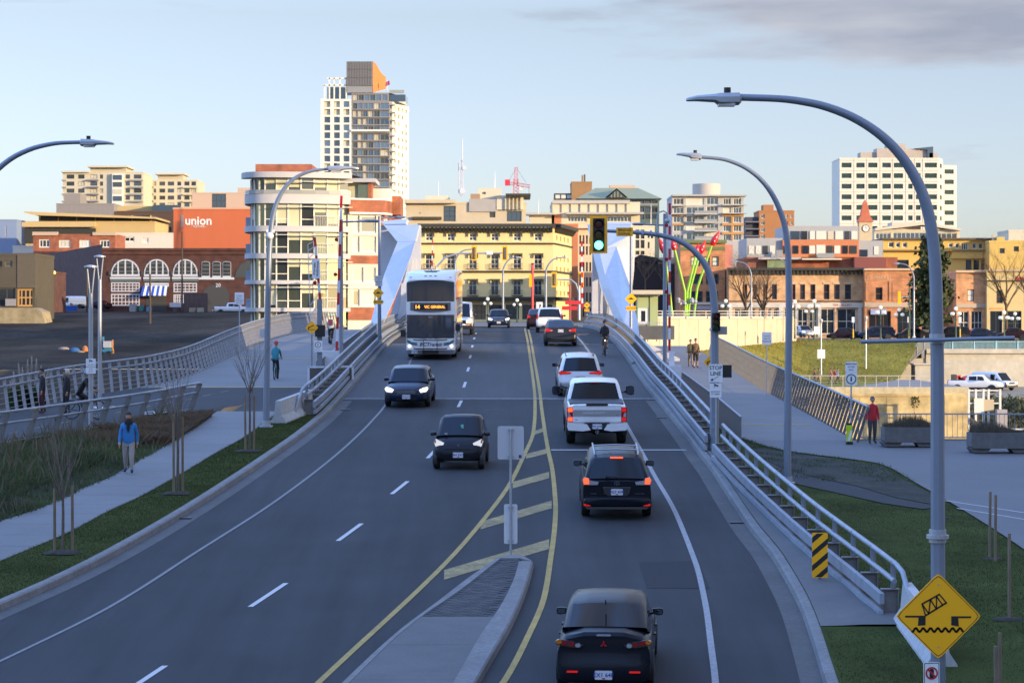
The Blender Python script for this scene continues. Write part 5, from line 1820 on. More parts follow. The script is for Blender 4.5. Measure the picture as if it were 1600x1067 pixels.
def young_tree(label,px_,py_,prof,dz,H,tr,stakes,seed,fz):
 b=G(px_,py_,prof,dz)
 t=thing('young_tree',label,'tree',b,0,'young staked street trees')
 rg=random.Random(seed)
 MB().tube([(0,0,-.05),(.01,0,H*.3),(-.01,0,H*.55)],[tr,tr*.8,tr*.55],6).build('trunk',BARK,t,smooth=60)
 mb=MB()
 for k in range(9):
  a=rg.uniform(0,6.28)
  branchy(mb,Vector((0,0,H*rg.uniform(.34,.55))),Vector((math.cos(a)*.38,math.sin(a)*.38,1)).normalized(),H*rg.uniform(.28,.44),tr*.38,2,.35,.6,3,3,rg)
 o=mb.build('crown',mat('twig',(.15,.115,.09),.9),t,fix=False)
 q=MB()
 for k in range(24):
  a=2*math.pi*k/24
 q.loft([[(rr*math.cos(2*math.pi*k/14)*(1+.2*math.sin(k*3.1+seed)),rr*math.sin(2*math.pi*k/14)*(1.1+.2*math.sin(k*2.3)),z)for k in range(14)]for rr,z in((.5,-.03),(.36,.008),(.1,.025))])
 q.build('mulch_ring',mat('mulch',(.022,.016,.011),.95,var=.5,vscale=14,bump=1,bscale=30),t)
 for i,(sx,sy,sh)in enumerate(stakes):
  w_=put('wooden_stake',MB().tube([(0,0,-.1),(rg.uniform(-.02,.02),0,sh)],[.038,.035],7).mesh('wooden_stake',WOOD),None,(b.x+sx,b.y+sy,b.z))
  tag(w_,'%s wooden stake tied beside the %s'%(('left','right')[i%2],label),'stake','stakes beside the young trees')
 return t
young_tree('bare young tree nearest on the left verge',98,861,RZ,.16,3.1,.045,((-.19,.0,1.5),(.22,.1,1.55)),3,zSW)
young_tree('bare young tree in the middle of the left verge',277.5,769,RZ,.16,3.9,.05,((-.09,-.12,2.2),(.13,.1,2.1)),9,zSW)
young_tree('bare young tree farthest along the left verge',390,703,RZ,.16,3.6,.045,((-.12,-.1,1.75),(.13,.1,1.75)),14,zSW)
for i,(px_,py_,yt,lab)in enumerate(((1546,870,768,'left wooden stake of a pair on the right lawn'),(1555,876,773,'right wooden stake of a pair on the right lawn'),(1577,966,833,'single wooden stake on the right lawn below the plaza edge'),(1563,1100,988,'wooden stake low at the bottom right of the lawn'),(1557,1108,1009,'shorter wooden stake low at the bottom right of the lawn'))):
 b=G(px_,py_,PZ)
 h=(py_-yt)/F*b.y
 o=put('wooden_stake',MB().tube([(0,0,-.1),(.02-.01*i,0,h)],[.036,.034],7).mesh('wooden_stake',WOOD),None,b)
 tag(o,lab,'stake','stakes on the right lawn')
b=G(1550,872,PZ)
MBs=MB().loft([[(rr*math.cos(2*math.pi*k/14),rr*math.sin(2*math.pi*k/14),z)for k in range(14)]for rr,z in((.36,-.03),(.25,.006),(.1,.012))])
o=MBs.build('mulch',mat('mulch'),None,b)
struct(o,'stuff')
for px_,py_ in((1577,965),(1472,808)):
 struct(put('mulch',o.data,None,G(px_,py_,PZ)),'stuff')
PLC=mat('planter_concrete',(.13,.125,.12),.9,var=.2,vscale=4,bump=.4,bscale=20)
for i,(x0,x1,lab)in enumerate(((1379,1456,'weathered concrete trough planter left of the nearest lamp pole'),(1514,1606,'weathered concrete trough planter at the right edge of the view'))):
 Y=93.0 if i==0 else 90.5
 a,b=W(x0,0,Y).x,W(x1,0,Y).x
 t=thing('planter',lab,'planter',((a+b)/2,Y,PZ(Y)+.05),0,'trough planters on the plaza')
 hw=(b-a)/2
 MB().prism([(-hw,.22),(-hw*.94,.16),(hw*.94,.16),(hw,.22),(hw*1.0,.72),(-hw*1.0,.72)],lambda u,v,d:(u,d,v),-.5,.5).build('trough',PLC,t)
 for s in(-.68,.68):
  MB().prism([(hw*s-.25,0),(hw*s+.25,0),(hw*s+.38,.17),(hw*s-.38,.17)],lambda u,v,d:(u,d,v),-.42,.42).build('foot',PLC,t)
 mb=MB()
 for k in range(1500):
  cx=rnd.uniform(-hw*.95,hw*.95)
  kk=.5+.9*max(0,math.sin(cx*2.1+i*1.3+1.2))+.3*noise.noise((cx*2,i*7.0,1))
  x,y_,z=cx,rnd.uniform(-.4,.4),.7
  h=.34*kk*rnd.uniform(.5,1.2)
  lx=rnd.gauss(0,.25)*h
  n=len(mb.v)
  mb.v+=[(x-.012,y_,z),(x+.012,y_,z),(x+lx,y_+rnd.gauss(0,.2)*h,z+h)]
  mb.f.append((n,n+1,n+2))
  mb.mi.append(0)
 o=mb.build('grasses',mat('planter_grass',(.10,.085,.06),.95,var=.4,vscale=2),t,fix=False)
 o['kind']='stuff'
zpl=lambda y:PZ(95.8)+.03
t=thing('plaza_railing','low steel railing along the water behind the planters','railing',(13.3,95.8,PZ(95.8)))
for z in(1.05,.15):
 MB().beam((0,0,z),(26,0,z),.05,.05).build('rail',RAILM,t)
me=MB().box(-.02,-.02,0,.02,.02,1.05).mesh('post',RAILM)
for i in range(17):
 put('post',me,t,(i*1.6,0,0))
mw=MB().box(-.008,-.008,.15,.008,.008,1.05).mesh('picket',RAILM)
for i in range(120):
 put('picket',mw,t,(i*.2,0,0))
c0=W(44,600,108)
t=thing('pampas_grass','clump of pampas grass with pale feathery plumes beyond the left railing','plant',(c0.x,108,LZ(108)-1.0))
mb=MB()
for k in range(900):
 a=rnd.uniform(0,6.28)
 l=rnd.uniform(.6,1.7)
 d=rnd.uniform(.15,.75)
 n=len(mb.v)
 x,y=math.cos(a),math.sin(a)
 mb.v+=[(x*.1-y*.02,y*.1+x*.02,0),(x*.1+y*.02,y*.1-x*.02,0),(x*d*.7,y*d*.7,l*.9),(x*d*1.3,y*d*1.3,l*.8)]
 mb.f+=[(n,n+1,n+2),(n+1,n+3,n+2)]
 mb.mi+=[0,0]
mb.build('foliage',GRM[1],t,fix=False)['kind']='stuff'
for k,(dx,dy,h)in enumerate(((-.55,0,2.1),(-.38,.1,2.45),(-.2,-.1,2.3),(-.02,0,2.6),(.12,.1,2.75),(.32,0,2.65),(.48,.1,2.35),(.75,0,2.2),(-.7,.1,1.7))):
 q=MB()
 for j in range(90):
  u=rnd.random()
  r_=.10*math.sin(min(1,u*1.15+.08)*math.pi)**.7
  a=rnd.uniform(0,6.28)
  n=len(q.v)
  z=h-.75+.75*u
  x=dx*(1.0+.2*u)
  q.v+=[(x,dy,z),(x+.02,dy,z),(x+math.cos(a)*r_,dy+math.sin(a)*r_,z+.10)]
  q.f.append((n,n+1,n+2))
  q.mi.append(0)
 q.tube([(dx*.4,dy,.3),(dx,dy,h-.7),(dx*1.15,dy,h)],[.012,.01,.03],5)
 q.build('plume',mat('plume',(.40,.34,.27),.95),t,fix=False)
 # ---------------------------------------------------------------- bridge trusses
TRW=mat('truss_paint',(.50,.505,.53),.5,var=.07,vscale=1.5)
def slab(parent,name,vs,back,m,org):
 """plate with its own thickness: vs = [(px, py, Y)], carried back by the vector 'back'"""
 a=[W(*v)-org for v in vs]
 b=[p+Vector(back)for p in a]
 n=len(a)
 mb=MB()
 mb.v=[tuple(p)for p in a+b]
 mb.f=[tuple(range(n)),tuple(reversed(range(n,2*n)))]+[(i,n+i,n+(i+1)%n,(i+1)%n)for i in range(n)]
 mb.mi=[0]*len(mb.f)
 return mb.build(name,m,parent)
org=W(590,528,150)
t=thing('bridge_truss','kinked white-painted bridge truss rising left of the roadway behind the bus','bridge truss',org,0,'bridge trusses')
vl=lambda px_,py_,Y:(px_,py_,Y-(px_-600)*.028)
up_=[vl(599,351.5,166),vl(655.6,351.5,166),vl(649,377,163),vl(621,378,163)]
lo_=[vl(621,378.2,163),vl(649,377.2,163),vl(642.5,399,160),vl(616,467,154),vl(595.6,512,150),vl(572,532,149),vl(586,478,153),vl(601,427,158)]
slab(t,'upper_panel',up_,(.05,1.3,0),TRW,org)
slab(t,'leg_panel',lo_,(-.02,1.1,0),TRW,org)
slab(t,'top_chord',[(593,346,176),(636,342,176),(634,350,170),(600,350.5,170)],(0,3,0),TRW,org)
slab(t,'rear_panel',[(594,352,174),(622,352,174),(640,372,174),(634,425,174),(604,486,174),(590,478,174)],(0,.6,0),TRW,org)
slab(t,'inner_column',[(645,352,172),(657.5,353,172),(657,420,172),(650,492,172),(637,492,172),(641,420,172)],(0,1.0,0),TRW,org)
slab(t,'strut',[(627,442,170),(634,444,170),(639,488,170),(621,500,170),(626,470,170)],(0,.8,0),TRW,org)
slab(t,'strut',[(640,405,171),(645,405,171),(632,500,171),(612,510,171)],(0,.6,0),TRW,org)
slab(t,'inner_panel',[(641,404,171.6),(650,404,171.6),(650,496,171.6),(604,508,171.6),(618,468,171.6)],(0,.4,0),TRW,org)
org=W(985,530,152)
t=thing('bridge_truss','kinked white-painted bridge truss right of the roadway beside the green kiosk','bridge truss',org,0,'bridge trusses')
vr=lambda px_,py_,Y:(px_,py_,Y-(px_-960)*.028)
slab(t,'upper_panel',[vr(928,350,166),vr(986,352,166),vr(978,371,164),vr(963,385,163),vr(937,392,162)],(-.4,1.6,0),TRW,org)
slab(t,'leg_panel',[vr(937,392.2,162),vr(963,385.2,163),vr(982.5,443,157),vr(986,458,156),vr(997,505,153),vr(1000,534,151.5),vr(986.6,521,152),vr(975,505,153),vr(951.5,451,157),vr(939,404,161)],(-.4,1.6,0),TRW,org)
slab(t,'outer_panel',[(963.2,385,163.2),(980,370,166),(991.5,366,170),(990,420,168),(986.5,455,164),(982.8,443,158)],(.1,1.2,0),TRW,org)
slab(t,'top_chord',[(945,347,175),(990,348,175),(986,351.5,168),(930,350,168)],(0,2,0),TRW,org)
slab(t,'inner_column',[(926,395,170),(934.5,395,170),(935,490,170),(925,490,170)],(0,1.0,0),TRW,org)
slab(t,'inner_column',[(935.6,395,172),(941,395,172),(943,490,172),(938,490,172)],(0,1.0,0),TRW,org)
slab(t,'strut',[(943,420,171),(951,450,171),(950,470,171),(947,495,171),(942,495,171)],(0,.7,0),TRW,org)
slab(t,'strut',[(954,455,170),(963,480,170),(964,500,170),(950,500,170)],(0,.7,0),TRW,org)
slab(t,'foot_panel',[(1000,522,160),(1012,536,160),(1062,560,160),(1062,574,160),(1010,556,160)],(0,1,0),TRW,org)
for s,x0,x1,y_ in((-1,-9.6,-7.6,151),(1,6.8,8.2,153)):
 MB().box(x0,y_,RZ(y_)-1.2,x1,y_+4,RZ(y_)+.02).build('truss_bearing',CONCD)
 tag(bpy.context.scene.objects['truss_bearing' if s<0 else 'truss_bearing.001'],'concrete bearing under the foot of the %s truss'%('left' if s<0 else 'right'),'bearing')
 # ---------------------------------------------------------------- terrain of the far shore
def zT(x,y):
 left=E-3.7+5.1*sm(190,430,y)
 mid=E+_rz(min(y,370))
 right=E-2.45+1.6*sm(335,420,y)
 z=left*(1-sm(-17,-10,x))+mid*sm(-17,-10,x)
 return z*(1-sm(10,20,x))+right*sm(10,20,x)
TG=mat('street_ground',(.13,.125,.115),.9,var=.15,vscale=1.5,var2=.2,v2scale=.12)
struct(ribbon(lambda y:-13.5 if y<240 else-14,lambda y:13.5,zT,span(214,306,4),10).build('town_ground',TG))
struct(ribbon(lambda y:-14,lambda y:160,zT,span(306,450,6),40).build('town_ground',TG))
struct(ribbon(lambda y:-170,lambda y:-13.4,zT,span(190,450,5),40,-.004).build('parking_lot',LOTM))
struct(ribbon(lambda y:13,lambda y:160,zT,span(308,312,2),20,.01).build('street_pavement',CONC))
mb=MB()
mb.face([(-4000,440,E-.9),(4000,440,E-.9),(4000,8000,E-.6),(-4000,8000,E-.6)])
struct(mb.build('far_ground',TG))
mb=MB()
mb.box(-170,189,-3,-13.4,190,E-3.75)
mb.box(-13.6,214,-3,-13.3,300,E-.9)
tag(mb.build('quay_wall',mat('quay',(.10,.095,.085),.9,var=.3,vscale=.8)),'dark quay wall below the parking lot on the far shore','wall')
SEAW=mat('sea_wall',(.56,.42,.19),.9,var=.25,vscale=1.2,var2=.55,v2scale=.16,bump=.6,bscale=2)
Yw=251
a,b=W(1128,605,Yw),W(1514,605,Yw)
t=thing('sea_wall','sunlit stained stone sea wall below the promenade','wall',(a.x,Yw,-3),0)
w_,h_=b.x-a.x,a.z+3
mb=MB()
mb.box(0,0,0,w_,2,h_-.9)
mb.build('lower_wall',SEAW,t)
MB().box(-.0,-.12,h_-.9,w_,2,h_-.62).build('ledge',SEAW,t)
MB().box(0,.05,h_-.62,w_,2,h_).build('parapet',mat('sea_wall_top',(.50,.42,.25),.9,var=.25,vscale=1.5),t)
for k in range(9):
 MB().box(w_*k/9+.02,-.03,.3+.0,w_*(k+1)/9-.04,.0,h_-1.0).build('stone_course',SEAW,t)
mb=MB()
for k in range(1400):
 u=rnd.random()
 x=rnd.uniform(0,w_)
 if noise.noise((x*.45,0,3))<.12:
  continue
 z=h_-1.0-abs(rnd.gauss(0,.55))
 n=len(mb.v)
 mb.v+=[(x,-.16,z),(x+.18,-.22,z-.05),(x+.08,-.2,z+.16)]
 mb.f.append((n,n+1,n+2))
 mb.mi.append(0)
mb.build('ivy',mat('ivy',(.05,.06,.015),.9,var=.4,vscale=2),t,fix=False)['kind']='stuff'
zpm=W(0,601,262).z
mb=MB()
mb.box(a.x,252,-3,b.x,283,zpm)
struct(mb.build('promenade',mat('promenade',(.20,.19,.18),.9,var=.1)))
t=thing('promenade_railing','steel railing along the promenade above the sea wall','railing',(a.x,252.5,zpm))
MB().beam((0,0,1.15),(w_*.86,0,1.15),.07,.07).build('top_rail',mat('rail_warm',(.5,.47,.4),.5,.3),t)
pm_=MB().box(-.03,-.03,0,.03,.03,1.15).mesh('post',mat('rail_warm'))
for k in range(20):
 put('post',pm_,t,(w_*.86*k/19,0,0))
wm=MB()
for z in(.25,.5,.75,.95):
 wm.beam((0,0,z),(w_*.86,0,z),.015,.015)
wm.build('wires',STEEL,t)['kind']='stuff'
zh=lambda x,y:zpm+.02+(E-2.45-zpm)*sm(282-1.5*max(0,34-x),306-1.2*max(0,34-x),y)
hl=ribbon(lambda y:15,lambda y:43.3+.3*(y-282),zh,span(252.5,308,1.8),30)
struct(hl.build('grass_hill',HILLG))
def s_hill():
 y=rnd.uniform(256,307)
 x=rnd.uniform(18 if y>276 else 15.5,24 if y<276 else 43.5+.3*(y-282))
 return x,y,zh(x,y),1
blades('hill_grass',14000,s_hill,.16,.10,HILLG,.4)
zy=W(0,612,285).z
mb=MB()
mb.box(43.5,262,-3,140,309,zy)
struct(mb.build('yard',mat('yard_gravel',(.24,.20,.13),.95,var=.25,vscale=1)))
t=thing('retaining_wall','tall sunlit concrete wall with a pale blue fence at the far right','wall',W(1447,604,306))
S=306/F
MB().box(0,0,-1,220*S,1.2,(604-545)*S).build('wall',mat('sunlit_concrete',(.48,.44,.35),.9,var=.15,vscale=1,var2=.15,v2scale=.2),t)
MB().box(-.0,-.4,(604-552)*S,220*S,0.1,(604-545.5)*S).build('coping',mat('sunlit_concrete'),t)
MB().prism([(-100*S,-2),(2,-2),(2,44*S),(-30*S,44*S)],lambda u,v,d:(u,d,v),.2,1.0).build('ramp_wall',mat('sunlit_concrete'),t)
fb=mat('fence_blue',(.30,.50,.56),.5)
fm=MB()
for z in(546,533.5):
 fm=MB().box(8*S,.2,(604-z)*S-.05,220*S,.28,(604-z)*S+.05)
 fm.build('fence_rail',fb,t)
pk=MB().box(-.03,.2,(604-546)*S,.03,.26,(604-534)*S).mesh('fence_picket',fb)
for k in range(110):
 put('fence_picket',pk,t,(8*S+k*1.92*S,0,0))
pk=MB().box(-.09,.15,(604-548)*S,.09,.3,(604-532)*S).mesh('fence_post',fb)
for k in range(7):
 put('fence_post',pk,t,(8*S+k*34*S,0,0))
pr=MB()
t2=thing('stair_fence','sloping mesh fence climbing from the promenade to the street','fence',W(1400,574,300))
S2=300/F
for(xa,ya_),(xb,yb_)in(((1400,572),(1444,527)),((1400,586),(1446,545))):
 MB().beam(((xa-1400)*S2,0,(574-ya_)*S2),((xb-1400)*S2,0,(574-yb_)*S2),.1,.1).build('rail',STEEL,t2)
for k in range(5):
 MB().box((k*11)*S2-.05,-.05,(574-(588-k*11))*S2,(k*11)*S2+.05,.05,(574-(570-k*11.3))*S2).build('post',STEEL,t2)
MB().prism([(0,-12*S2),(46*S2,29*S2),(44*S2,46*S2),(0,1.5*S2)],lambda u,v,d:(u,d,v),.0,.03).build('mesh_panel',mat('mesh_grey',(.22,.22,.18),.8),t2)
t=thing('bunker','low sunlit concrete block house under the ramp wall','building',W(1430,606,292))
S2=292/F
MB().box(0,0,-1,26*S2,3,36*S2).build('wall',mat('sunlit_concrete'),t)
MB().box(-.2,-.3,36*S2,62*S2,3,38*S2).build('roof',mat('sunlit_concrete'),t)
t=thing('abutment_wall','cream concrete wall under the street railing right of the bridge','wall',W(1000,545,268))
aw=lambda px_,py_:W(px_,py_,268+36*(px_-1000)/245)-t.location
CRM=mat('cream_concrete',(.47,.41,.30),.85,var=.12,vscale=.6)
n_aw=Vector((-.9,.4,0))
for k in range(8):
 x0,x1=1000+30.6*k,1000+30.6*(k+1)-.4
 pts=[aw(x0,640),aw(x1,640),aw(x1,498),aw(x0,498)]
 mb=MB()
 mb.v=[tuple(p)for p in pts]+[tuple(p+n_aw)for p in pts]
 mb.f=[(0,1,2,3),(7,6,5,4),(0,4,5,1),(1,5,6,2),(2,6,7,3),(3,7,4,0)]
 mb.mi=[0]*6
 mb.build('wall_panel',CRM,t)
for z in(494.5,490.5,486):
 MB().tube([aw(1000+24*i,z)for i in range(11)],.05,5).build('rail',mat('rail_pale',(.52,.50,.45),.5,.2),t)
for k in range(15):
 MB().beam(aw(1001+17*k,498),aw(1001+17*k,485.5),.12,.1).build('post',mat('rail_pale'),t)
for k in range(7):
 MB().tube([aw(1003+34*k,496.5),aw(1035+34*k,496.5)],.16,4).build('kerb_panel',mat('rail_pale'),t)
 # ---------------------------------------------------------------- building kit
GD=[glassmat('glass_dark',(.020,.026,.032),.06),mat('glass_blue',(.13,.17,.215),.08,.85),mat('glass_grey',(.10,.11,.115),.10,.6)]
GC=mat('curtain',(.50,.46,.34),.7,spec=.6)
GCW=mat('blind_white',(.62,.60,.50),.6)
FW=mat('frame_white',(.68,.66,.58),.6)
FD=mat('frame_dark',(.05,.05,.05),.6)
FC=mat('frame_cream',(.62,.52,.30),.6)
ROOFM=mat('flat_roof',(.10,.095,.09),.9,var=.2,vscale=.5)
_WM={}
def winmesh(w,h,nx,ny,fm,gm,bar,sep_):
 key=(round(w,2),round(h,2),nx,ny,fm.name,gm.name,bar,sep_)
 if key in _WM:
  return _WM[key]
 f=MB()
 f.box(0,-.02,0,bar,.06,h)
 f.box(w-bar,-.02,0,w,.06,h)
 f.box(bar,-.02,0,w-bar,.06,bar)
 f.box(bar,-.02,h-bar,w-bar,.06,h)
 for i in range(1,nx):
  x=w*i/nx
  f.box(x-bar*.35,-.01,bar,x+bar*.35,.05,h-bar)
 for j in range(1,ny):
  z=h*j/ny
  f.box(bar,-.005,z-bar*.35,w-bar,.045,z+bar*.35)
 g=MB()if sep_ else f
 g.face([(0.01,.03,0.01),(w-.01,.03,.01),(w-.01,.03,h-.01),(0.01,.03,h-.01)],0 if sep_ else 1)
 if sep_:
  r=(f.mesh('window',fm,fix=False),g.mesh('pane',gm,fix=False))
 else:
  r=(f.mesh('window',[fm,gm],fix=False),None)
 _WM[key]=r
 return r
class Bld:
 def __init__(s,name,label,x0,x1,yt,yb,Y,D=12,group=None,cat='building',drop=3.0):
  s.x0,s.yb,s.Y,s.S=x0,yb,Y,Y/F
  s.o=W(x0,yb,Y)
  s.t=thing(name,label,cat,s.o,0,group)
  s.w,s.h,s.D,s.drop=(x1-x0)*s.S,(yb-yt)*s.S,D,drop
  s.rg=random.Random(int(x0*7+yt))
 def u(s,px):return(px-s.x0)*s.S
 def z(s,py):return(s.yb-py)*s.S
 def facade(s,A,B,z0,z1,ops,m,depth=.18,name='wall',style=None,thick=.4):
  """wall from A to B (plan, local) with real openings; ops in metres along and up: (u0, z0, u1, z1[, style])"""
  A,B=Vector(A),Vector(B)
  d=(B-A).normalized()
  inn=Vector((-d.y,d.x))
  L=(B-A).length
  ops=[(max(.02,min(o[0],o[2])),max(z0+.02,min(o[1],o[3])),min(L-.02,max(o[0],o[2])),min(z1-.02,max(o[1],o[3])))+tuple(o[4:])for o in ops]
  ops=[o for o in ops if o[2]-o[0]>.1 and o[3]-o[1]>.1]
  us=sorted({0,round(L,4)}|{round(o[i],4)for o in ops for i in(0,2)})
  zs=sorted({z0,round(z1,4)}|{round(o[i],4)for o in ops for i in(1,3)})
  P=lambda u,z,k=0:(A.x+d.x*u+inn.x*k,A.y+d.y*u+inn.y*k,z)
  mb=MB()
  for i in range(len(us)-1):
   j=0
   while j<len(zs)-1:
    uc=(us[i]+us[i+1])/2
    jj=j
    inside=lambda q:any(o[0]<uc<o[2]and o[1]<(zs[q]+zs[q+1])/2<o[3]for o in ops)
    if inside(j):
     j+=1
     continue
    while jj+1<len(zs)-1 and not inside(jj+1):
     jj+=1
    mb.face([P(us[i],zs[j]),P(us[i+1],zs[j]),P(us[i+1],zs[jj+1]),P(us[i],zs[jj+1])])
    j=jj+1
  for o in ops:
   a,b,c,e=(o[0],o[1]),(o[2],o[1]),(o[2],o[3]),(o[0],o[3])
   for p,q in((a,b),(b,c),(c,e),(e,a)):
    mb.face([P(*q),P(*p),P(*p,depth+.03),P(*q,depth+.03)])
  wl=mb.build(name,m,s.t,fix=False)
  ang=math.atan2(d.y,d.x)
  for o in ops:
   st=o[4]if len(o)>4 else style
   fm,gms,nx,ny,bar,sep_=st[:6]
   g=s.rg.choice(gms)
   me,pe=winmesh(o[2]-o[0],o[3]-o[1],nx,ny,fm,g,bar,sep_)
   wo=put('window',me,s.t,P(o[0],o[1],depth),(0,0,ang))
   if pe:
    put('pane',pe,wo)
  return wl
 def shell(s,m,front=(),right=None,left=None,style=None,z0=None,z1=None,roof=True,depth=.18,D=None,rm=None,rot=0):
  z0=-s.drop if z0 is None else z0
  z1=s.h if z1 is None else z1
  D=D or s.D
  fr=[(s.u(o[0]),s.z(o[3]),s.u(o[2]),s.z(o[1]))+tuple(o[4:])for o in front]
  s.facade((0,0),(s.w,0),z0,z1,fr,m,depth,style=style)
  s.facade((s.w,0),(s.w,D),z0,z1,right or[],m,depth,style=style)
  s.facade((0,D),(0,0),z0,z1,left or[],m,depth,style=style)
  mb=MB()
  mb.face([(s.w,D,z0),(0,D,z0),(0,D,z1),(s.w,D,z1)])
  mb.build('rear_wall',m,s.t,fix=False)
  if roof:
   q=MB()
   q.face([(0,0,z1-.3),(s.w,0,z1-.3),(s.w,D,z1-.3),(0,D,z1-.3)])
   q.build('roof',rm or ROOFM,s.t,fix=False)
   e=MB()
   e.box(-.06,-.06,z1-.32,s.w+.06,.3,z1+.02)
   e.box(-.06,D-.3,z1-.32,s.w+.06,D+.06,z1+.02)
   e.box(-.06,.3,z1-.32,.3,D-.3,z1+.02)
   e.box(s.w-.3,.3,z1-.32,s.w+.06,D-.3,z1+.02)
   e.build('parapet',m,s.t)
  return s
 def box(s,name,x0,y0,x1,y1,d0,d1,m):
  """box given in photo pixels across and up, metres in depth"""
  return MB().box(s.u(x0),d0,s.z(y1),s.u(x1),d1,s.z(y0)).build(name,m,s.t)
def grid(x0,x1,nx,y0,y1,ny,fx=.6,fy=.6,st=None,skip=()):
 out=[]
 for i in range(nx):
  for j in range(ny):
   if(i,j)in skip:
    continue
   cx,cy=x0+(x1-x0)*(i+.5)/nx,y0+(y1-y0)*(j+.5)/ny
   w_,h_=(x1-x0)/nx*fx/2,(y1-y0)/ny*fy/2
   o=(cx-w_,cy-h_,cx+w_,cy+h_)
   out.append(o+(st,)if st else o)
 return out
S_DARK=(FD,GD,1,1,.10,False)
S_WHITE=(FW,GD,2,1,.10,False)
S_CREAMW=(FW,[GD[0],GD[0],GD[2]],2,3,.09,True)
S_CURT=(FW,GD+[GC,GC,GCW],2,1,.10,False)
CREAM=mat('cream_render',(.78,.59,.265),.8,var=.05,vscale=.8)
DKTRIM=mat('dark_trim',(.035,.035,.028),.7)
h=Bld('hotel','cream four-storey hotel with black cornice and bracketed window hoods facing down the bridge',655,865,356,503,372,19)
cols=(670.6,704.4,738.7,773,808,840.6)
ops=[]
for c_ in cols:
 ops+=[(c_-6,364.5,c_+6,376.5,(FW,[GD[0]],2,2,.13,True)),(c_-6.2,398,c_+6.2,420,S_CREAMW),(c_-6.2,438,c_+6.2,461.5,S_CREAMW)]
gl=[(660+26*k,476,681+26*k,499,(FD,[GD[0],GD[2],mat('shop_warm',(.18,.12,.06),.5)],3,2,.12,True))for k in range(8)]
A0,B0=(0,0),(h.w,0)
fr=[(h.u(o[0]),h.z(o[3]),h.u(o[2]),h.z(o[1]),o[4])for o in ops+gl]
h.facade(A0,B0,-3,h.h,[o for o in fr if o[1]>h.z(470)],CREAM,.2)if False else h.facade(A0,B0,-3,h.h,fr,CREAM,.2)
pB=W(893,0,391)
B1=(pB.x-h.o.x,pB.y-h.o.y)
Lr=math.hypot(B1[0]-h.w,B1[1])
ro=[]
for k in range(4):
 u0=Lr*(.12+.21*k)
 for zt_,zb_ in((367,375),(400,407),(416,424),(438,446),(454,462)):
  ro.append((u0,h.z(zb_),u0+Lr*.10,h.z(zt_),(FD,[GD[0]],1,2,.12,False)))
h.facade(B0,B1,-3,h.h,ro,CREAM,.3)
mb=MB()
mb.face([(0,0,h.h-.2),(h.w,0,h.h-.2),(B1[0],B1[1],h.h-.2),(0,B1[1],h.h-.2)])
mb.build('roof',ROOFM,h.t,fix=False)
h.facade((0,B1[1]),(0,0),-3,h.h,[],CREAM)
d_=Vector((B1[0]-h.w,B1[1])).normalized()
n_=Vector((d_.y,-d_.x))
def band(nm,y0,y1,out,m,z=None):
 MB().box(-.2,-out,h.z(y1),h.w+out*.3,0.02,h.z(y0)).build(nm,m,h.t)
 MB().prism([(h.w-.02,0),(h.w+.01+n_.x*out,n_.y*out-out*.6),(B1[0]+n_.x*out,B1[1]+n_.y*out),(B1[0],B1[1])],lambda u,v,d:(u,v,d),h.z(y1),h.z(y0)).build(nm,m,h.t)
band('cornice',350,355.5,1.1,DKTRIM)
band('string_course',379.5,382,.25,DKTRIM)
band('string_course',423,426,.25,DKTRIM)
band('canopy',464,468.5,.9,DKTRIM)
br_=MB().prism([(0,0),(0,-.75),(-.35,-.75),(-.9,0)],lambda u,v,d:(d,u,v),-.14,.14).mesh('bracket',DKTRIM)
for k in range(34):
 put('bracket',br_,h.t,(h.u(657+6.2*k),-.02,h.z(355.6)))
for k in range(9):
 q=Vector(B0).lerp(Vector(B1),(k+.5)/9)
 put('bracket',br_,h.t,(q.x+n_.x*.02,q.y+n_.y*.02,h.z(356)),(0,0,R(75)))
HOOD=mat('hood_olive',(.10,.09,.04),.7)
hd_=MB()
hd_.box(-.82,-.35,0,.82,0,.16)
hd_.box(-.80,-.25,-.55,-.66,0,0)
hd_.box(.66,-.25,-.55,.80,0,0)
hdm=hd_.mesh('window_hood',HOOD)
bal=MB()
bal.box(-.85,-.35,0,.85,0,.06)
for k in range(9):
 bal.box(-.83+.2*k,-.35,.06,-.80+.2*k,-.32,.8)
bal.box(-.85,-.36,.76,.85,-.31,.82)
for s_ in(-.83,.80):
 bal.box(s_,-.35,.4,s_+.03,0,.44)
balm=bal.mesh('balconette',mat('iron',(.06,.055,.04),.6))
for c_ in cols:
 for zt_ in(364,397.5,437.5):
  put('window_hood',hdm,h.t,(h.u(c_),0,h.z(zt_)))
 for zb_ in(420,461.5):
  put('balconette',balm,h.t,(h.u(c_),0,h.z(zb_)-.05))
h.box('ground_floor_band',655,469,865,475,-.08,.02,mat('stone_tan',(.38,.29,.15),.85,var=.15,vscale=.7))
BEIGE=mat('beige_concrete',(.52,.44,.30),.85,var=.07,vscale=.4)
BEIGE2=mat('beige_light',(.58,.52,.38),.85,var=.05,vscale=.5)
b=Bld('office_building','beige concrete building with overhanging flat roofs right behind the cream hotel',634,822,316,350,440,25,drop=15)
b.shell(BEIGE,[(655,332,657,334),(693,322,712,346,(FD,[GD[1]],2,3,.15,True)),(765,328,774,340),(792,330,815,346,(FD,[GD[1]],3,1,.12,True))],style=S_DARK)
b.box('overhang',632,312.5,712,318,-1.2,3,BEIGE)
b.box('upper_storey',733,311,776,331,-.3,10,mat('grey_render',(.36,.34,.31),.85,var=.06,vscale=.5))
b.box('penthouse',747,294,783,311,.5,12,BEIGE2)
b.box('penthouse',735,303,750,311,.2,8,mat('tan_brick',(.34,.22,.13),.85))
b.box('upper_storey',776,306,818,328,-.4,12,BEIGE2)
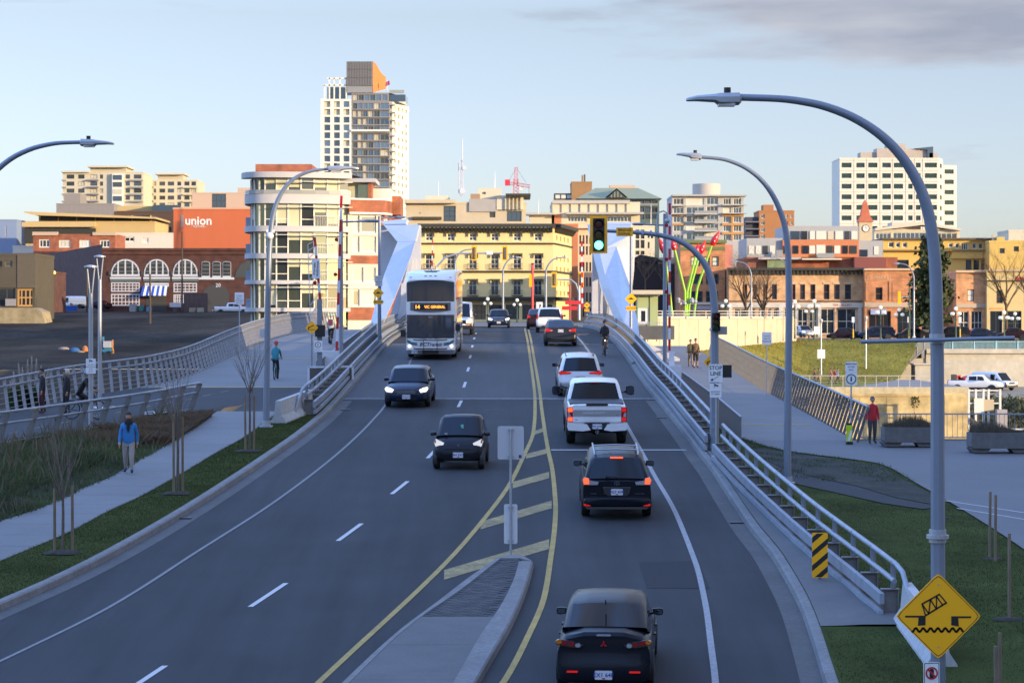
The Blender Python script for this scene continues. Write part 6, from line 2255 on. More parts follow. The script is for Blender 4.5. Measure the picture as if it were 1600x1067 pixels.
for k in range(5):
 b.box('column',789+6*k,308,791+6*k,328,-.75,-.41,BEIGE2)
b.box('roof_slab',790,303.5,829,307,-2.2,13,DKTRIM)
b.box('parapet',664,305,700,313,3,12,BEIGE2)
b.box('balcony_planting',644,339,690,343.5,-.5,-.05,mat('hedge_brown',(.07,.055,.03),.95,var=.5,vscale=3))
b.box('rooftop_unit',756,300,759,303,.3,.52,FD)
t=thing('antenna_mast','white lattice antenna mast on the roof behind the hotel','antenna',W(721,307,455))
S=455/F
mb=MB()
for sx,sy in((-.45,-.4),(.45,-.4),(0,.45)):
 mb.tube([(sx,sy,0),(sx*.5,sy*.5,58*S)],.06,4)
MB_=mb.build('legs',mat('mast_white',(.6,.6,.62),.5),t)
mb=MB()
for k in range(14):
 z0_,z1_=58*S*k/14,58*S*(k+1)/14
 c0_,c1_=1-.5*k/14,1-.5*(k+1)/14
 P3=[(-.45,-.4),(.45,-.4),(0,.45)]
 for i in range(3):
  a_,b_=P3[i],P3[(i+1)%3]
  mb.tube([(a_[0]*c0_,a_[1]*c0_,z0_),(b_[0]*c1_,b_[1]*c1_,z1_)],.035,3,caps=False)
mb.build('bracing',mat('mast_white'),t)
MB().tube([(.15,0,40*S),(.15,0,89*S)],.09,6).build('whip',mat('mast_white'),t)
MB().tube([(-.5,0,5*S),(-.5,0,52*S)],.07,6).build('whip',mat('mast_white'),t)
MB().tube([(.5,-.3,44*S),(.5,-.55,44*S)],.35,10).build('dish',mat('mast_white'),t)
MB().beam((.1,0,47*S),(1.2,0,47*S),.06,.06).build('side_arm',mat('mast_white'),t)
MB().tube([(.2,-.3,8*S),(.2,-.6,8*S)],.5,12).build('dish',mat('mast_white'),t)
for px_,y0_,y1_,Y,lab in((684.5,284,306,450,'short white aerial left of the lattice mast'),(773,268,296,450,'thin whip aerial above the beige penthouse'),(841,312,334,450,'thin whip aerial right of the beige building'),(1017,318,350,480,'slanting white flagpole before the green roofed building')):
 o=put('aerial',MB().tube([(0,0,0),(.05,0,(y1_-y0_)*Y/F)],[.09,.03],5).mesh('aerial',mat('mast_white')),None,W(px_,y1_,Y))
 tag(o,lab,'aerial')
S=900/F
t=thing('tower_crane','red lattice tower crane far behind the hotel roofs','crane',W(806,310,900))
CR=mat('crane_red',(.60,.03,.06),.5)
def lat(mb,a,b,w0,n):
 a,b=Vector(a),Vector(b)
 d=(b-a).normalized()
 x=d.cross(Vector((0,1,0))).normalized()*w0/2
 y=Vector((0,w0/2,0))
 cs=[x+y,x-y,-x-y,-x+y]
 for c_ in cs:
  mb.tube([a+c_,b+c_],w0*.07,4)
 for k in range(n):
  p,q=a.lerp(b,k/n),a.lerp(b,(k+1)/n)
  for i in range(4):
   mb.tube([p+cs[i],q+cs[(i+1)%4]],w0*.05,3,caps=False)
m1=MB()
lat(m1,(0,0,-4),(0,0,30*S),7.5*S,9)
m1.build('tower',CR,t)
m1=MB()
lat(m1,(0,0,22*S),(.5*S,0,49*S),5*S,8)
m1.build('tower_head',CR,t)
m1=MB()
lat(m1,(1*S,0,22*S),(22*S,-2,18*S),4.5*S,7)
m1.build('jib',CR,t)
m1=MB()
lat(m1,(-1*S,0,22*S),(-15*S,1,24*S),4*S,4)
m1.build('counter_jib',CR,t)
MB().box(-17*S,-1,20*S,-9*S,1,29*S).build('counterweight',CR,t)
MB().box(6.5*S,-1.2,12*S,10.5*S,.5,19*S).build('cab',FW,t)
m1=MB()
m1.tube([(.5*S,0,48*S),(16*S,-1,24*S)],.06,4)
m1.tube([(.5*S,0,48*S),(-11*S,1,27*S)],.06,4)
m1.build('tie',FD,t)
MB().tube([(20.5*S,-1.8,18*S),(20.5*S,-1.8,6*S)],.08,4).build('hook_rope',FD,t)
REDB=brickmat('red_brick',(.34,.10,.045),(.28,.085,.04),(.25,.16,.11))
ORB=mat('orange_render',(.50,.18,.08),.85,var=.06,vscale=.6)
b=Bld('brick_building','narrow orange-red building behind the right corner of the hotel',860,903,350,503,402,10)
b.shell(ORB,[])
b=Bld('office_building','cream building with rows of tall windows right of the orange-red one',902,942,357,503,408,14)
b.shell(BEIGE2,grid(904,930,5,366,400,2,.55,.8)+grid(904,930,5,405,500,4,.55,.6),style=(FD,GD,1,2,.1,False))
b.box('awning_roof',900,352,944,357,-1,2,BEIGE2)
b=Bld('office_building','long beige building with a window strip under a flat canopy, behind the green traffic light',862,1000,316,352,470,20,drop=15)
b.shell(BEIGE2,[(887,338,917,347,(FW,[GD[1]],6,1,.15,True)),(948,338,986,347,(FW,[GD[1]],7,1,.15,True))],style=S_DARK)
b.box('parapet_panel',863,313,984,318.5,-.5,0,mat('cap_grey',(.40,.38,.34),.8))
for k in range(9):
 b.box('pilaster',863+14.5*k,318.5,864.2+14.5*k,332,-.25,0,BEIGE)
b.box('canopy',884,332.5,1005,335.5,-2.5,.5,mat('cap_grey'))
b.box('brick_pier',866,335,877,349,-.2,0,ORB)
MB().box(b.u(822),-1.5,b.z(336),b.u(866),4,b.z(333)).build('canopy',mat('cap_grey'),b.t)
b.box('pavilion',827,336,866,350,0,6,BEIGE2)
BRN=mat('brown_block',(.30,.17,.075),.85,var=.1,vscale=.5)
b=Bld('tower_block','brown masonry block with rooftop pipes beside the green roof',893,925,284,330,640,14,drop=20)
b.shell(BRN,[])
b.box('left_wing',866,302,900,313,1,8,mat('dark_cladding',(.05,.055,.07),.7))
for k in range(3):
 b.box('wing_window',868+9*k,304.5,875+9*k,310,.9,1.0,GCW)
b.box('chimney',909,273,912,285,2,2.6,BRN)
b.box('chimney',912.8,272,915,285,2,2.4,FD)
GRR=mat('green_roof',(.25,.27,.155),.7,var=.06,vscale=.3,stretch=(3,1,1))
b=Bld('office_building','building with a pale green hipped metal roof and a glazed gable',903,1030,310,345,600,22,drop=18)
b.shell(mat('green_glass_wall',(.10,.14,.12),.2),grid(906,985,10,311,320,1,.8,.85,(GRR,[GD[0],GD[1]],1,1,.2,False))+grid(986,1028,4,312,344,3,.85,.75,(FD,[GD[1],GD[0]],2,1,.2,False)),roof=False,style=S_DARK)
Z0,Z1=b.z(311),b.z(291)
mb=MB()
e0,e1=b.u(900),b.u(1034)
mb.face([(e0,-1.5,Z0),(e1,-1.5,Z0),(b.u(1000),9,Z1),(b.u(932),9,Z1)])
mb.face([(e1,-1.5,Z0),(e1,24,Z0),(b.u(1000),13,Z1),(b.u(1000),9,Z1)])
mb.face([(e0,24,Z0),(e0,-1.5,Z0),(b.u(932),9,Z1),(b.u(932),13,Z1)])
mb.face([(b.u(932),9,Z1),(b.u(1000),9,Z1),(b.u(1000),13,Z1),(b.u(932),13,Z1)])
mb.face([(e0,-1.5,Z0),(e0,24,Z0),(e1,24,Z0),(e1,-1.5,Z0)])
mb.build('roof',GRR,b.t)
mb=MB()
g0,g1,gc=b.u(946),b.u(980),b.u(963)
zg0,zg1=b.z(309),b.z(295)
mb.face([(g0,-1.7,zg0),(gc,-1.7,zg1),(gc,7,zg1),(g0,1,zg0)])
mb.face([(g1,-1.7,zg0),(g1,1,zg0),(gc,7,zg1),(gc,-1.7,zg1)])
mb.build('gable_roof',GRR,b.t)
MB().prism([(b.u(949),b.z(309.4)),(b.u(977),b.z(309.4)),(gc,b.z(297))],lambda u,v,d:(u,d,v),-1.62,-1.4).build('gable_window',GD[2],b.t)
for k in range(4):
 x=b.u(955+5*k)
 MB().box(x-.12,-1.72,b.z(309.4),x+.12,-1.62,b.z(309.4-(9 if k in(1,2)else 4))).build('gable_mullion',GRR,b.t)
b.box('roof_plant',955,286.5,995,292,9,13,mat('pinkish_render',(.5,.36,.26),.8))
b.box('penthouse_wall',985,318,1028,322,-.6,0,mat('mullion_grey',(.2,.22,.22),.5))
b=Bld('office_building','cream block with pairs of tall dark windows behind the right truss',984,1023,352,432,420,12,drop=8)
b.shell(BEIGE2,[(993,359,999,373),(1001,359,1007,373),(993,375,999,388),(1001,375,1007,388),(993,392,999,398),(1001,392,1007,398),(1012,362,1015,372),(1012,378,1015,388)],style=(FD,GD,1,2,.1,False))
b=Bld('storage_shed','dark low building with a black roof behind the kiosk',985,1066,403,505,352,12,drop=4)
b.shell(mat('dark_maroon',(.035,.025,.025),.85,var=.2),[])
MB().prism([(b.u(984),b.z(408)),(b.u(1000),b.z(398)),(b.u(1022),b.z(402)),(b.u(1040),b.z(410))],lambda u,v,d:(u,d,v),-.5,6).build('gable_roof',mat('black_roof',(.02,.02,.024),.8),b.t)
b.box('white_band',1028,403,1066,412,-.2,0,mat('band_cream',(.6,.5,.36),.8))
ORG=mat('ochre_cladding',(.48,.24,.075),.8,var=.05,vscale=.5)
CON2=mat('grey_concrete',(.40,.39,.36),.8,var=.05,vscale=.4)
b=Bld('apartment_block','glass and ochre apartment block with a round tank-like top',1050,1162,306,378,560,18,drop=20)
S3=(FW,[GD[1],GD[2],GCW,GD[1]],3,1,.12,False)
b.shell(CON2,[(1072+0,310+13.5*k,1100,320.5+13.5*k,S3)for k in range(5)]+[(1104,309+13.5*k,1122,320+13.5*k,S3)for k in range(5)]+[(1052,310+14*k,1068,320+14*k,S3)for k in range(5)]+[(1130,310+14*k,1142,320+14*k,S3)for k in range(5)]+[(1146,310+14*k,1158,320+14*k,S3)for k in range(5)],style=S3)
for k in range(3):
 b.box('ochre_panel',1050,335.5+14*k,1070,338+14*k,-.3,0,ORG)if k<2 else None
 b.box('ochre_panel',1128,335+14*k,1162,338.5+14*k,-.3,0,ORG)
 b.box('ochre_pier',1142.5,333+14*k,1145.5,347+14*k,-.28,0,ORG)
for k in range(4):
 b.box('balcony',1084,334+13.2*k,1120,336+13.2*k,-1.8,0,CON2)
 b.box('balcony_glass',1084.5,330+13.2*k,1119.5,333.9+13.2*k,-1.78,-1.7,mat('balustrade',(.28,.29,.28),.15))
for k in range(2):
 b.box('balcony',1046,320+1+13*k,1072,322.5+13*k,-1.5,0,CON2)
 b.box('balcony',1128,319+1+13*k,1166,321.5+13*k,-1.5,0,CON2)
b.box('roof_slab',1050,304.5,1166,307,-1.2,18,CON2)
mb=MB()
mb.loft([[(b.u(1108)+22*b.S*math.cos(2*math.pi*k/28),8+22*b.S*math.sin(2*math.pi*k/28),z)for k in range(28)]for z in(b.z(305),b.z(285))])
mb.build('round_top',mat('tank_beige',(.45,.40,.33),.75),b.t,smooth=40)
b=Bld('apartment_block','orange-brown tower with a dark balcony side, left of the second lamp post',1186,1241,329,380,640,14,drop=20)
b.shell(mat('orange_brown',(.36,.16,.06),.85,var=.06,vscale=.4),grid(1188,1196,1,333,375,4,.8,.6)+grid(1226,1240,2,333,375,4,.5,.5),style=S_WHITE)
b.box('left_wing',1166,339,1186,378,1,9,mat('dark_cladding'))
for k in range(3):
 b.box('balcony',1164,346+11*k,1187,348+11*k,-.8,1,mat('balcony_grey',(.14,.14,.17),.6))
b.box('lift_house',1194,319.5,1210,330,2,8,mat('orange_brown'))
OFW=mat('office_white',(.66,.62,.50),.7,var=.03,vscale=.2)
S_OF=(FD,[mat('office_glass',(.05,.085,.08),.1,.7)],2,1,.12,False)
b=Bld('office_tower','white office tower with square green-tinted windows in seven rows',1312,1467,247,366,900,22,drop=30)
ops=[]
for j in range(7):
 y=254.5+16.5*j
 for x0_,x1_ in((1315,1330.5),(1338,1351),(1356.5,1371),(1378.5,1392),(1396.5,1411),(1419,1426),(1431,1438.5),(1445,1464)):
  ops.append((x0_,y,x1_,y+7.5))
b.shell(OFW,ops,style=S_OF,depth=.4)
for j in range(8):
 b.box('panel_joint',1312,250.5+16.5*j,1467,251+16.5*j,-.06,0,mat('joint_warm',(.36,.32,.25),.8))
for x in(1334,1353.8,1374.8,1394.3,1415,1428.6,1441.5):
 b.box('panel_joint',x,247.5,x+.5,366,-.07,0,mat('joint_warm'))
A,B_=(b.w,0),(b.u(1480),9)
b.facade(A,B_,-30,b.h,[(2,b.z(262+16.5*j),7.5,b.z(255+16.5*j))for j in range(7)],OFW,.4,style=S_OF)
A,B_=(b.u(1480),9),(b.u(1502),9.6)
b.facade(A,B_,-30,b.z(256),[(.6,b.z(269.5+16.2*j),4.1,b.z(262.5+16.2*j))for j in range(7)],OFW,.4,style=S_OF)
mb=MB()
mb.face([(b.w,0,b.h-.2),(b.u(1480),9,b.h-.2),(b.u(1480),22,b.h-.2),(b.w,22,b.h-.2)])
mb.face([(b.u(1480),9,b.z(256.2)),(b.u(1502),9.6,b.z(256.2)),(b.u(1502),22,b.z(256.2)),(b.u(1480),22,b.z(256.2))])
mb.face([(b.u(1502),9.6,-30),(b.u(1502),24,-30),(b.u(1502),24,b.z(256)),(b.u(1502),9.6,b.z(256))])
mb.build('roof',ROOFM,b.t,fix=False)
PLT=mat('plant_beige',(.42,.37,.31),.8,var=.05,vscale=.3)
for x0_,y0_,x1_,y1_,d0,d1 in((1347,237,1372,248,4,12),(1372,231,1395,248,3,12),(1391,223.5,1418,248,4,14),(1418,231,1462,248,5,14),(1455,238,1468,248,4,8)):
 b.box('plant_room',x0_,y0_,x1_,y1_,d0,d1,PLT)
MB().prism([(b.u(1432),b.z(231)),(b.u(1461),b.z(228)),(b.u(1461),b.z(247)),(b.u(1452),b.z(247)),(b.u(1452),b.z(233))],lambda u,v,d:(u,d,v),4,4.9).build('plant_screen',GD[1],b.t)
b=Bld('office_building','low building with a band of glazing and sloping white canopy below the white office tower',1366,1500,359,385,560,15,drop=15)
b.shell(BEIGE2,[(1368,364,1392,374,(FW,[GD[1]],4,1,.15,True)),(1395,363,1450,373,(FW,[GD[1]],8,1,.15,True)),(1455,364,1495,374,(FW,[GD[1],GD[2]],5,1,.15,True))],style=S_DARK)
MB().prism([(b.u(1366),b.z(357)),(b.u(1440),b.z(347)),(b.u(1500),b.z(358)),(b.u(1500),b.z(361)),(b.u(1440),b.z(352)),(b.u(1366),b.z(361))],lambda u,v,d:(u,d,v),-1.5,5).build('canopy',mat('canopy_cream',(.55,.49,.38),.8),b.t)
b.box('penthouse',1395,347,1440,362,1,8,mat('canopy_cream'))
b=Bld('clock_tower','cream clock tower with a red tiled spire before the white office tower',1342.5,1363,347,380,500,2.6,drop=12)
CT=mat('clock_stone',(.52,.42,.26),.85,var=.08,vscale=.8)
b.shell(CT,[],roof=False)
sp=mat('spire_tile',(.42,.12,.055),.8,var=.12,vscale=1.5)
mb=MB()
cx,cy=b.w/2,1.3
mb.loft([[(cx+sx*r_,cy+sy*r_,z)for sx,sy in((-1,-1),(1,-1),(1,1),(-1,1))]for r_,z in((1.55,b.z(347)),(1.2,b.z(341)),(.95,b.z(338)),(.75,b.z(329)),(.42,b.z(317)),(.25,b.z(314.5)),(.02,b.z(312)))])
mb.build('spire',sp,b.t)
b.box('belfry',1346,341,1360,347,.2,2.3,CT)
mb=MB()
mb.tube([(cx,-.04,b.z(357)),(cx,-.08,b.z(357))],.62,20)
cf=mb.build('clock_face',mat('clock_white',(.7,.68,.6),.5),b.t)
q=MB()
q.box(cx-.04,-.1,b.z(357),cx+.04,-.085,b.z(357)+.5)
q.box(cx,-.1,b.z(357)-.04,cx+.36,-.085,b.z(357)+.04)
q.build('clock_hands',FD,cf)
for k in range(8):
 a=2*math.pi*k/8
MB().loft([[(cx+rr*math.cos(2*math.pi*k/20),d,b.z(357)+rr*math.sin(2*math.pi*k/20))for k in range(20)]for rr,d in((.74,0),(.74,-.1),(.63,-.1),(.63,0))],caps=False).build('clock_rim',FD,b.t)
PEACH=brickmat('peach_brick',(.62,.37,.17),(.54,.30,.14),(.55,.40,.25))
RUST=brickmat('rust_brick',(.52,.215,.085),(.42,.17,.07),(.44,.29,.18))
PINKB=brickmat('pink_brick',(.62,.30,.125),(.52,.24,.10),(.54,.38,.24))
CAPW=mat('storefront_white',(.62,.57,.46),.75,var=.06,vscale=.7)
S_SASH=(mat('sash_red',(.16,.06,.035),.7),[GD[0],GD[0],GD[2]],1,2,.10,True)
S_SHOP=(CAPW,[GD[0],GD[0],GD[2],mat('shop_warm')],2,2,.12,True)
b=Bld('shop_terrace','long peach brick terrace of white-fronted shops with a dark bracketed cornice',1139,1351,420,527,336,14)
ws=[(1160,1167.5),(1176.5,1182.5),(1192,1199),(1206,1214),(1238,1243),(1250,1258),(1266,1274),(1287,1296),(1303,1312),(1320,1330)]
shops=[(1147,1168),(1171,1180),(1184,1195),(1199,1205),(1208,1216),(1225,1240),(1246,1262),(1264,1277),(1282,1304),(1308,1338)]
b.shell(PEACH,[(x0_,444.5,x1_,468,S_SASH)for x0_,x1_ in ws]+[(x0_,482,x1_,522,S_SHOP)for x0_,x1_ in shops])
b.box('cornice',1136,418.5,1354,422.5,-.7,0,DKTRIM)
bm_=MB().box(-.12,-.45,-.55,.12,0,0).mesh('bracket',DKTRIM)
for k in range(34):
 put('bracket',bm_,b.t,(b.u(1139+6.3*k),-.01,b.z(422.6)))
b.box('fascia',1139,473,1351,480.5,-.18,0,CAPW)
for x in(1139,1169,1217,1242,1278,1341):
 b.box('pilaster',x,480.5,x+(5 if x!=1217 else 7),527,-.16,0,CAPW)
b.box('string_course',1139,469.5,1351,471.5,-.2,0,mat('course_brown',(.22,.12,.07),.8))
for x0_,x1_ in ws:
 b.box('lintel',x0_-1,441.5,x1_+1,444.2,-.08,0,mat('lintel_pale',(.55,.40,.25),.85))
 b.box('sill',x0_-1,468.2,x1_+1,469.4,-.12,0,mat('lintel_pale'))
text('shop_lettering','TEA GALLERY',.42,mat('letter_red',(.45,.05,.04),.6),b.t,(b.u(1316),-.2,b.z(476.8)),ext=.01)
b2=Bld('brick_shop','rust brick shop with raised letters on its parapet, left of the conifer',1351,1440,420,527,334,14,group=None)
b2.shell(RUST,[(1368,449,1379,469,S_SASH),(1357,486,1392,520,(mat('sash_red'),[GD[0]],3,1,.12,True)),(1402,484,1436,522,(FD,[GD[0],GD[2]],4,2,.1,True))])
b2.box('cornice',1350,419.5,1441,422.5,-.4,0,mat('lintel_pale'))
b2.box('fascia',1351,473,1440,480,-.2,0,mat('fascia_tan',(.46,.36,.25),.8))
b2.box('shop_sign',1360,483,1385,491.5,-.3,-.05,mat('sign_bluewhite',(.30,.34,.50),.5))
text('parapet_lettering','ST. MARKET',.62,mat('lintel_pale'),b2.t,(b2.u(1374),-.02,b2.z(434)),ext=.02)
for x in(1352.5,1389,1394):
 b2.box('pilaster',x,440,x+4,470,-.12,0,RUST)
b3=Bld('brick_shop','pink brick shop with one sash window, right of the conifer',1494,1542,424,527,333,14)
b3.shell(PINKB,[(1511,452,1522,471,(mat('sash_red'),[GD[0],GCW],1,2,.10,True)),(1498,486,1514,522,S_SHOP),(1517,486,1535,522,(CAPW,[GD[0]],3,2,.1,True))])
b3.box('cornice',1493,422.5,1542,426,-.45,0,mat('lintel_pale'))
b3.box('fascia',1494,474,1540,481,-.22,0,mat('fascia_tan'))
b3.box('pilaster',1534.5,440,1541,527,-.12,0,PINKB)
text('parapet_lettering','STORES 1893',.50,mat('lintel_pale'),b3.t,(b3.u(1516),-.02,b3.z(434.5)),ext=.02)
b4=Bld('brick_shop','cream-yellow shop with red letters at the right edge of the view',1542,1640,423,527,332,14)
b4.shell(mat('cream_yellow',(.56,.44,.20),.85,var=.08,vscale=.7),[(1557,453,1567,474,S_SASH),(1600,453,1610,474,S_SASH),(1547,486,1566,524,(FD,[GD[0]],2,1,.12,True)),(1572,486,1596,524,(FD,[GD[0]],2,2,.12,True))])
b4.box('string_course',1542,438,1640,440,-.2,0,DKTRIM)
b4.box('cornice',1541,421,1640,424,-.4,0,mat('lintel_pale'))
text('shop_lettering','SWANS',.75,mat('letter_bright_red',(.65,.02,.03),.5),b4.t,(b4.u(1601),-.05,b4.z(436)),ext=.02,bold=.02)
text('shop_lettering','FISH STORE',.34,mat('letter_orange',(.75,.20,.06),.5,emit=(1,.25,.08),estr=.8),b4.t,(b4.u(1558),-.1,b4.z(482)),ext=.02)
b=Bld('brick_building','tall rust brick building with green bands behind the red sculpture',1063,1133,378,527,340,14)
GRB=mat('band_green',(.13,.17,.07),.8)
b.shell(RUST,[(1079,401,1094,416,(mat('frame_olive',(.08,.10,.05),.7),[GCW,GD[0]],1,2,.15,True)),(1097,401,1109,416,(mat('frame_olive'),[GCW],1,2,.15,True)),(1112,401,1123,416,(mat('frame_olive'),[GCW],1,2,.15,True)),(1078,428,1098,444,(FD,[GD[0],GD[2]],2,2,.15,True)),(1103,428,1109,444,(FD,[GD[2]],1,2,.15,True)),(1116,428,1123,444,(FD,[GD[0]],1,2,.15,True)),(1080,455,1098,472,(FD,[GD[0]],2,2,.15,True)),(1103,455,1122,472,(FD,[GD[0]],2,2,.15,True)),(1068,486,1090,522,(FD,[GD[0],GD[2]],3,2,.12,True)),(1095,490,1104,524,(FD,[GD[0]],1,2,.12,True))])
b.box('cornice',1061,375,1135,380,-.6,0,GRB)
b.box('green_band',1063,386,1133,391,-.15,0,GRB)
b.box('fascia',1063,472.5,1133,476,-.2,0,CAPW)
b.box('shop_sign',1082,478,1122,484,-.25,-.02,mat('sign_mauve',(.35,.30,.34),.6))
b.box('pink_side_wall',1133,382,1146,420,1,10,mat('pink_render',(.50,.22,.18),.85,var=.08))
text('shop_lettering','OLDE TOWN CAFE',.34,CAPW,b.t,(b.u(1102),-.26,b.z(481)),ext=.01)
GRY=mat('grey_cladding',(.34,.345,.34),.7,var=.04,vscale=.5)
S_UP=(FW,[GCW,GCW,GC,GD[2]],1,1,.14,False)
b=Bld('apartment_block','modern grey and brick apartments with balconies stepping up behind the shop terrace',1166,1402,402,425,372,16,drop=8)
b.shell(REDB,[(1224+0,377,1224.2,377.2)],roof=True)
b.box('grey_storey',1167,372,1223,402,.2,14,GRY)
b.box('brick_storey',1222.5,375,1341,402,-.4,14,ORB)
b.box('grey_storey',1226,353,1342,375,.6,14,GRY)
b.box('grey_storey',1341.5,376,1380,402,.3,14,GRY)
for k in range(4):
 b.box('window',1170+11*k,384,1178+11*k,397,.1,.25,[GCW,GCW,GD[2],GCW][k])
for k,(x0_,x1_)in enumerate(((1237,1250),(1253,1262),(1266,1274),(1276,1292),(1294,1303),(1306,1318),(1321,1328),(1331,1340))):
 b.box('window',x0_,361,x1_,374,.45,.65,[GD[1],GD[0],GCW,GCW,GC,GCW,GD[2],GCW][k])
for k,(x0_,x1_)in enumerate(((1224.5,1231),(1239,1247),(1253.5,1262),(1264,1273),(1275,1289),(1291.5,1300),(1303,1312),(1316,1324),(1328,1338))):
 b.box('window',x0_,384 if k!=4 else 383,x1_,396.5 if k!=4 else 402,-.55,-.35,[GD[0],GD[0],GD[0],GCW,GCW,GD[2],GCW,GD[0],GD[2]][k])
b.box('window',1366,385,1373,398,.2,.35,GCW)
b.box('window',1344,390,1356,401,.2,.35,GD[1])
b.box('balcony_glass',1212,391,1222,402,-.9,-.8,mat('balustrade'))
b.box('balcony_glass',1276,396,1302,403,-1.2,-1.1,mat('balustrade'))
b.box('canopy',1184,402.5,1250,406,-1.5,0,mat('cap_grey'))
b.box('canopy',1251,404,1313,406.5,-1.8,0,mat('canopy_cream'))
b.box('green_shed',1198,406.5,1225,419,-1,0,mat('shed_green',(.20,.26,.13),.8,var=.1,vscale=2,stretch=(6,1,.3)))
b.box('dark_roof',1332,403,1381,421,-2.2,0,mat('maroon_roof',(.20,.06,.05),.8))
YEL=mat('yellow_render',(.58,.40,.11),.85,var=.05,vscale=.5)
S_YE=(FW,[GD[0],GD[1],GD[2]],1,1,.12,False)
b=Bld('apartment_block','yellow rendered building with white-framed top windows behind the conifer',1380,1552,374,425,384,14,drop=8)
b.shell(YEL,[(1388,378,1397,387),(1399.5,379,1406.5,387),(1410,379,1417.5,387),(1482,380,1489,387),(1492,380,1499,388),(1502,380,1513,391,(FW,[GD[2]],3,1,.12,False)),(1519,380,1526,389),(1528.5,380,1536,389),(1538,380,1545,389),(1509,406,1518,422,S_DARK),(1521,406,1530,422,S_DARK),(1533,406,1542,422,S_DARK),(1380,404,1392,414,S_DARK),(1397,406,1420,420,S_DARK)],style=S_YE)
b.box('ledge',1378,390.5,1546,392.5,-.8,0,mat('ledge_brown',(.2,.13,.05),.8))
b.box('bay',1486,392.5,1546,404,-.5,0,YEL)
b.box('eaves',1378,372,1554,375,-.6,14,mat('eaves_dark',(.10,.075,.045),.8))
b=Bld('apartment_block','taller yellow rendered block at the right edge behind the bare tree',1546,1650,376,425,380,12,drop=8)
b.shell(YEL,[(1584,385,1592,393,S_DARK),(1562,388,1570,396,S_DARK)],style=S_DARK)
b.box('stair_tower',1560,370,1572,377,1,4,YEL)
b.box('chimney',1554.5,366,1558,376,2,2.5,BEIGE)
b=Bld('office_building','pale beige rooftop block at the far right edge',1576,1660,359.5,380,520,12,drop=15)
b.shell(BEIGE2,[])
TW=mat('tower_white',(.72,.69,.58),.7)
ZINC=mat('zinc',(.17,.165,.16),.6,.2,var=.06,vscale=.3,stretch=(4,1,1))
S_T=(mat('mullion_grey'),[GD[1],GD[1],mat('glass_sky',(.24,.30,.37),.06,.9),GC],1,1,.14,False)
b=Bld('residential_tower','tall white-framed glass tower with a curved orange and zinc top',501,611,155,332,930,26,drop=40)
ops=[]
for j in range(15):
 y=158.5+12.15*j
 for x0_,x1_ in((506.5,516),(521.5,531),(536.5,546)):
  ops.append((x0_,y,x1_,y+9.3))
b.facade((0,0),(b.u(549),0),-40,b.h,[(b.u(o[0]),b.z(o[3]),b.u(o[2]),b.z(o[1]))for o in ops],TW,.8,style=S_T)
mid=[]
for j in range(15):
 y=162+12.15*j
 for x0_,x1_ in((551,558),(559,566),(567,574),(575,583),(584,593),(594,607.5)):
  mid.append((x0_,y-.8,x1_,y+8.6))
st=(mat('mullion_grey'),[GD[1],mat('glass_sky'),GC,mat('glass_sky'),GD[2]],2,1,.12,False)
b.facade((b.u(549),.8),(b.u(608),.8),-40,b.z(145),[(b.u(o[0])-b.u(549),b.z(o[3]),b.u(o[2])-b.u(549),b.z(o[1]))for o in mid]+[(b.u(x0_)-b.u(549),b.z(157),b.u(x0_+8)-b.u(549),b.z(148))for x0_ in(551,560,569,578,587,597)],mat('spandrel',(.22,.21,.20),.5),.3,style=st)
for j in range(15):
 b.box('floor_slab',549.5,170.4+12.15*j,610,171.9+12.15*j,.1,.8,mat('slab_grey',(.24,.235,.23),.6))
b.box('white_band',549,203,608,206,-1.0,.8,TW)
for j in range(15):
 b.box('balcony',606,163+12.15*j,617,164.6+12.15*j,.6,3,mat('slab_grey'))
A,B_=(b.u(613),2.0),(b.u(634.5),24)
L=math.hypot(B_[0]-A[0],B_[1]-A[1])
rops=[]
for j in range(14):
 for k in range(4):
  if(j+k)%5==4:
   continue
  rops.append((L*(.10+.23*k),b.z(170.5+11.9*j),L*(.10+.23*k)+2.4,b.z(164.5+11.9*j)))
b.facade(A,B_,-40,b.z(158.5),rops,TW,.5,style=S_T)
b.facade((b.u(608),.8),(b.u(613),2.0),-40,b.z(158.5),[(.2,b.z(170+12.15*j),1.2,b.z(162+12.15*j))for j in range(15)],mat('spandrel'),.3,style=S_T)
b.facade((0,26),(0,0),-40,b.h,[],TW)
mb=MB()
mb.face([(0,0,b.h-.2),(b.u(549),0,b.h-.2),(b.u(549),26,b.h-.2),(0,26,b.h-.2)])
mb.face([(b.u(549),.8,b.z(145)),(b.u(608),.8,b.z(145)),(b.u(634),24,b.z(145)),(b.u(549),26,b.z(145))])
mb.build('roof',ROOFM,b.t,fix=False)
for x in(506,513.5,521,530,540):
 b.box('frame_post',x,133 if x<513 else 122,x+2,155,.3,1.2,TW)
b.box('frame_beam',506,132,541,134.5,.3,1.2,TW)
b.box('frame_beam',511,121.5,541,124,.3,1.2,TW)
b.box('penthouse_glass',511,136,541,155,1.5,10,GD[1])
b.box('upper_glass',541,134,583,145,.3,12,mat('penthouse_pane',(.25,.26,.27),.15))
b.box('setback',583,147,633,158,3,22,GD[1])
b.box('terrace_rail',608,140,631,145.5,2.4,2.6,mat('balustrade'))
b.box('zinc_screen',541.5,96.5,582.5,134,-.2,.2,ZINC)
for k in range(10):
 b.box('zinc_seam',541.5+4.1*k,96.5,542+4.1*k,134,-.32,-.2,mat('seam',(.10,.10,.10),.6))
for y in(108,121):
 b.box('zinc_seam',541.5,y,582.5,y+.8,-.36,-.2,mat('seam'))
pr=[(0,b.z(96.5)),(.15,b.z(97)),(.3,b.z(100)),(.5,b.z(107)),(.75,b.z(112.5)),(1,b.z(114.5)),(1,b.z(134)),(0,b.z(145))]
xa,xb=b.u(582.5),b.u(600)
mb=MB()
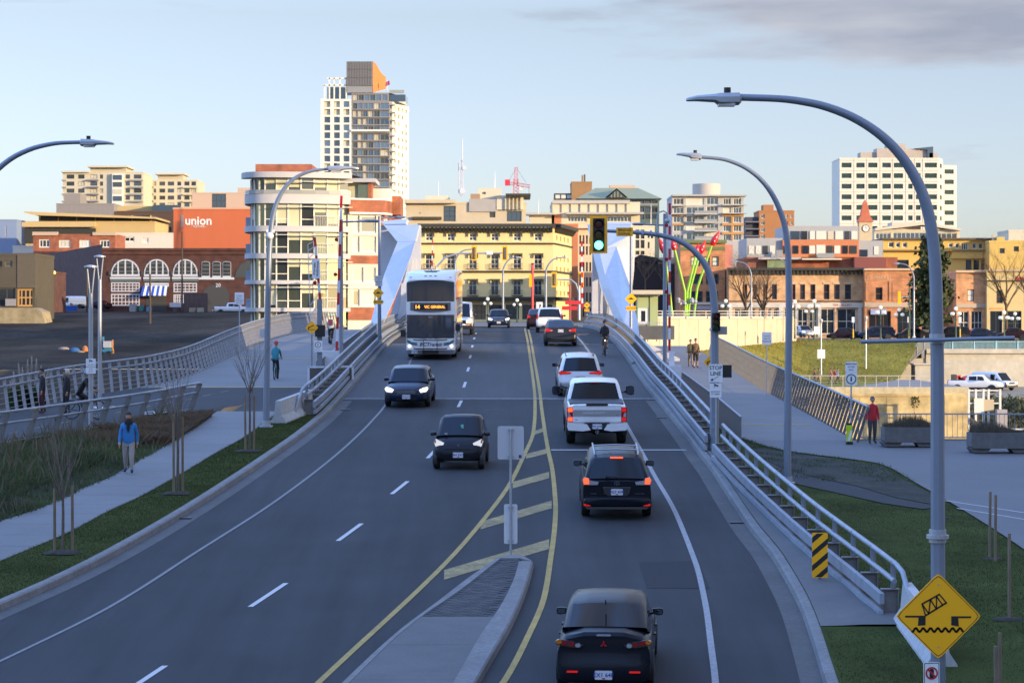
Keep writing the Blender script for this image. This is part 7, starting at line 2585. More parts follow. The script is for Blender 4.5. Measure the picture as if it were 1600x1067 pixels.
mb.prism(pr,lambda k,z,d:(xa+(xb-xa)*k-d*.6,.2+14*k+d*.2,z),0,8)
mb.build('orange_screen',mat('orange_panel',(.50,.19,.055),.7),b.t)
MB().tube([(b.u(604),4,b.z(142)),(b.u(604),4,b.z(124))],.12,6).build('flagpole',FW,b.t)
MB().prism([(b.u(601),b.z(134)),(b.u(608.5),b.z(131)),(b.u(607.5),b.z(124.5)),(b.u(602.5),b.z(127))],lambda u,v,d:(u,d,v),3.9,4.0).build('flag',mat('flag_maroon',(.30,.03,.10),.8),b.t)
Y=262
CB=Bld('condominium','rounded glass condominium with pale balcony bands at the left end of the bridge',384,592,262,500,Y,16,drop=14)
SLABM=mat('slab_pale',(.44,.43,.42),.7,var=.05,vscale=.5)
pl=[(388,9),(384.5,6.5),(384.2,4.5),(386,2.8),(390,1.4),(396,.55),(404,.1),(414,-.1),(432,-.05),(450,.1),(470,.4),(490,.85),(510,1.4),(528,2.0),(542,2.5)]
PL=[Vector((CB.u(x),d))for x,d in pl]
def offs(P,k):
 out=[]
 for i,p in enumerate(P):
  d=(P[min(i+1,len(P)-1)]-P[max(i-1,0)]).normalized()
  out.append(p+Vector((d.y,-d.x))*k)
 return out
def curved(name,P,k,z0,z1,m,back=1.0):
 o=offs(P,k)
 mb=MB()
 for a,c_ in zip(o[:-1],o[1:]):
  mb.face([(a.x,a.y,z0),(c_.x,c_.y,z0),(c_.x,c_.y,z1),(a.x,a.y,z1)])
 inn=offs(P,k-back)
 for z in(z0,z1):
  for i in range(len(o)-1):
   mb.face([(o[i].x,o[i].y,z),(o[i+1].x,o[i+1].y,z),(inn[i+1].x,inn[i+1].y,z),(inn[i].x,inn[i].y,z)])
 return mb.build(name,m,CB.t,smooth=30)
floors=[(279,303,0),(318,353,1),(362,396,2),(404,438,3),(444,481,4),(487,520,5)]
for y0_,y1_ in((303,318),(353,362),(396,404),(438,444),(481,487)):
 curved('balcony_band',PL,.55,CB.z(y1_),CB.z(y0_),SLABM,1.2)
PT=PL[3:]
curved('roof_band',PT,.9,CB.z(278),CB.z(269),SLABM,4)
rb=MB()
rb.face([(p.x,p.y,CB.z(270))for p in offs(PL,.3)]+[(CB.u(560),10,CB.z(270)),(CB.u(400),12,CB.z(270))])
rb.build('roof',ROOFM,CB.t,fix=False)
rg=random.Random(5)
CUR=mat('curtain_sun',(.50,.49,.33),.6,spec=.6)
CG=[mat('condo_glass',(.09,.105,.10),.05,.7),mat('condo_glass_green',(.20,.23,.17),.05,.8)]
for y0_,y1_,fl in floors:
 wp=offs(PL,-.15)
 z0_,z1_=CB.z(y1_),CB.z(y0_)
 for i in range(len(wp)-1):
  a,c_=wp[i],wp[i+1]
  if fl==0 and i<3:
   continue
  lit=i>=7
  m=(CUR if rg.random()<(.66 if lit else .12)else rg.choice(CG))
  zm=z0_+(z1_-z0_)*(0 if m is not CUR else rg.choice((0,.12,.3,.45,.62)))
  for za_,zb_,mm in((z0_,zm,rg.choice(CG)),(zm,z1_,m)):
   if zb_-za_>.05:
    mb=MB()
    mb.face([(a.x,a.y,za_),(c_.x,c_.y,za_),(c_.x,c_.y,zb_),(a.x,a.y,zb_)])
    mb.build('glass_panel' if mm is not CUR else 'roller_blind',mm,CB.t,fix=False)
  d=(c_-a).normalized()
  n2_=Vector((d.y,-d.x))
  q=MB()
  q.beam((a.x+n2_.x*.05,a.y+n2_.y*.05,z0_),(a.x+n2_.x*.05,a.y+n2_.y*.05,z1_),.14,.10,up=(n2_.x,n2_.y,0))
  if lit and m is not CUR or i==8:
   q.beam((a.x+n2_.x*.04,a.y+n2_.y*.04,z0_+(z1_-z0_)*.3),(c_.x+n2_.x*.04,c_.y+n2_.y*.04,z0_+(z1_-z0_)*.3),.08,.08)
  q.build('mullion',FW if i!=8 else TW,CB.t)
 if fl<5:
  sh=[p for p in offs(PL,.75)][8:]
  q=MB()
  for a,c_ in zip(sh[:-1],sh[1:]):
   q.beam((a.x,a.y,z1_-.35),(c_.x,c_.y,z1_-.35),.7,.06)
  q.build('sunshade',FW,CB.t)
 if fl in(1,2,3,4):
  bl=offs(PL,.5)[11:14]
  q=MB()
  for a,c_ in zip(bl[:-1],bl[1:]):
   for k in range(8):
    p=a.lerp(c_,k/8)
    q.beam((p.x,p.y,z0_),(p.x,p.y,z0_+1.05),.03,.03)
   q.beam((a.x,a.y,z0_+1.05),(c_.x,c_.y,z0_+1.05),.05,.05)
  q.build('balcony_rail',FW,CB.t)
rl_=offs(PL,.6)
q=MB()
for a,c_ in zip(rl_[3:-1],rl_[4:]):
 q.face([(a.x,a.y,CB.z(303)),(c_.x,c_.y,CB.z(303)),(c_.x,c_.y,CB.z(297)),(a.x,a.y,CB.z(297))])
q.build('terrace_glass',mat('balustrade'),CB.t,fix=False)
for y_ in(350,392,434,478):
 CB.box('side_balcony',379,y_+2,388,y_+5,3,8,SLABM)
 CB.box('side_balcony_panel',379.2,y_-12,387,y_+2,3,3.1,mat('panel_blue',(.30,.34,.42),.4))
CB.box('brick_attic',393,253,482,283,4,14,REDB)
Cw=lambda x:CB.u(x)
wing=[(549,335,559,362),(561,335,584.5,362),(549,368,559,393),(561,368,584.5,393),(549,417,565,440),(566.5,417,584,440),(549,452,559,478),(561,452,584,478)]
A,B_=(CB.u(541),2.4),(CB.u(592),4.2)
L=math.hypot(B_[0]-A[0],B_[1]-A[1])
k_=L/(CB.u(592)-CB.u(541))
SW_=(FW,[CUR,CUR,mat('curtain_green',(.50,.52,.36),.5,spec=.6),CG[0]],1,1,.14,True)
CB.facade(A,B_,-14,CB.z(331),[((CB.u(o[0])-A[0])*k_,CB.z(o[3]),(CB.u(o[2])-A[0])*k_,CB.z(o[1]))for o in wing],mat('wing_cream',(.52,.50,.42),.8),.2,style=SW_)
CB.facade(B_,(CB.u(606),14),-14,CB.z(331),[(2,CB.z(o[3]),6,CB.z(o[1]))for o in((0,335,0,393),(0,417,0,440))],REDB,.2,style=SW_)
d=(Vector(B_)-Vector(A)).normalized()
nn=Vector((d.y,-d.x))
for y0_,y1_,m,o_ in((309.5,331,REDB,.35),(398,411,REDB,.10),(330,333,FW,.5),(308,310.5,FW,.45),(363,366.5,SLABM,.08),(443,451,SLABM,.08),(480,500,REDB,.1)):
 a,c_=Vector(A)+nn*o_,Vector(B_)+nn*o_+d*.3
 mb=MB()
 mb.prism([(A[0],A[1]+.1),(a.x,a.y),(c_.x,c_.y),(c_.x+.6,c_.y+2.5),(B_[0]-.2,B_[1]+.5)],lambda u,v,dd:(u,v,dd),CB.z(y1_),CB.z(y0_))
 mb.build('brick_panel' if m is REDB else 'band',m,CB.t)
CB.box('attic_storey',530,283,575,308,3.5,9,CUR)
CB.box('attic_glass',556,286,573,308,3.3,3.5,CG[1])
CB.box('attic_pier',572,282,578,308,3.2,9,REDB)
CB.box('attic_roof',515,277,585,283,2.2,10,SLABM)
CB.box('stair_block',578,290,606,310,6,13,FW)
CB.box('stair_block',585,300,620,330,9,16,REDB)
MB().prism([(CB.u(592),CB.z(308)),(CB.u(625),CB.z(340)),(CB.u(625),CB.z(500)),(CB.u(592),CB.z(500))],lambda u,v,dd:(u,dd,v),12,15).build('stepped_wall',REDB,CB.t)
b=Bld('warehouse','orange-red rendered building with white lettering behind the brick warehouse',271,393,326,480,490,25,drop=4)
UN=mat('union_orange',(.50,.125,.045),.8,var=.05,vscale=.35,stretch=(1,1,.25))
b.shell(UN,[],roof=True)
b.box('parapet_cap',270,324.5,394,327,-.1,.4,mat('cap_peach',(.55,.33,.22),.8))
b.box('slot_window',282.5,336,286.5,355,-.05,.02,mat('slot_grey',(.25,.24,.24),.7))
LW=mat('letter_white',(.75,.72,.68),.6)
text('wall_lettering','union',2.35,LW,b.t,(b.u(310),-.05,b.z(345.5)),ext=.03,bold=.05)
text('wall_lettering','- SQUARE -',.62,LW,b.t,(b.u(310.5),-.05,b.z(354)),ext=.03)
DBR=brickmat('warehouse_brick_shaded',(.085,.030,.022),(.065,.024,.018),(.07,.045,.04))  # brick darkened to put shade into its colour, as nothing casts it
b=Bld('brick_warehouse','red brick warehouse with shade in its colour, white arched windows and a striped awning',160,398,388,492,430,22,drop=6)
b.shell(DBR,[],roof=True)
AWH=mat('arch_white',(.50,.52,.55),.6)
AGL=GD[0]
def archwin(x0_,x1_,ysp,ytop,yb_,nv,nh):
 cx,rx=(b.u(x0_)+b.u(x1_))/2,(b.u(x1_)-b.u(x0_))/2
 zs_,zt_,zb_=b.z(ysp),b.z(ytop),b.z(yb_)
 out=lambda k:[(cx-rx*k,zb_ if k==1 else zb_+.2)]+[(cx-rx*k*math.cos(math.pi*i/14),zs_+(zt_-zs_)*(k if k==1 else 1-(1-k)*rx/(zt_-zs_)if zt_>zs_ else 1)*math.sin(math.pi*i/14))for i in range(15)]+[(cx+rx*k,zb_ if k==1 else zb_+.2)]
 fr=MB().prism(out(1),lambda u,v,d:(u,d,v),-.10,.0).build('window',AWH,b.t)
 MB().prism(out(.90),lambda u,v,d:(u,d,v),-.13,-.101).build('pane',AGL,fr)
 q=MB()
 for i in range(1,nv):
  x=cx-rx+2*rx*i/nv
  k=abs(x-cx)/rx
  q.box(x-.12,-.17,zb_,x+.12,-.131,zs_+(zt_-zs_)*math.sqrt(max(0,1-k*k))-.05)
 q.box(cx-rx,-.18,zb_-.15,cx+rx,-.101,zb_+.2)
 thin=MB()
 for j in range(1,nh):
  z=zb_+(zt_-zb_)*j/nh
  k=math.sqrt(max(0,1-max(0,(z-zs_)/max(.01,zt_-zs_))**2))
  thin.box(cx-rx*k*.95,-.15,z-.04,cx+rx*k*.95,-.131,z+.04)
 q.build('mullion',AWH,fr)
 thin.build('glazing_bar',mat('bar_grey',(.2,.2,.2),.6),fr)
for x0_,x1_ in((173.5,218.5),(225,264.5),(270,309)):
 archwin(x0_,x1_,428,405,430.5,4,4)
for x0_,x1_ in((315,328),(332,345),(348,361)):
 archwin(x0_,x1_,411,408.5,433,1,4)
for x0_,x1_,ya_,yb_ in((173.5,218.5,441,456),(173.5,218.5,459,478),(226,264,442,448),(271,308,442,457),(271,290,460,474)):
 o_=b.facade((b.u(x0_),-.02),(b.u(x1_),-.02),b.z(yb_),b.z(ya_),[(.02,b.z(yb_)+.02,b.u(x1_)-b.u(x0_)-.02,b.z(ya_)-.02,(AWH,[GD[0],GD[2]],8 if x1_-x0_>40 else 6,3,.18,True))],DBR,.0)
for x0_,x1_ in((172,220),(224,265.5),(269,310)):
 b.box('transom_band',x0_,433,x1_,436,-.2,0,AWH)
 b.box('transom_band',x0_,436.5,x1_,439.5,-.14,0,mat('transom_green',(.10,.14,.14),.6))
b.box('sill_band',310,433.5,366,437,-.25,0,AWH)
AWB=mat('awning_blue',(.02,.07,.36),.7)
for k in range(10):
 x0_,x1_=222+4*k,226+4*k
 mb=MB()
 mb.face([(b.u(x0_),-1.9,b.z(461)),(b.u(x1_),-1.9,b.z(461)),(b.u(x1_*.96+9.9),-.05,b.z(447)),(b.u(x0_*.96+9.9),-.05,b.z(447))])
 mb.face([(b.u(x0_),-1.9,b.z(462.3)),(b.u(x1_),-1.9,b.z(462.3)),(b.u(x1_),-1.9,b.z(461)),(b.u(x0_),-1.9,b.z(461))])
 mb.build('awning_stripe',AWB if k%2==0 else SIGNW,b.t,fix=False)
b.box('doorway',228,463,260,486,-.05,.02,FD)
MB().prism([(b.u(317),b.z(488)),(b.u(317),b.z(460))]+[(b.u(337.5)-b.u(20.5+0)*0-(20.5*b.S)*math.cos(math.pi*i/10),b.z(460)+(15*b.S)*math.sin(math.pi*i/10))for i in range(11)]+[(b.u(358),b.z(488))],lambda u,v,d:(u,d,v),-.06,.02).build('archway',FD,b.t)
MB().prism([(b.u(367),b.z(432)),(b.u(369),b.z(424)),(b.u(376),b.z(413)),(b.u(386),b.z(408)),(b.u(394),b.z(408)),(b.u(394),b.z(434)),(b.u(367),b.z(434))],lambda u,v,d:(u,d,v),-.08,.02).build('arched_window',GD[2],b.t)
text('wall_lettering','20',.9,SIGNW,b.t,(b.u(341),-.1,b.z(446)),ext=.02)
for y_ in(390,396):
 b.box('brick_course',158,y_,398,y_+1.6,-.25,0,DBR)
pA,pB=W(70,0,500),W(160,0,430)
A=(pA.x-b.o.x,pA.y-b.o.y)
b.facade(A,(0,0),-6,b.h*1.06,[],DBR)
b.facade((A[0]-8,A[1]),A,-6,b.h*1.0,[],DBR)
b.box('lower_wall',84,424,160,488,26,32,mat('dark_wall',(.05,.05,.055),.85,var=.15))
for x in(170,220.5,266.5,311):
 b.box('drain_lamp',x,424,x+3,430,-.3,0,FD)
t=thing('timber_hoarding','brown timber hoarding panels in front of the warehouse archway','fence',W(287,490,421))
S=421/F
for k in range(3):
 MB().box(k*12.6*S,0,0,(k*12.6+12.2)*S,.12,32*S).build('hoarding_panel',mat('hoarding',(.10,.065,.06),.85,var=.2,vscale=1),t)
for i,(x,y_,w2,h2,c_,nm,lab)in enumerate(((202,483,10,12,(.28,.28,.28),'concrete_block','grey concrete block before the left warehouse windows'),(218,482,6,9,(.03,.18,.16),'tarpaulin','teal tarpaulin bundle by the warehouse awning'),(230,483,7,8,(.08,.22,.40),'crate','pale blue crate beside the warehouse doorway'),(105,482,16,8,(.02,.09,.36),'skip','bright blue skip at the far edge of the lot'),(84,487,30,4,(.02,.08,.26),'tarpaulin','low blue tarpaulin at the far edge of the lot'),(268,476,18,7,(.45,.46,.48),'banner','white banner panel by the third warehouse arch'),(299,486,9,9,(.30,.25,.16),'crate','tan crate in front of the hoarding'),(312,487,9,10,(.33,.30,.22),'crate','larger tan crate right of the hoarding'),(275,486,6,10,(.06,.05,.05),'drum','dark drum left of the hoarding'))):
 S=420/F
 o=put(nm,MB().prism(rrect(0,0,w2*S,h2*S,.12,2),lambda u,v,d:(u,d,v),0,1.4).mesh(nm,mat('yard_%d'%i,c_,.8,var=.15,vscale=2)),None,W(x,y_+4,420)+Vector((0,-.5*i,0)))
 tag(o,lab,nm)
b=Bld('warehouse','olive-brown building on posts above a wall at the left edge',-40,55,396,487,340,14,drop=5)
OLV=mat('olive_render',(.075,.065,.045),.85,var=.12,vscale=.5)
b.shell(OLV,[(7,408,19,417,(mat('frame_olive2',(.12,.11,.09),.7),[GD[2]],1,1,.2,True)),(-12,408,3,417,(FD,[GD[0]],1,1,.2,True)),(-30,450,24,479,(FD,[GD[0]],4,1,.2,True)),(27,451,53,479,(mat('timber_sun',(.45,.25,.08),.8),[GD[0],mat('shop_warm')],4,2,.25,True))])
b.box('gable_panel',27,397,55.5,450,-.1,0,mat('olive_panel',(.10,.085,.06),.85,var=.1))
b.box('hatch',9,467,25,478,-.3,0,mat('slot_grey'))
t=thing('retaining_wall','mossy concrete retaining wall below the olive-brown building','wall',W(-40,560,332))
S=332/F
MB().prism([(0,-3),(97*S+3,-3),(105*S,73*S),(92*S,79*S),(0,79*S)],lambda u,v,d:(u,d,v),0,6).build('wall',mat('mossy_concrete',(.28,.23,.13),.9,var=.3,vscale=1,var2=.3,v2scale=.2),t)
b=Bld('brick_shop','small dark brick shop with a row of round yellow lamps, left of the lot',54,82,424,487,400,12,drop=4)
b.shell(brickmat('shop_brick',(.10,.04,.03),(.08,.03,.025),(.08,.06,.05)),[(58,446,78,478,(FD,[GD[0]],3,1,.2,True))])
t=thing('festoon_lamps','row of four glowing yellow lamps on the dark shop','lamp',W(65,426,398))
for k in range(4):
 MB().sphere((k*6.6*398/F,0,0),.24,8,6).build('bulb',mat('bulb_yellow',(.9,.5,.05),.5,emit=(1,.55,.08),estr=3.2),t)
MB().tube([(0,0,.3),(20*398/F,0,.3)],.03,4).build('cable',FD,t)
for lab,x0_,x1_,yt,yb_,Y,m,ops in(('row of red brick shops with arched cream windows behind the warehouse',52,180,366,440,540,REDB,[(61,374,78,387),(92,375,110,387),(124,375,141,387),(156,375,172,387)]),('white plastered gable building behind the warehouse roof',178,272,364,440,560,mat('white_render',(.60,.55,.45),.8,var=.05),[(188,370,210,378),(222,372,232,380)]),('blue-grey block at the far left edge',-40,26,343,480,700,mat('bluegrey_clad',(.20,.26,.38),.7),[(8,353,10,370)]),('pale low building left of the brick shops',20,52,384,440,560,mat('white_render'),[])):
 b=Bld('building',lab,x0_,x1_,yt,yb_,Y,14,drop=8)
 b.shell(m,ops,style=(FW,[GC,GD[0],GCW],3,1,.25,False))
 if x0_==52:
  b.box('cornice',51,362.5,90,368,-.4,1,mat('cornice_cream',(.5,.36,.24),.8))
  b.box('cornice',145,363,181,368,-.4,1,mat('cornice_cream'))
TAN=mat('tan_fascia',(.50,.36,.16),.8,var=.05,vscale=.3)
b=Bld('pavilion_building','tan building with deep overhanging flat roof and shaded upper glazing',40,242,346,420,620,26,drop=10)
b.shell(TAN,[(44,356,140,364,(FD,[GD[0]],10,1,.2,True))])
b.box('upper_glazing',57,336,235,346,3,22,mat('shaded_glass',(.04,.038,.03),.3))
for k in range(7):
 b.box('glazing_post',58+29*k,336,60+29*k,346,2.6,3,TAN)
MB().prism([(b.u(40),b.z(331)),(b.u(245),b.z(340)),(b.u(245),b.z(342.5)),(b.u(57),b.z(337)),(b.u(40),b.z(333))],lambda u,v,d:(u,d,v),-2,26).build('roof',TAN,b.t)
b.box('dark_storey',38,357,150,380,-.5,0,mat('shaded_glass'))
b.box('fascia',36,347.5,150,355,-1.5,0,TAN)
b=Bld('building','grey panelled plant storey above the tan flat roof',88,178,318,345,700,20,drop=10)
b.shell(mat('plant_grey',(.24,.22,.20),.7,var=.06,vscale=.3,stretch=(5,1,1)),[])
b.box('upper_plant',99,302,124,319,1,12,mat('plant_grey'))
b=Bld('building','copper-coloured low block left of the orange-red building',178,275,330,400,660,20,drop=10)
b.shell(mat('copper',(.40,.18,.075),.7),[(262,355,268,362)],style=S_DARK)
b.box('upper_block',180,321,245,331,4,14,TAN)
b.box('glass_box',237,320,275,332,2,10,GD[1])
b=Bld('building','pinkish-beige block with one dark window, above the orange-red building',300,400,301,330,640,20,drop=20)
b.shell(mat('pinkish_render'),[(331,303,353,325,(FD,[GD[1]],3,2,.2,True))])
b.box('attic',370,293,398,302,2,12,mat('pinkish_render'))
APT=mat('apartment_beige',(.50,.45,.33),.8,var=.05,vscale=.3)
S_AP=(FD,[GD[1],GD[2],GC,GD[0],GD[2]],2,1,.10,False)
b=Bld('apartment_tower','beige apartment tower with glazed corner bays, left one of the skyline pair',98,224,269,330,800,20,drop=20)
ops=[]
for j in range(4):
 y=273+11*j
 for x0_,x1_ in((104,116),(122,132),(141,152),(156,161),(175,192),(196,203),(209,221)):
  ops.append((x0_,y,x1_,y+6.5))
b.shell(APT,ops,style=S_AP)
b.box('penthouse',140,261,196,270,1,14,APT)
b.box('roof_slab',137,259.5,200,262,-1,15,APT)
b.box('bay',176,272,193,322,-1.2,0,FW)
for j in range(4):
 b.box('bay_window',177.5,274+11*j,191.5,281.5+11*j,-1.3,-1.2,[GD[1],GD[2],GC,GD[1]][j])
 b.box('balcony',97,281+11*j,104,283+11*j,-1,0,mat('balustrade'))
 b.box('balcony',136,281+11*j,154,283+11*j,-1,0,mat('balcony_grey'))
 b.box('balcony',204,281+11*j,224,283+11*j,-1.2,0,mat('balustrade'))
b.box('roof_slab',96,267.5,140,270,-1,3,APT)
b=Bld('apartment_tower','beige apartment tower with round right end, right one of the skyline pair',225,308,281,330,820,20,drop=20)
ops=[]
for j in range(4):
 y=284+11*j
 for x0_,x1_ in((229,236),(240,244),(249,258),(262,272),(277,283),(288,296),(299,306)):
  ops.append((x0_,y,x1_,y+6.2))
b.shell(APT,ops,style=S_AP)
b.box('penthouse',245,272,285,282,2,12,APT)
b.box('roof_slab',242,270.5,288,273,0,13,APT)
for j in range(3):
 b.box('balcony',286,292+11*j,309,294+11*j,-1.2,0,APT)
 b.box('balcony',226,292+11*j,240,294+11*j,-1.2,0,mat('balcony_grey'))
for px_,y0_,y1_,Y,lab in((284.5,362,480,400,'tall dark utility pole against the orange-red building'),(234.5,428,503,330,'dark lamp pole standing in the parking lot'),(136,415,486,410,'thin utility pole left of the warehouse')):
 o=put('utility_pole',MB().tube([(0,0,-.5),(0,0,(y1_-y0_)*Y/F)],[.16,.12],7).mesh('utility_pole',mat('pole_wood',(.07,.055,.04),.9)),None,W(px_,y1_,Y))
 tag(o,lab,'pole')
b=Bld('kiosk','pale green bridge kiosk with a white door and flat overhanging roof',996,1028,460,508,201,2.6,drop=1)
KG=mat('kiosk_green',(.36,.42,.20),.7)
b.shell(KG,[(997,481,1013,507,(mat('door_white',(.68,.68,.66),.6),[GD[0]],1,1,.24,True))],roof=False,depth=.06)
b.box('roof',984,453.5,1040,460,-.9,3.2,mat('kiosk_roof',(.52,.46,.34),.8))
b.box('fascia',986,460,1030,462.3,-.4,-.05,FW)
b.box('corner_post',1014.5,462.5,1015.5,508,-.04,.0,DKTRIM)
t=thing('deck_railing','short mesh railing beside the green kiosk','railing',W(998,524,199))
S=199/F
MB().beam((0,0,20*S),(42*S,0,20*S),.06,.06).build('top_rail',STEEL,t)
for k in range(4):
 MB().box(k*14*S-.03,-.03,-.5,k*14*S+.03,.03,20*S).build('post',STEEL,t)
MB().box(.02,.04,2*S,17*S,.06,18*S).build('mesh_panel',mat('mesh_grey'),t)
mb=MB()
mb.box(W(992,0,200).x,197,RZ(200)-.9,W(1050,0,200).x,205,W(0,509,200).z)
struct(mb.build('kiosk_deck',CONC))
# ---------------------------------------------------------------- people
SKIN=mat('skin',(.42,.24,.16),.6)
_dgc=None
def cloth(name,c):return mat('cloth_'+name,c,.85,var=.10,vscale=14,bump=.3,bscale=30)
def person(label,loc,rotz,H=1.75,top=None,leg=None,shoe=None,hair=None,pose='walk',group=None,hat=None,hood=None,stout=1.0,shorts=False,ph=1,lean=0.0,bag=None,beard=None,vscale=1):
 """one continuous skinned body; faces coloured by the limb they belong to"""
 t=thing('person',label,'person',loc,rotz,group)
 k=H/1.75
 V,E_,Rr,reg=[],[],[],[]
 def add(p,r,parent=None,rg='top'):
  V.append(Vector(p)*k)
  Rr.append(r*k)
  reg.append(rg)
  i=len(V)-1
  if parent is not None:
   E_.append((parent,i))
  return i
 ride=pose=='ride'
 sit=1.0
 hz=1.0 if ride else .93
 pel=add((0,0,hz),.145*stout,None,'leg')
 ly=.32 if ride else lean
 ch0=add((0,ly*.4,hz+.20),.145*stout,pel,'top')
 ch1=add((0,ly*.8,hz+.40),.155*stout,ch0,'top')
 nk=add((0,ly*1.0+.0,hz+.53),.065,ch1,'top')
 nk2=add((0,ly*1.0+(.03 if ride else .01),hz+.60),.055,nk,'skin')
 sw={'walk':.26,'stand':.03,'ride':.0}[pose]*ph
 for s in(-1,1):
  hp=add((s*.085,0,hz-.06),.105*stout,pel,'leg')
  if ride:
   d=.16*s*ph
   kn=add((s*.11,.34+d*.3,hz-.34+d),.068,hp,'leg')
   an=add((s*.11,.12+d*.2,hz-.76+d),.045,kn,'leg')
   toe=add((s*.11,.26+d*.2,hz-.80+d),.042,an,'shoe')
  else:
   kn=add((s*.095,sw*s*.45+.03,.49),.072*stout,hp,'leg')
   an=add((s*.10,sw*s*1.0-(.06 if sw else 0),.09+(.03 if sw*s<-.1 else 0)),.048,kn,'skin' if shorts else 'leg')
   toe=add((s*.12,sw*s*1.0+.13,.045),.043,an,'shoe')
  shd=add((s*.150*stout,ly*.92,hz+.45),.066*stout,ch1,'top')
  if ride:
   el=add((s*.21,ly*.92+.14,hz+.22),.050,shd,'top')
   wr=add((s*.20,ly*.92+.36,hz+.10),.036,el,'top')
   ha=add((s*.20,ly*.92+.44,hz+.09),.038,wr,'skin')
  else:
   el=add((s*.205*stout,-sw*s*.45-.02,hz+.18),.050*stout,shd,'top')
   wr=add((s*.215*stout,-sw*s*.8+.05,hz-.05),.038,el,'top')
   ha=add((s*.212*stout,-sw*s*.9+.08,hz-.13),.040,wr,'skin')
 me=bpy.data.meshes.new('body_skeleton')
 me.from_pydata(V,E_,[])
 ob=bpy.data.objects.new('body_skeleton',me)
 COL.objects.link(ob)
 md=ob.modifiers.new('skin','SKIN')
 sk=me.skin_vertices[0].data if me.skin_vertices else None
 if sk is None:
  me.skin_vertices.new()if hasattr(me.skin_vertices,'new')else None
  bm=bmesh.new()
  bm.from_mesh(me)
  bm.verts.layers.skin.verify()
  bm.to_mesh(me)
  bm.free()
  sk=me.skin_vertices[0].data
 for i,r in enumerate(Rr):
  sk[i].radius=(r,r*(.80 if reg[i]in('top','leg')and i<4 else 1))
  sk[i].use_root=i==0
 sd=ob.modifiers.new('sub','SUBSURF')
 sd.levels=sd.render_levels=1
 dg=bpy.context.evaluated_depsgraph_get()
 m2=bpy.data.meshes.new_from_object(ob.evaluated_get(dg))
 bpy.data.objects.remove(ob)
 ms={'top':top,'leg':leg,'shoe':shoe or cloth('shoe',(.02,.02,.025)),'skin':SKIN}
 names=['top','leg','shoe','skin']
 m2.materials.clear()
 for nme in names:
  m2.materials.append(ms[nme])
 for p in m2.polygons:
  c=p.center
  best,bi=1e9,'top'
  for a,b in E_:
   va,vb=V[a],V[b]
   ab=vb-va
   u=max(0,min(1,(c-va).dot(ab)/max(1e-9,ab.length_squared)))
   d=(va+ab*u-c).length/max(.03,Rr[b])
   if d<best:
    best,bi=d,reg[b]
  if c.z<hz*k-.02 and bi=='top' and abs(c.x)<.2*k:
   bi='leg' if c.z<(hz-.08)*k else 'top'
  p.material_index=names.index(bi)
  p.use_smooth=True
 hb=MB()
 for i,(v,rg)in enumerate(zip(V,reg)):
  if rg=='skin' and i>5 and Rr[i]<.05*k and v.z>.6*k:
   s=1 if v.x>0 else-1
   dn=Vector((0,.35 if ride else .15,-.4 if ride else-1)).normalized()if not ride else Vector((0,.7,-.7))
   sd_=Vector((0,1,.1))if not ride else Vector((1,0,0))
   for f_ in range(4):
    o_=v+sd_*(.022*(f_-1.5))*k
    L=(.070,.082,.078,.060)[f_]*k
    hb.tube([o_,o_+dn*L*.55,o_+dn*L+Vector((-s*.018*k,0,.004))],[.0105*k,.0095*k,.007*k],5)
   hb.tube([v+sd_*.03*k,v+sd_*.05*k+dn*.025*k,v+sd_*.045*k+dn*.055*k],[.012*k,.011*k,.008*k],5)
 bm=bmesh.new()
 bm.from_mesh(m2)
 if hb.v:
  hm=hb.mesh('hands',[SKIN])
  n0=len(bm.faces)
  bm.from_mesh(hm)
  bm.faces.ensure_lookup_table()
  for f_ in bm.faces[n0:]:
   f_.material_index=3
 bm.to_mesh(m2)
 bm.free()
 m2.name='body'
 put('body',m2,t)
 hc=Vector((0,ly+(.06 if ride else .03),hz+.715))*k
 hd=MB()
 secs=[]
 for j in range(11):
  a=math.pi*j/10
  z=-math.cos(a)*.120
  r_=max(.004,math.sin(a))
  jaw=1-.22*max(0,-z/.12)
  secs.append([(hc.x+math.sin(2*math.pi*i/14)*r_*.078*jaw*k,hc.y+math.cos(2*math.pi*i/14)*r_*.098*k*jaw+(.012*k if z<-.03 else 0),hc.z+z*k)for i in range(14)])
 hd.loft(secs)
 hd.loft([[(hc.x+x*k,hc.y+y*k,hc.z+z*k)for x,y,z in q]for q in([(-.014,.09,-.035),(.014,.09,-.035),(.008,.092,.02),(-.008,.092,.02)],[(-.008,.122,-.03),(.008,.122,-.03),(.004,.102,.015),(-.004,.102,.015)])])
 for s in(-1,1):
  hd.sphere(hc+Vector((s*.08,-.005,-.005))*k,.022*k,6,4,sc=(.5,.8,1.3))
 ho=hd.build('head',SKIN,t,smooth=50)
 q=MB()
 for s in(-1,1):
  q.sphere(hc+Vector((s*.03,.088,.012))*k,.011*k,6,4)
 q.build('eyes',mat('eye_dark',(.03,.02,.015),.3),ho)
 MB().box(hc.x-.024*k,hc.y+.096*k,hc.z-.066*k,hc.x+.024*k,hc.y+.106*k,hc.z-.058*k).build('mouth',mat('lip',(.25,.08,.07),.6),ho)
 if hair or hat:
  hh=MB()
  secs=[]
  for j in range(6):
   a=math.pi/2*(.86+j*.0)if False else R(78-15.6*j)
   r_=math.sin(a)if j<5 else .01
   z=math.cos(a)*.128+.010
   secs.append([(hc.x+math.sin(2*math.pi*i/14)*r_*.09*k,hc.y+(math.cos(2*math.pi*i/14)*r_*.108-.012)*k,hc.z+(z-(.05 if math.cos(2*math.pi*i/14)<.3 and j==0 else 0))*k)for i in range(14)])
  hh.loft(secs)
  hh.build('hat' if hat else 'hair',hat or hair,t,smooth=60)
 if hat=='x':
  pass
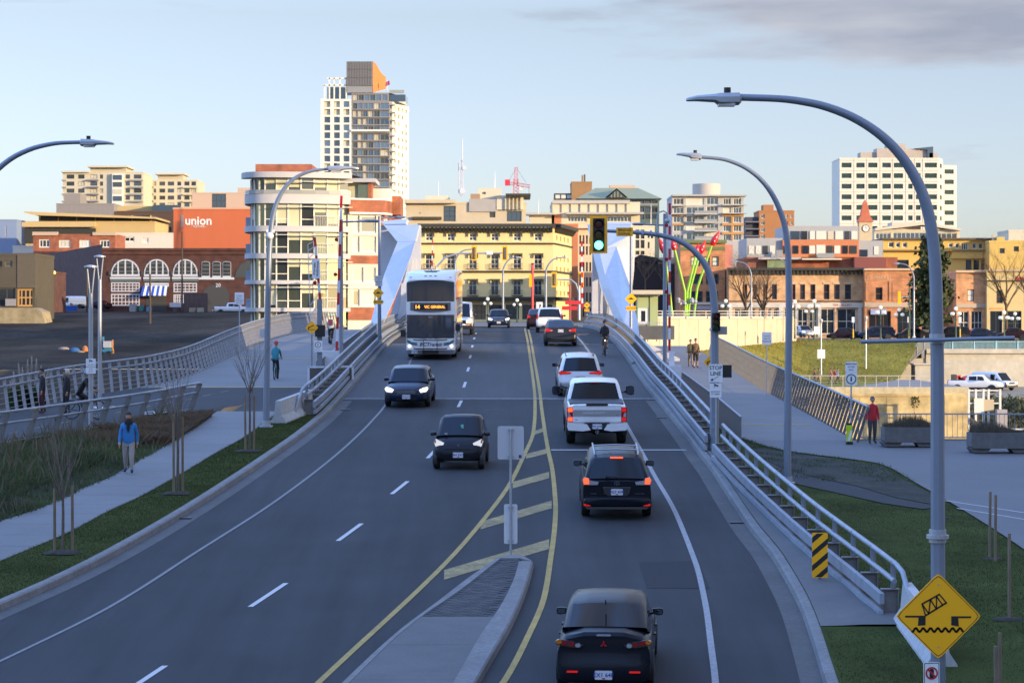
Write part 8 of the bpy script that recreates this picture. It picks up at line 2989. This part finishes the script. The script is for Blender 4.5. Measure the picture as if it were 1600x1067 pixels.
 if beard:
  MB().sphere(hc+Vector((0,.045,-.085))*k,.062*k,10,6,sc=(1,.9,.8)).build('beard',beard,t,smooth=60)
 if hood:
  hq=MB()
  hq.loft([[(hc.x+math.sin(a)*r_*k,hc.y+yy*k,hc.z+(math.cos(a)*r_*1.12+.005)*k)for a in[2*math.pi*i/14 for i in range(14)]]for r_,yy in((.02,-.15),(.11,-.12),(.135,-.02),(.135,.05),(.112,.075))],caps=False)
  hq.build('hood',hood,t,smooth=60)
 if bag:
  MB().prism(rrect(-.14,hz+.12,.14,hz+.50,.06),lambda u,v,d:(u*k,(ly*.7-.17-d)*k,v*k),-.04,.12).build('backpack',bag,t)
 return t
def bike(label,loc,rotz,c,group=None):
 t=thing('bicycle',label,'bicycle',loc,rotz,group)
 fm=mat('bike_'+c[0],c[1],.35,.2)
 for y in(-.52,.54):
  n=20
  mb=MB()
  mb.loft([[((.022*math.cos(a)),y+(.34+.022*math.sin(a))*math.cos(2*math.pi*k/n),.36+(.34+.022*math.sin(a))*math.sin(2*math.pi*k/n))for a in[2*math.pi*j/6 for j in range(6)]]for k in range(n+1)],caps=False)
  w_=mb.build('wheel',TYRE,t,smooth=60)
  q=MB()
  for k in range(10):
   a=2*math.pi*k/10
   q.tube([(0,y,.36),(0,y+.32*math.cos(a),.36+.32*math.sin(a))],.003,3)
  q.build('spokes',STEEL,w_)
 mb=MB()
 for a,b in(((0,-.52,.36),(0,-.08,.32)),((0,-.52,.36),(0,-.18,.82)),((0,-.08,.32),(0,-.20,.90)),((0,-.08,.32),(0,.40,.80)),((0,-.18,.80),(0,.38,.90)),((0,.54,.36),(0,.37,.98))):
  mb.tube([a,b],.020,6)
 mb.build('frame',fm,t)
 MB().tube([(-.28,.44,1.02),(-.05,.40,1.03),(.05,.40,1.03),(.28,.44,1.02)],.016,6).build('handlebar',DARK,t)
 MB().prism([(-.06,-.33),(.06,-.33),(.02,-.08),(-.02,-.08)],lambda u,v,d:(u,v,.93+d),-.02,.03).build('saddle',DARK,t)
 mb=MB()
 mb.tube([(-.02,-.08,.32),(.02,-.08,.32)],.09,12)
 for s in(-1,1):
  mb.tube([(s*.05,-.08,.32),(s*.07,-.08,.32-s*.17),(s*.15,-.08,.32-s*.17)],.012,5)
 mb.build('crank',STEEL,t)
 return t
def helmet(t,m,hz=1.0,ly=.32,k=1.0):
 hc=Vector((0,ly+.05,hz+.72))*k
 mb=MB()
 mb.loft([[(hc.x+math.sin(2*math.pi*i/14)*r_*.105*k,hc.y+(math.cos(2*math.pi*i/14)*r_*.135-.01)*k,hc.z+z*k)for i in range(14)]for r_,z in((1.0,.02),(1.02,.06),(.85,.12),(.5,.155),(.05,.165))])
 return mb.build('helmet',m,t,smooth=50)
def cyclist(label,px_,py_,prof,rot,bc,top,leg,hel=None,hair=None,bag=None,k=1.0,dz=0.0,light=False,ph=1):
 p=G(px_,py_,prof,dz)
 b=bike('bicycle under the '+' '.join(label.split()[:11]),p,R(rot),bc)
 t=person(label,p+Vector((0,0,.02)),R(rot),1.72*k,top,leg,pose='ride',hair=hair,bag=bag,ph=ph)
 d=Vector((math.sin(R(rot)),-math.cos(R(rot)),0))*.22
 t.location=p+d+Vector((0,0,.04))
 if hel:
  helmet(t,hel,k=1.72*k/1.75)
 if light:
  MB().tube([(0,-.56,.80),(0,-.60,.80)],.03,8).build('rear_lamp',mat('lamp_white_lit',(.8,.8,.8),.3,emit=(1,1,1),estr=3),b)
 return t
HAIRD=mat('hair_dark',(.03,.02,.015),.8)
GREYH=mat('hair_grey',(.25,.23,.21),.8)
p=G(201,739,RZ,.16)
pm_=person('bearded man in a bright blue jacket and pale grey trousers walking along the sidewalk',p,R(183),1.80,cloth('blue',(.03,.17,.40)),cloth('pale_trouser',(.34,.30,.27)),cloth('shoe_navy',(.02,.03,.07)),HAIRD,'walk',stout=1.14,ph=-.55,beard=mat('beard',(.09,.045,.03),.9))
MB().loft([[(math.sin(a)*r_,.02+math.cos(a)*r_*.9,z)for a in[2*math.pi*i/12 for i in range(12)]]for r_,z in((.13,1.46),(.125,1.54),(.10,1.60))],caps=False).build('collar',cloth('black',(.012,.012,.014)),pm_)
MB().prism([(-.05,1.33),(0,1.22),(.05,1.33),(.04,1.46),(-.04,1.46)],lambda u,v,d:(u,.150+d,v),-.03,.012).build('open_neck',cloth('black',(.012,.012,.014)),pm_)
person('walker in a dark coat and wine-red trousers on the left path, nearest the edge',G(66,646,LZ),R(118),1.75,cloth('black2',(.016,.017,.018)),cloth('wine',(.06,.012,.02)),cloth('boot_red',(.10,.02,.02)),None,'stand',hat=cloth('black2',(.016,.017,.018)))
person('walker in a long black coat with a fur-edged hood on the left path',G(104,647,LZ),R(125),1.72,cloth('black3',(.012,.012,.014)),cloth('black4',(.02,.018,.018)),None,HAIRD,'stand',hood=mat('fur',(.45,.40,.34),.95,var=.3,vscale=30),stout=1.12)
cyclist('cyclist in black with a blue helmet behind the lamp post',132,655,LZ,-100,('black',(.02,.02,.02)),cloth('black2',None or(.016,.017,.018)),cloth('black4',(.02,.018,.018)),mat('helmet_blue',(.04,.30,.55),.35))
cyclist('cyclist in a teal jacket and red cap riding up the ramp',431,593,LZ,-2,('teal',(.02,.20,.19)),cloth('teal',(.02,.16,.20)),cloth('black4',(.02,.018,.018)),mat('cap_red',(.45,.02,.05),.6),ph=-1)
cyclist('far cyclist with a maroon backpack and green helmet at the top of the ramp',517,538,LZ,0,('black',(.02,.02,.02)),cloth('pale_top',(.30,.36,.38)),cloth('black4',(.02,.018,.018)),mat('helmet_green',(.15,.45,.30),.4),bag=cloth('maroon',(.12,.02,.05)))
cyclist('cyclist in a black jacket and tan trousers riding on the bridge roadway',945,556,RZ,0,('black',(.02,.02,.02)),cloth('black3',(.012,.012,.014)),cloth('tan',(.24,.17,.12)),mat('helmet_black',(.015,.015,.015),.5),bag=cloth('black2',(.016,.017,.018)),light=True)
person('man in a red jacket and grey cap standing by the planter',G(1363,693,PZ,.035),R(184),1.77,cloth('red',(.42,.015,.025)),cloth('charcoal',(.05,.05,.055)),None,None,'stand',hat=cloth('grey_cap',(.10,.10,.11)),stout=1.05)
person('man in a brown jacket and dark shorts walking on the right path',G(1087,575,PZ,.035),R(178),1.78,cloth('brown',(.18,.095,.04)),cloth('black4',(.02,.018,.018)),None,HAIRD,'walk',shorts=True)
person('woman in olive behind the man in the brown jacket',G(1079,573,PZ,.035),R(178),1.66,cloth('olive',(.09,.08,.04)),cloth('tan',(.24,.17,.12)),None,HAIRD,'walk',ph=-1)
for i,(x,y,c,lab)in enumerate(((1215,599,(.05,.22,.26),'promenade walker in teal'),(1222,599,(.28,.15,.06),'promenade walker in tan beside the one in teal'),(1237,597,(.02,.02,.025),'promenade walker in black behind the lamp post'),(1273,598,(.25,.10,.07),'promenade walker in rust, left of the promenade pair'),(1279,598,(.12,.10,.08),'promenade walker in grey-brown'),(1298,600,(.55,.20,.12),'promenade walker in orange'),(1309,599,(.10,.22,.40),'promenade walker in pale blue'),(1304,596,(.45,.06,.06),'promenade walker in red'))):
 person(lab,Vector((W(x,0,258+i).x,258+i,zpm)),R(90 if i%2 else-90),1.70,cloth('prom_%d'%i,c),cloth('prom_leg_%d'%(i%3),((.05,.05,.07),(.2,.17,.13),(.03,.03,.03))[i%3]),None,HAIRD,'walk',group='walkers on the promenade',ph=(-1)**i)
 # ---------------------------------------------------------------- far trees, lamps, sculpture, parked vehicles
TWIG=mat('twig_far',(.10,.065,.035),.95,var=.2)
def bare_tree(label,px_,pyb,Y,Hpx,seed,sp=.55,tw=4,dep=4,m=None,r0=.22):
 b=W(px_,pyb,Y)
 H=Hpx*Y/F
 t=thing('bare_tree',label,'tree',b,0,'bare winter trees along the street')
 rg=random.Random(seed)
 MB().tube([(0,0,-.3),(.05,0,H*.18),(0,.05,H*.32)],[r0,r0*.8,r0*.7],7).build('trunk',m or TWIG,t,smooth=60)
 mb=MB()
 for k in range(6):
  a=2*math.pi*k/6+rg.random()
  branchy(mb,Vector((0,.03,H*(.26+.03*k))),Vector((math.cos(a)*sp,math.sin(a)*sp,1)).normalized(),H*.40,r0*.55,dep,.55,.25,3,tw,rg)
 mb.build('crown',m or TWIG,t,fix=False)
 return t
bare_tree('bare tree in front of the peach brick terrace',1166,520,318,125,21)
bare_tree('second bare tree before the peach terrace, right of the first',1192,518,322,105,22)
bare_tree('large bare tree before the cream-yellow shop at the right edge',1572,522,316,150,23,.7)
bare_tree('bare tree leaning past the right edge of the view',1612,522,318,130,25,.7)
bare_tree('brown bare tree behind the kiosk roof',1008,455,345,62,31,.8,4,4,mat('twig_warm',(.13,.085,.05),.95),.12)
bare_tree('brown bare tree right of the one behind the kiosk roof',1036,458,346,60,32,.8,4,4,mat('twig_warm'),.12)
b=W(1455,524,312)
t=thing('conifer','tall dark conifer standing before the brick shops','tree',b)
S=312/F
MB().tube([(0,0,-.5),(0,0,60*S),(0,0,150*S)],[.3,.22,.05],7).build('trunk',TWIG,t)
rg=random.Random(8)
mb=MB()
Hc=156*S
for k in range(250):
 u=rg.random()**.85
 z=Hc*(.10+.88*u)
 a=rg.uniform(0,2*math.pi)
 rad=(46*S)*(1-u)**.55*(.62+.38*math.sin(u*19+a*3))*rg.uniform(.7,1.12)+.4
 if u<.12:
  rad*=.75
 d=Vector((math.cos(a),math.sin(a),-.12))
 for j in range(44):
  q=rg.random()**.6
  c_=Vector((0,0,z))+d*rad*q+Vector((rg.gauss(0,.30),rg.gauss(0,.30),rg.gauss(0,.22)))
  n=Vector((rg.gauss(0,1),rg.gauss(0,1),rg.gauss(0,1))).normalized()
  x=n.orthogonal()*rg.uniform(.14,.30)
  y=n.cross(x)*.7
  mb.face([c_-x,c_+y,c_+x,c_-y])
mb.build('crown',mat('conifer_needles',(.060,.072,.024),.9,var=.45,vscale=.7),t,fix=False)
def cluster(label,px_,yt,yb_,Y,n=4):
 b=W(px_,yb_,Y)
 h=(yb_-yt)*Y/F
 t=thing('globe_lamp',label,'street lamp',b,0,'clustered globe street lamps')
 MB().tube([(0,0,-.2),(0,0,.5),(0,0,h-.3)],[.14,.09,.06],8).build('pole',mat('lamp_green',(.04,.07,.05),.6),t)
 mb=MB()
 gl_=MB()
 GL=mat('globe_white',(.70,.68,.60),.35,emit=(1,.92,.75),estr=.25)
 MB().sphere((0,0,h-.18),.23,10,6).build('globe',GL,t,smooth=60)
 for k in range(n):
  a=2*math.pi*(k+.5)/n
  x,y=math.cos(a)*.58,math.sin(a)*.58
  mb.tube([(0,0,h-1.15),(x*.6,y*.6,h-1.2),(x,y,h-1.0)],.03,5)
  MB().sphere((x,y,h-.78),.20,10,6).build('globe',GL,t,smooth=60)
 mb.build('arms',mat('lamp_green'),t)
 return t
for i,(x,yt,yb_,Y,lab)in enumerate(((1272.5,468,528,293,'five-globe lamp beside the white storefront signboard'),(1242,469,527,300,'five-globe lamp just right of the second lamp post'),(1264,477,526,325,'smaller five-globe lamp behind the signboard lamp'),(1376,478,528,305,'five-globe lamp before the rust brick shop'),(1405,482,528,315,'five-globe lamp left of the conifer'),(1493.5,480,528,300,'five-globe lamp right of the nearest lamp pole'),(1569,486,527,293,'five-globe lamp before the cream-yellow shop'),(1586,488,526,318,'dim five-globe lamp at the far right'),(705,462,502,330,'five-globe lamp left of the oncoming blue car before the hotel'),(762,465,503,330,'five-globe lamp before the middle of the hotel'),(808,467,503,335,'five-globe lamp before the right half of the hotel'),(1134,468,524,300,'five-globe lamp behind the signal mast'))):
 cluster(lab,x,yt,yb_,Y)
FARL=[(853,408,492,238,[(853,440),(853,425),(858,412),(868,404),(880,402)],'grey curved lamp before the right end of the hotel'),(786,402,490,250,[(786,440),(786,425),(790,412),(798,404),(806,402)],'grey curved lamp before the middle of the hotel'),(711,395,500,250,[(711,430),(711,412),(716,398),(726,391),(740,389)],'grey curved lamp just right of the bus roof'),(1174,408,525,300,[(1174,450),(1174,432),(1170,418),(1162,411),(1152,408.5)],'pale curved lamp before the peach terrace'),(1428,412,527,300,[(1428,455),(1428,436),(1424,422),(1416,414),(1405,411.5)],'pale curved lamp left of the conifer'),(1231,402,524,315,[(1231,440),(1231,425),(1227,412),(1220,406),(1212,403.5)],'pale curved lamp hidden partly by the second lamp post')]
for x,yt,yb_,Y,pts,lab in FARL:
 lamp(lab,Y,(x,yb_),[(x,yb_-10)]+pts,(pts[-1][0],pts[-1][1],pts[-1][0]+(9 if pts[-1][0]>x else-9),pts[-1][1]+.5),.11,.06,'far curved street lamps')
for lab,px_,yb_,Y,xs,ya,x_end in(('far signal mast left of the hotel with two yellow signal backs',682,500,236,(741,789),396,793),('far signal mast right of the hotel with a black and yellow signal',905,500,232,(908,866),437,862)):
 b=W(px_,yb_,Y)
 S=Y/F
 t=thing('traffic_signal',lab,'traffic signal',b)
 h=(yb_-ya)*S
 dx=(x_end-px_)*S
 MB().tube([(0,0,0),(0,0,h-1.2 if px_<700 else h)],[.13,.11],8).build('pole',HEADG,t)
 MB().tube([(0,0,h-1.3),(dx*.12,0,h-.4),(dx*.3,0,h-.02),(dx,0,h+.05)],[.11,.1,.09,.06],8).build('arm',HEADG,t,smooth=60)
 for x in xs:
  u=(x-px_)*S
  MB().box(u-.24,-.1,h-.68,u+.24,-.06,h+.70).build('backboard',SIGNY,t)
  MB().box(u-.12,-.16,h-.55,u+.12,-.1,h+.55).build('signal_head',SIGNK,t)
  MB().box(u-.03,-.18,h-.5,u+.03,-.16,h+.5).build('bracket',STEEL,t)
 if px_<700:
  MB().box((765-px_)*S-.3,-.12,h-.12,(765-px_)*S+.3,-.09,h+.22).build('street_name_plate',SIGNW,t)
p=W(832,497,240)
t=thing('street_post','red post with a yellow-backed signal before the hotel corner','traffic signal',p)
MB().tube([(0,0,0),(0,0,86*240/F)],.12,8).build('post',mat('post_red',(.55,.03,.04),.5),t)
MB().box(-.32,-.1,3.0,-.05,.1,4.2).build('signal_head',SIGNY,t)
p=W(843,486,236)
t=thing('road_sign','white arrow sign beside the red post','sign',p)
MB().box(-.3,-.02,0,.3,.02,.85).build('sign_board',SIGNW,t)
MB().tube([(0,.03,-1.2),(0,.03,.3)],.04,6).build('post',STEEL,t)
text('sign_lettering','\u2197',.5,SIGNK,t,(0,-.03,.42),ext=.001)if False else MB().prism([(-.05,.1),(.02,.1),(.08,.45),(.16,.42),(.08,.68),(-.08,.50),(0,.48)],lambda u,v,d:(u,-.022-d,v),0,.004).build('arrow',SIGNK,t)
p=W(890,500,225)
t=thing('road_sign','pair of red crossing boards on a red post left of the far gate','sign',p)
MB().tube([(0,0,0),(0,0,3.2)],.07,6).build('post',mat('post_red'),t)
for k in range(2):
 MB().box(-.7+.3*k,-.05,.9+.5*k,.7+.5*k,0,1.25+.5*k).build('sign_board',mat('post_red'),t)
t=thing('stem_sculpture','sculpture of tall lime-green stems with red bud tips','sculpture',W(1066,520,282))
S=282/F
LIME=mat('lime_green',(.28,.52,.03),.45)
BUD=mat('bud_red',(.60,.012,.02),.4)
for i,((xb,yb_),(xm,ym),(xt,yt),(xh,yh))in enumerate((((1052,515),(1046,455),(1038,395),(1030,374)),((1071,515),(1070,455),(1054,390),(1050,374)),((1072.5,515),(1074,455),(1087,400),(1091,382)),((1074.5,515),(1079,450),(1094,395),(1102,377)),((1082,515),(1090,450),(1113,382),(1124,362)))):
 f=lambda x,y:((x-1066)*S,(i-2)*.25,(520-y)*S)
 a,m_,c_,e=f(xb,yb_),f(xm,ym),f(xt,yt),f(xh,yh)
 MB().tube([a,Vector(a).lerp(Vector(m_),.5),m_,Vector(m_).lerp(Vector(c_),.5),c_],.13,8).build('stem',LIME,t,smooth=60)
 d=Vector(e)-Vector(c_)
 bd=MB().tube([Vector(c_)-d*.1,Vector(c_),Vector(c_)+d*.35,Vector(c_)+d*.7,Vector(e)+d*.1],[.05,.30,.40,.26,.02],9).build('bud',BUD,t,smooth=50)
 for j in range(2):
  MB().sphere(Vector(c_)+d*(.25+.3*j)+Vector((.06,-.36+.08*j,0)),.09,8,5).build('spot',FW,bd)
mb=MB()
for k in range(7):
 a=k*.9
 mb.sphere((math.cos(a)*1.0+.45,-.4+.2*math.sin(a),49*S+.25*math.sin(k*2.1)),.24,8,5)
 mb.tube([(.45,-.3,49*S),(math.cos(a)*1.0+.45,-.4+.2*math.sin(a),49*S+.25*math.sin(k*2.1))],.03,4)
mb.build('floodlights',mat('flood_grey',(.30,.28,.32),.4),t)
VOBJ={o.name:o for o in SC.objects if o.parent is None}
EST,HAT,PIC=VOBJ['estate_car'],VOBJ['hatchback'],VOBJ['pickup_truck']
def recol(root,old,new):
 for ch in root.children:
  for s in ch.material_slots:
   if s.material==old:
    s.link='OBJECT'
    s.material=new
 return root
def park(src,px_,py_,Y,rot,label,col=None,old=None,group='vehicles parked along the far street',z=None):
 o=dup(src,label=label,group=group)
 p=W(px_,py_,Y)
 o.location=(p.x,Y,p.z if z is None else z)
 o.rotation_euler=(0,0,R(rot))
 if col:
  recol(o,old,col)
 return o
SILV=paint('silver',(.40,.41,.42),.5)
for src,x,y,Y,rot,lab,c,old in((SEDF,1254,527,313,195,'silver saloon parked before the white storefront, facing the water',SILV,BLUE),(HAT,1318,531,314,80,'black hatchback parked between the storefront lamp and a yellow meter',None,None),(EST,1368,531,313,95,'dark blue estate parked before the rust brick shop',BLUE,WHT),(SEDF,1424,531,314,88,'dark saloon parked left of the conifer trunk',DKS,BLUE),(EST,1486,531,314,92,'black estate parked just right of the nearest lamp pole',BLK,WHT),(SEDF,1528,531,314,90,'dark blue saloon parked before the pink brick shop',None,None),(HAT,1582,531,314,86,'dark hatchback parked at the far right end of the street',None,None)):
 park(src,x,y,Y,rot,lab,c,old)
park(PIC,363,491.5,422,-86,'white pickup parked by the warehouse archway behind the ramp',None,None,'vehicles on the far lot')
park(EST,344,490,432,-90,'silver-blue estate half hidden by the parked white pickup',mat('paint_silver'),WHT,'vehicles on the far lot')
park(SEDF,92,483,425,80,'pale saloon in shade at the far left of the lot',SILV,BLUE,'vehicles on the far lot')
park(VAN,112,482,432,85,'pale van in shade at the far left of the lot',SILV,WHT,'vehicles on the far lot')
park(HAT,156,483,428,60,'dark hatchback parked against the warehouse side wall',None,None,'vehicles on the far lot')
park(VAN,1553,607,292,216,'white high van parked in the low yard at the right',None,None,'vehicles in the low yard',zy)
park(PIC,1524,612,283,252,'white work pickup parked in front of the white van',None,None,'vehicles in the low yard',zy)
park(EST,1533,606,290,235,'dark estate wedged between the van and the work pickup',DKS,WHT,'vehicles in the low yard',zy)
t=thing('cherry_picker','folded red lift machine behind the work pickup','machine',W(1497,604,287))
S=287/F
for a,b in(((-8,8),(24,16)),((-8,18),(10,10)),((2,0),(2,18))):
 MB().beam((a[0]*S,0,a[1]*S),(b[0]*S,0,b[1]*S),.28,.28).build('boom',CR,t)
MB().box(-10*S,-.5,10*S,-3*S,.5,19*S).build('basket',FD,t)
MB().box(-6*S,-.8,0,14*S,.8,5*S).build('chassis',FD,t)
t=thing('gangway_frame','white steel gangway frame with blank boards behind the right planter','frame',W(1536,668,245))
S=245/F
for x in(-22,-11,1,9,27):
 MB().box(x*S-.1,0,-1,x*S+.1,.2,60*S).build('post',FW,t)
for z in(58,38):
 MB().beam((-22*S,.1,z*S),(27*S,.1,z*S),.12,.12).build('rail',FW,t)
MB().box(-14*S,-.1,23*S,1*S,0,46*S).build('board',FW,t)
MB().box(1*S,-.05,26*S,17*S,.05,44*S).build('board',mat('board_tan',(.5,.40,.26),.8),t)
MB().beam((-20*S,-.2,14*S),(2*S,-.2,-2*S),.3,.3).build('gangway',FD,t)
o=put('utility_cabinet',MB().box(0,0,-4,16*S,1,24*S).mesh('utility_cabinet',mat('cab_grey',(.34,.31,.29),.7)),None,W(1558,664,244))
tag(o,'grey metal cabinet right of the white gangway frame','cabinet')
o=put('sea_wall_end',MB().box(0,0,-6,36*S,3,48*S).mesh('sea_wall_end',SEAW),None,W(1476,664,250.85))
tag(o,'stained end block of the sea wall behind the nearest lamp pole','wall')
o=put('white_wall',MB().box(0,0,-4,40*S,1,12*S).mesh('white_wall',FW),None,W(1583,682,243))
tag(o,'low white wall at the right edge beyond the planters','wall')
def s_bush():
 y=rnd.uniform(255,262)
 x=rnd.uniform(44,60)
 return x,y,zy-3.5+rnd.uniform(0,3.4),1
blades('bank_shrubs',2500,s_bush,.7,.22,mat('shrub',(.06,.065,.02),.9,var=.4,vscale=1),.8)
mb=MB()
mb.prism([(38,0),(140,0),(140,1),(38,1)],lambda u,v,d:(u,250+12*v,d),0,0.1)
ribbon(lambda y:44,lambda y:140,lambda x,y:-3+(zy+3)*sm(250,263,y),span(250,263,2),6).build('yard_bank',mat('bank_tan',(.20,.15,.08),.95,var=.3,vscale=1))['kind']='structure'
for lab,x,yt,yb_,Y,pl_ in(('pale lamp post with a white plate on the grass hill',1283,499,582,287,(1277,546,1289,560)),('pale lamp post on the grass hill left of the nearest lamp pole',1353,495,575,290,None)):
 b=W(x,yb_,Y)
 S=Y/F
 t=thing('park_lamp',lab,'lamp post',b,0,'lamp posts on the grass hill')
 h=(yb_-yt)*S
 MB().tube([(0,0,-.3),(0,0,h-.5)],[.10,.08],8).build('pole',HEADG,t)
 MB().tube([(0,0,h-.5),(0,0,h-.1),(0,0,h)],[.12,.2,.2],8).build('lamp_head',HEADG,t)
 if pl_:
  MB().box((pl_[0]-x)*S,-.12,(yb_-pl_[3])*S,(pl_[2]-x)*S,-.1,(yb_-pl_[1])*S).build('plate',SIGNW,t)
for i,(x,y,Y)in enumerate(((1333,528,309),(1500,528,309),(1420,528,309))):
 b=W(x,y,Y)
 t=thing('parking_meter','yellow and grey street meter, %s'%('beside the black hatchback','right of the nearest lamp pole','left of the conifer')[i],'meter',b,0,'street meters')
 MB().tube([(0,0,0),(0,0,1.1)],.09,8).build('base',mat('meter_yellow',(.65,.42,.02),.6),t)
 MB().tube([(0,0,1.1),(0,0,2.0),(0,0,2.05)],[.04,.04,.04],6).build('post',STEEL,t)
 MB().box(-.16,-.05,1.9,.16,.05,2.6).build('plate',SIGNW,t)
t=thing('traffic_signal','yellow signal back on a green pole before the conifer','traffic signal',W(1421,526,302))
MB().tube([(0,0,0),(0,0,6)],.1,8).build('pole',mat('lamp_green'),t)
MB().box(-1.4,-.1,3.9,-1.05,.15,5.5).build('signal_head',SIGNY,t)
MB().beam((-1.2,0,4.8),(0,0,4.8),.08,.08).build('arm',STEEL,t)
t=thing('sign_board','white signboard leaning at the foot of the five-globe lamp','sign',W(1276,522,291))
MB().box(-.3,-.05,0,.35,.05,.9).build('board',SIGNW,t)
t=thing('tractor','small blue tractor with an upright cab post on the lot','tractor',W(160,556,205))
S=205/F
BT=mat('tractor_blue',(.03,.16,.28),.5,var=.15,vscale=3)
MB().prism([(-4,3),(14,3),(15,12),(6,13),(3,10),(-4,9)],lambda u,v,d:(u*S,d,v*S),-.5,.5).build('body',BT,t)
MB().box(-4*S,-.35,9*S,2*S,.35,30*S).build('cab',BT,t)
MB().box(-3*S,-.37,20*S,1*S,-.35,26*S).build('window',GLS,t)
MB().box(3*S,-.6,13*S,14*S,.6,23*S).build('engine_cover',mat('engine_grey',(.35,.36,.38),.5),t)
for x,r_ in((0,4),(12,4)):
 MB().tube([(x*S,-.65,r_*S),(x*S,-.4,r_*S)],r_*S,14).build('wheel',TYRE,t)
for x,z in((16,25),(17,10)):
 MB().tube([(x*S,0,4*S),(x*S,0,z*S)],.06,6).build('marker_post',mat('post_orange',(.5,.2,.05),.6),t)
for lab,x,y,w2,h2,c_,nm in(('blue tarpaulin-covered heap on the lot left of the tractor',117,543,16,5,(.03,.10,.25),'tarpaulin_heap'),('orange heap beside the blue tarpaulin on the lot',133,540,9,7,(.45,.16,.05),'orange_heap'),('pale rubble heap at the left of the lot clutter',100,542,16,3,(.25,.20,.17),'rubble_heap'),('stack of pale planks in front of the tarpaulin heap',126,548,14,2,(.24,.18,.13),'plank_stack')):
 S=210/F
 q=MB()
 q.loft([[(math.cos(2*math.pi*i/12)*w2/2*S*r_*(1+.15*math.sin(i*2.3)),math.sin(2*math.pi*i/12)*w2/3*S*r_,z*h2*S)for i in range(12)]for r_,z in((1,-.3),(.95,.4),(.6,.85),(.1,1))])
 o=q.build(nm,mat('lot_'+nm,c_,.85,var=.25,vscale=3),None,W(x,y+h2,210))
 tag(o,lab,'heap')
 # ---------------------------------------------------------------- wooded rise and shading blocks added out of view
mb=MB()
pr_=[(-330+9*i,E+10+9*noise.noise((i*.13,1,4))+5*noise.noise((i*.9,2,1)))for i in range(45)]
for(x0,z0),(x1,z1)in zip(pr_[:-1],pr_[1:]):
 mb.face([(x0,-110,0),(x1,-110,0),(x1,-150,z1),(x0,-150,z0)])
 mb.face([(x0,-150,z0),(x1,-150,z1),(x1,-230,0),(x0,-230,0)])
struct(mb.build('hill',mat('reflection_hill_woods',(.030,.036,.018),.95,var=.5,vscale=.2)))  # rise added behind the viewer to darken reflections in car paint and glass
SH=mat('shade_block_cladding',(.22,.21,.20),.8,var=.1,vscale=.3)
uu,tt=Vector((math.cos(SUN_AZ),math.sin(SUN_AZ))),Vector((math.sin(SUN_AZ),-math.cos(SUN_AZ)))
for lab,u0,u1,t0,dp,top in(('long unseen block added to shade the near road',-110,60,70,30,26),('lower unseen block added to shade less height beside the long one',60.1,77,70,26,19.6),('tall unseen block added to shade the bridge approach',77.1,113,70,30,25.5)):  # blocks added out of view, heights set by the shade they cast
 p=uu*u0+tt*t0
 t=thing('shade_block' if t0>0 else 'tower_block',lab,'building',(p.x,p.y,0),math.atan2(uu.y,uu.x))
 MB().box(0,-dp,0,u1-u0,0,E+top).build('wall',SH,t)
 MB().prism([(0,E+top),(u1-u0,E+top),(u1-u0,E+top+.5),(0,E+top+.5)],lambda a,b,d:(a,d,b),-dp,0).build('roof',ROOFM,t)
 for k in range(int((u1-u0)/6)):
  MB().box(k*6+2,0,E+2,k*6+4.5,.1,E+6).build('window',GD[0],t)
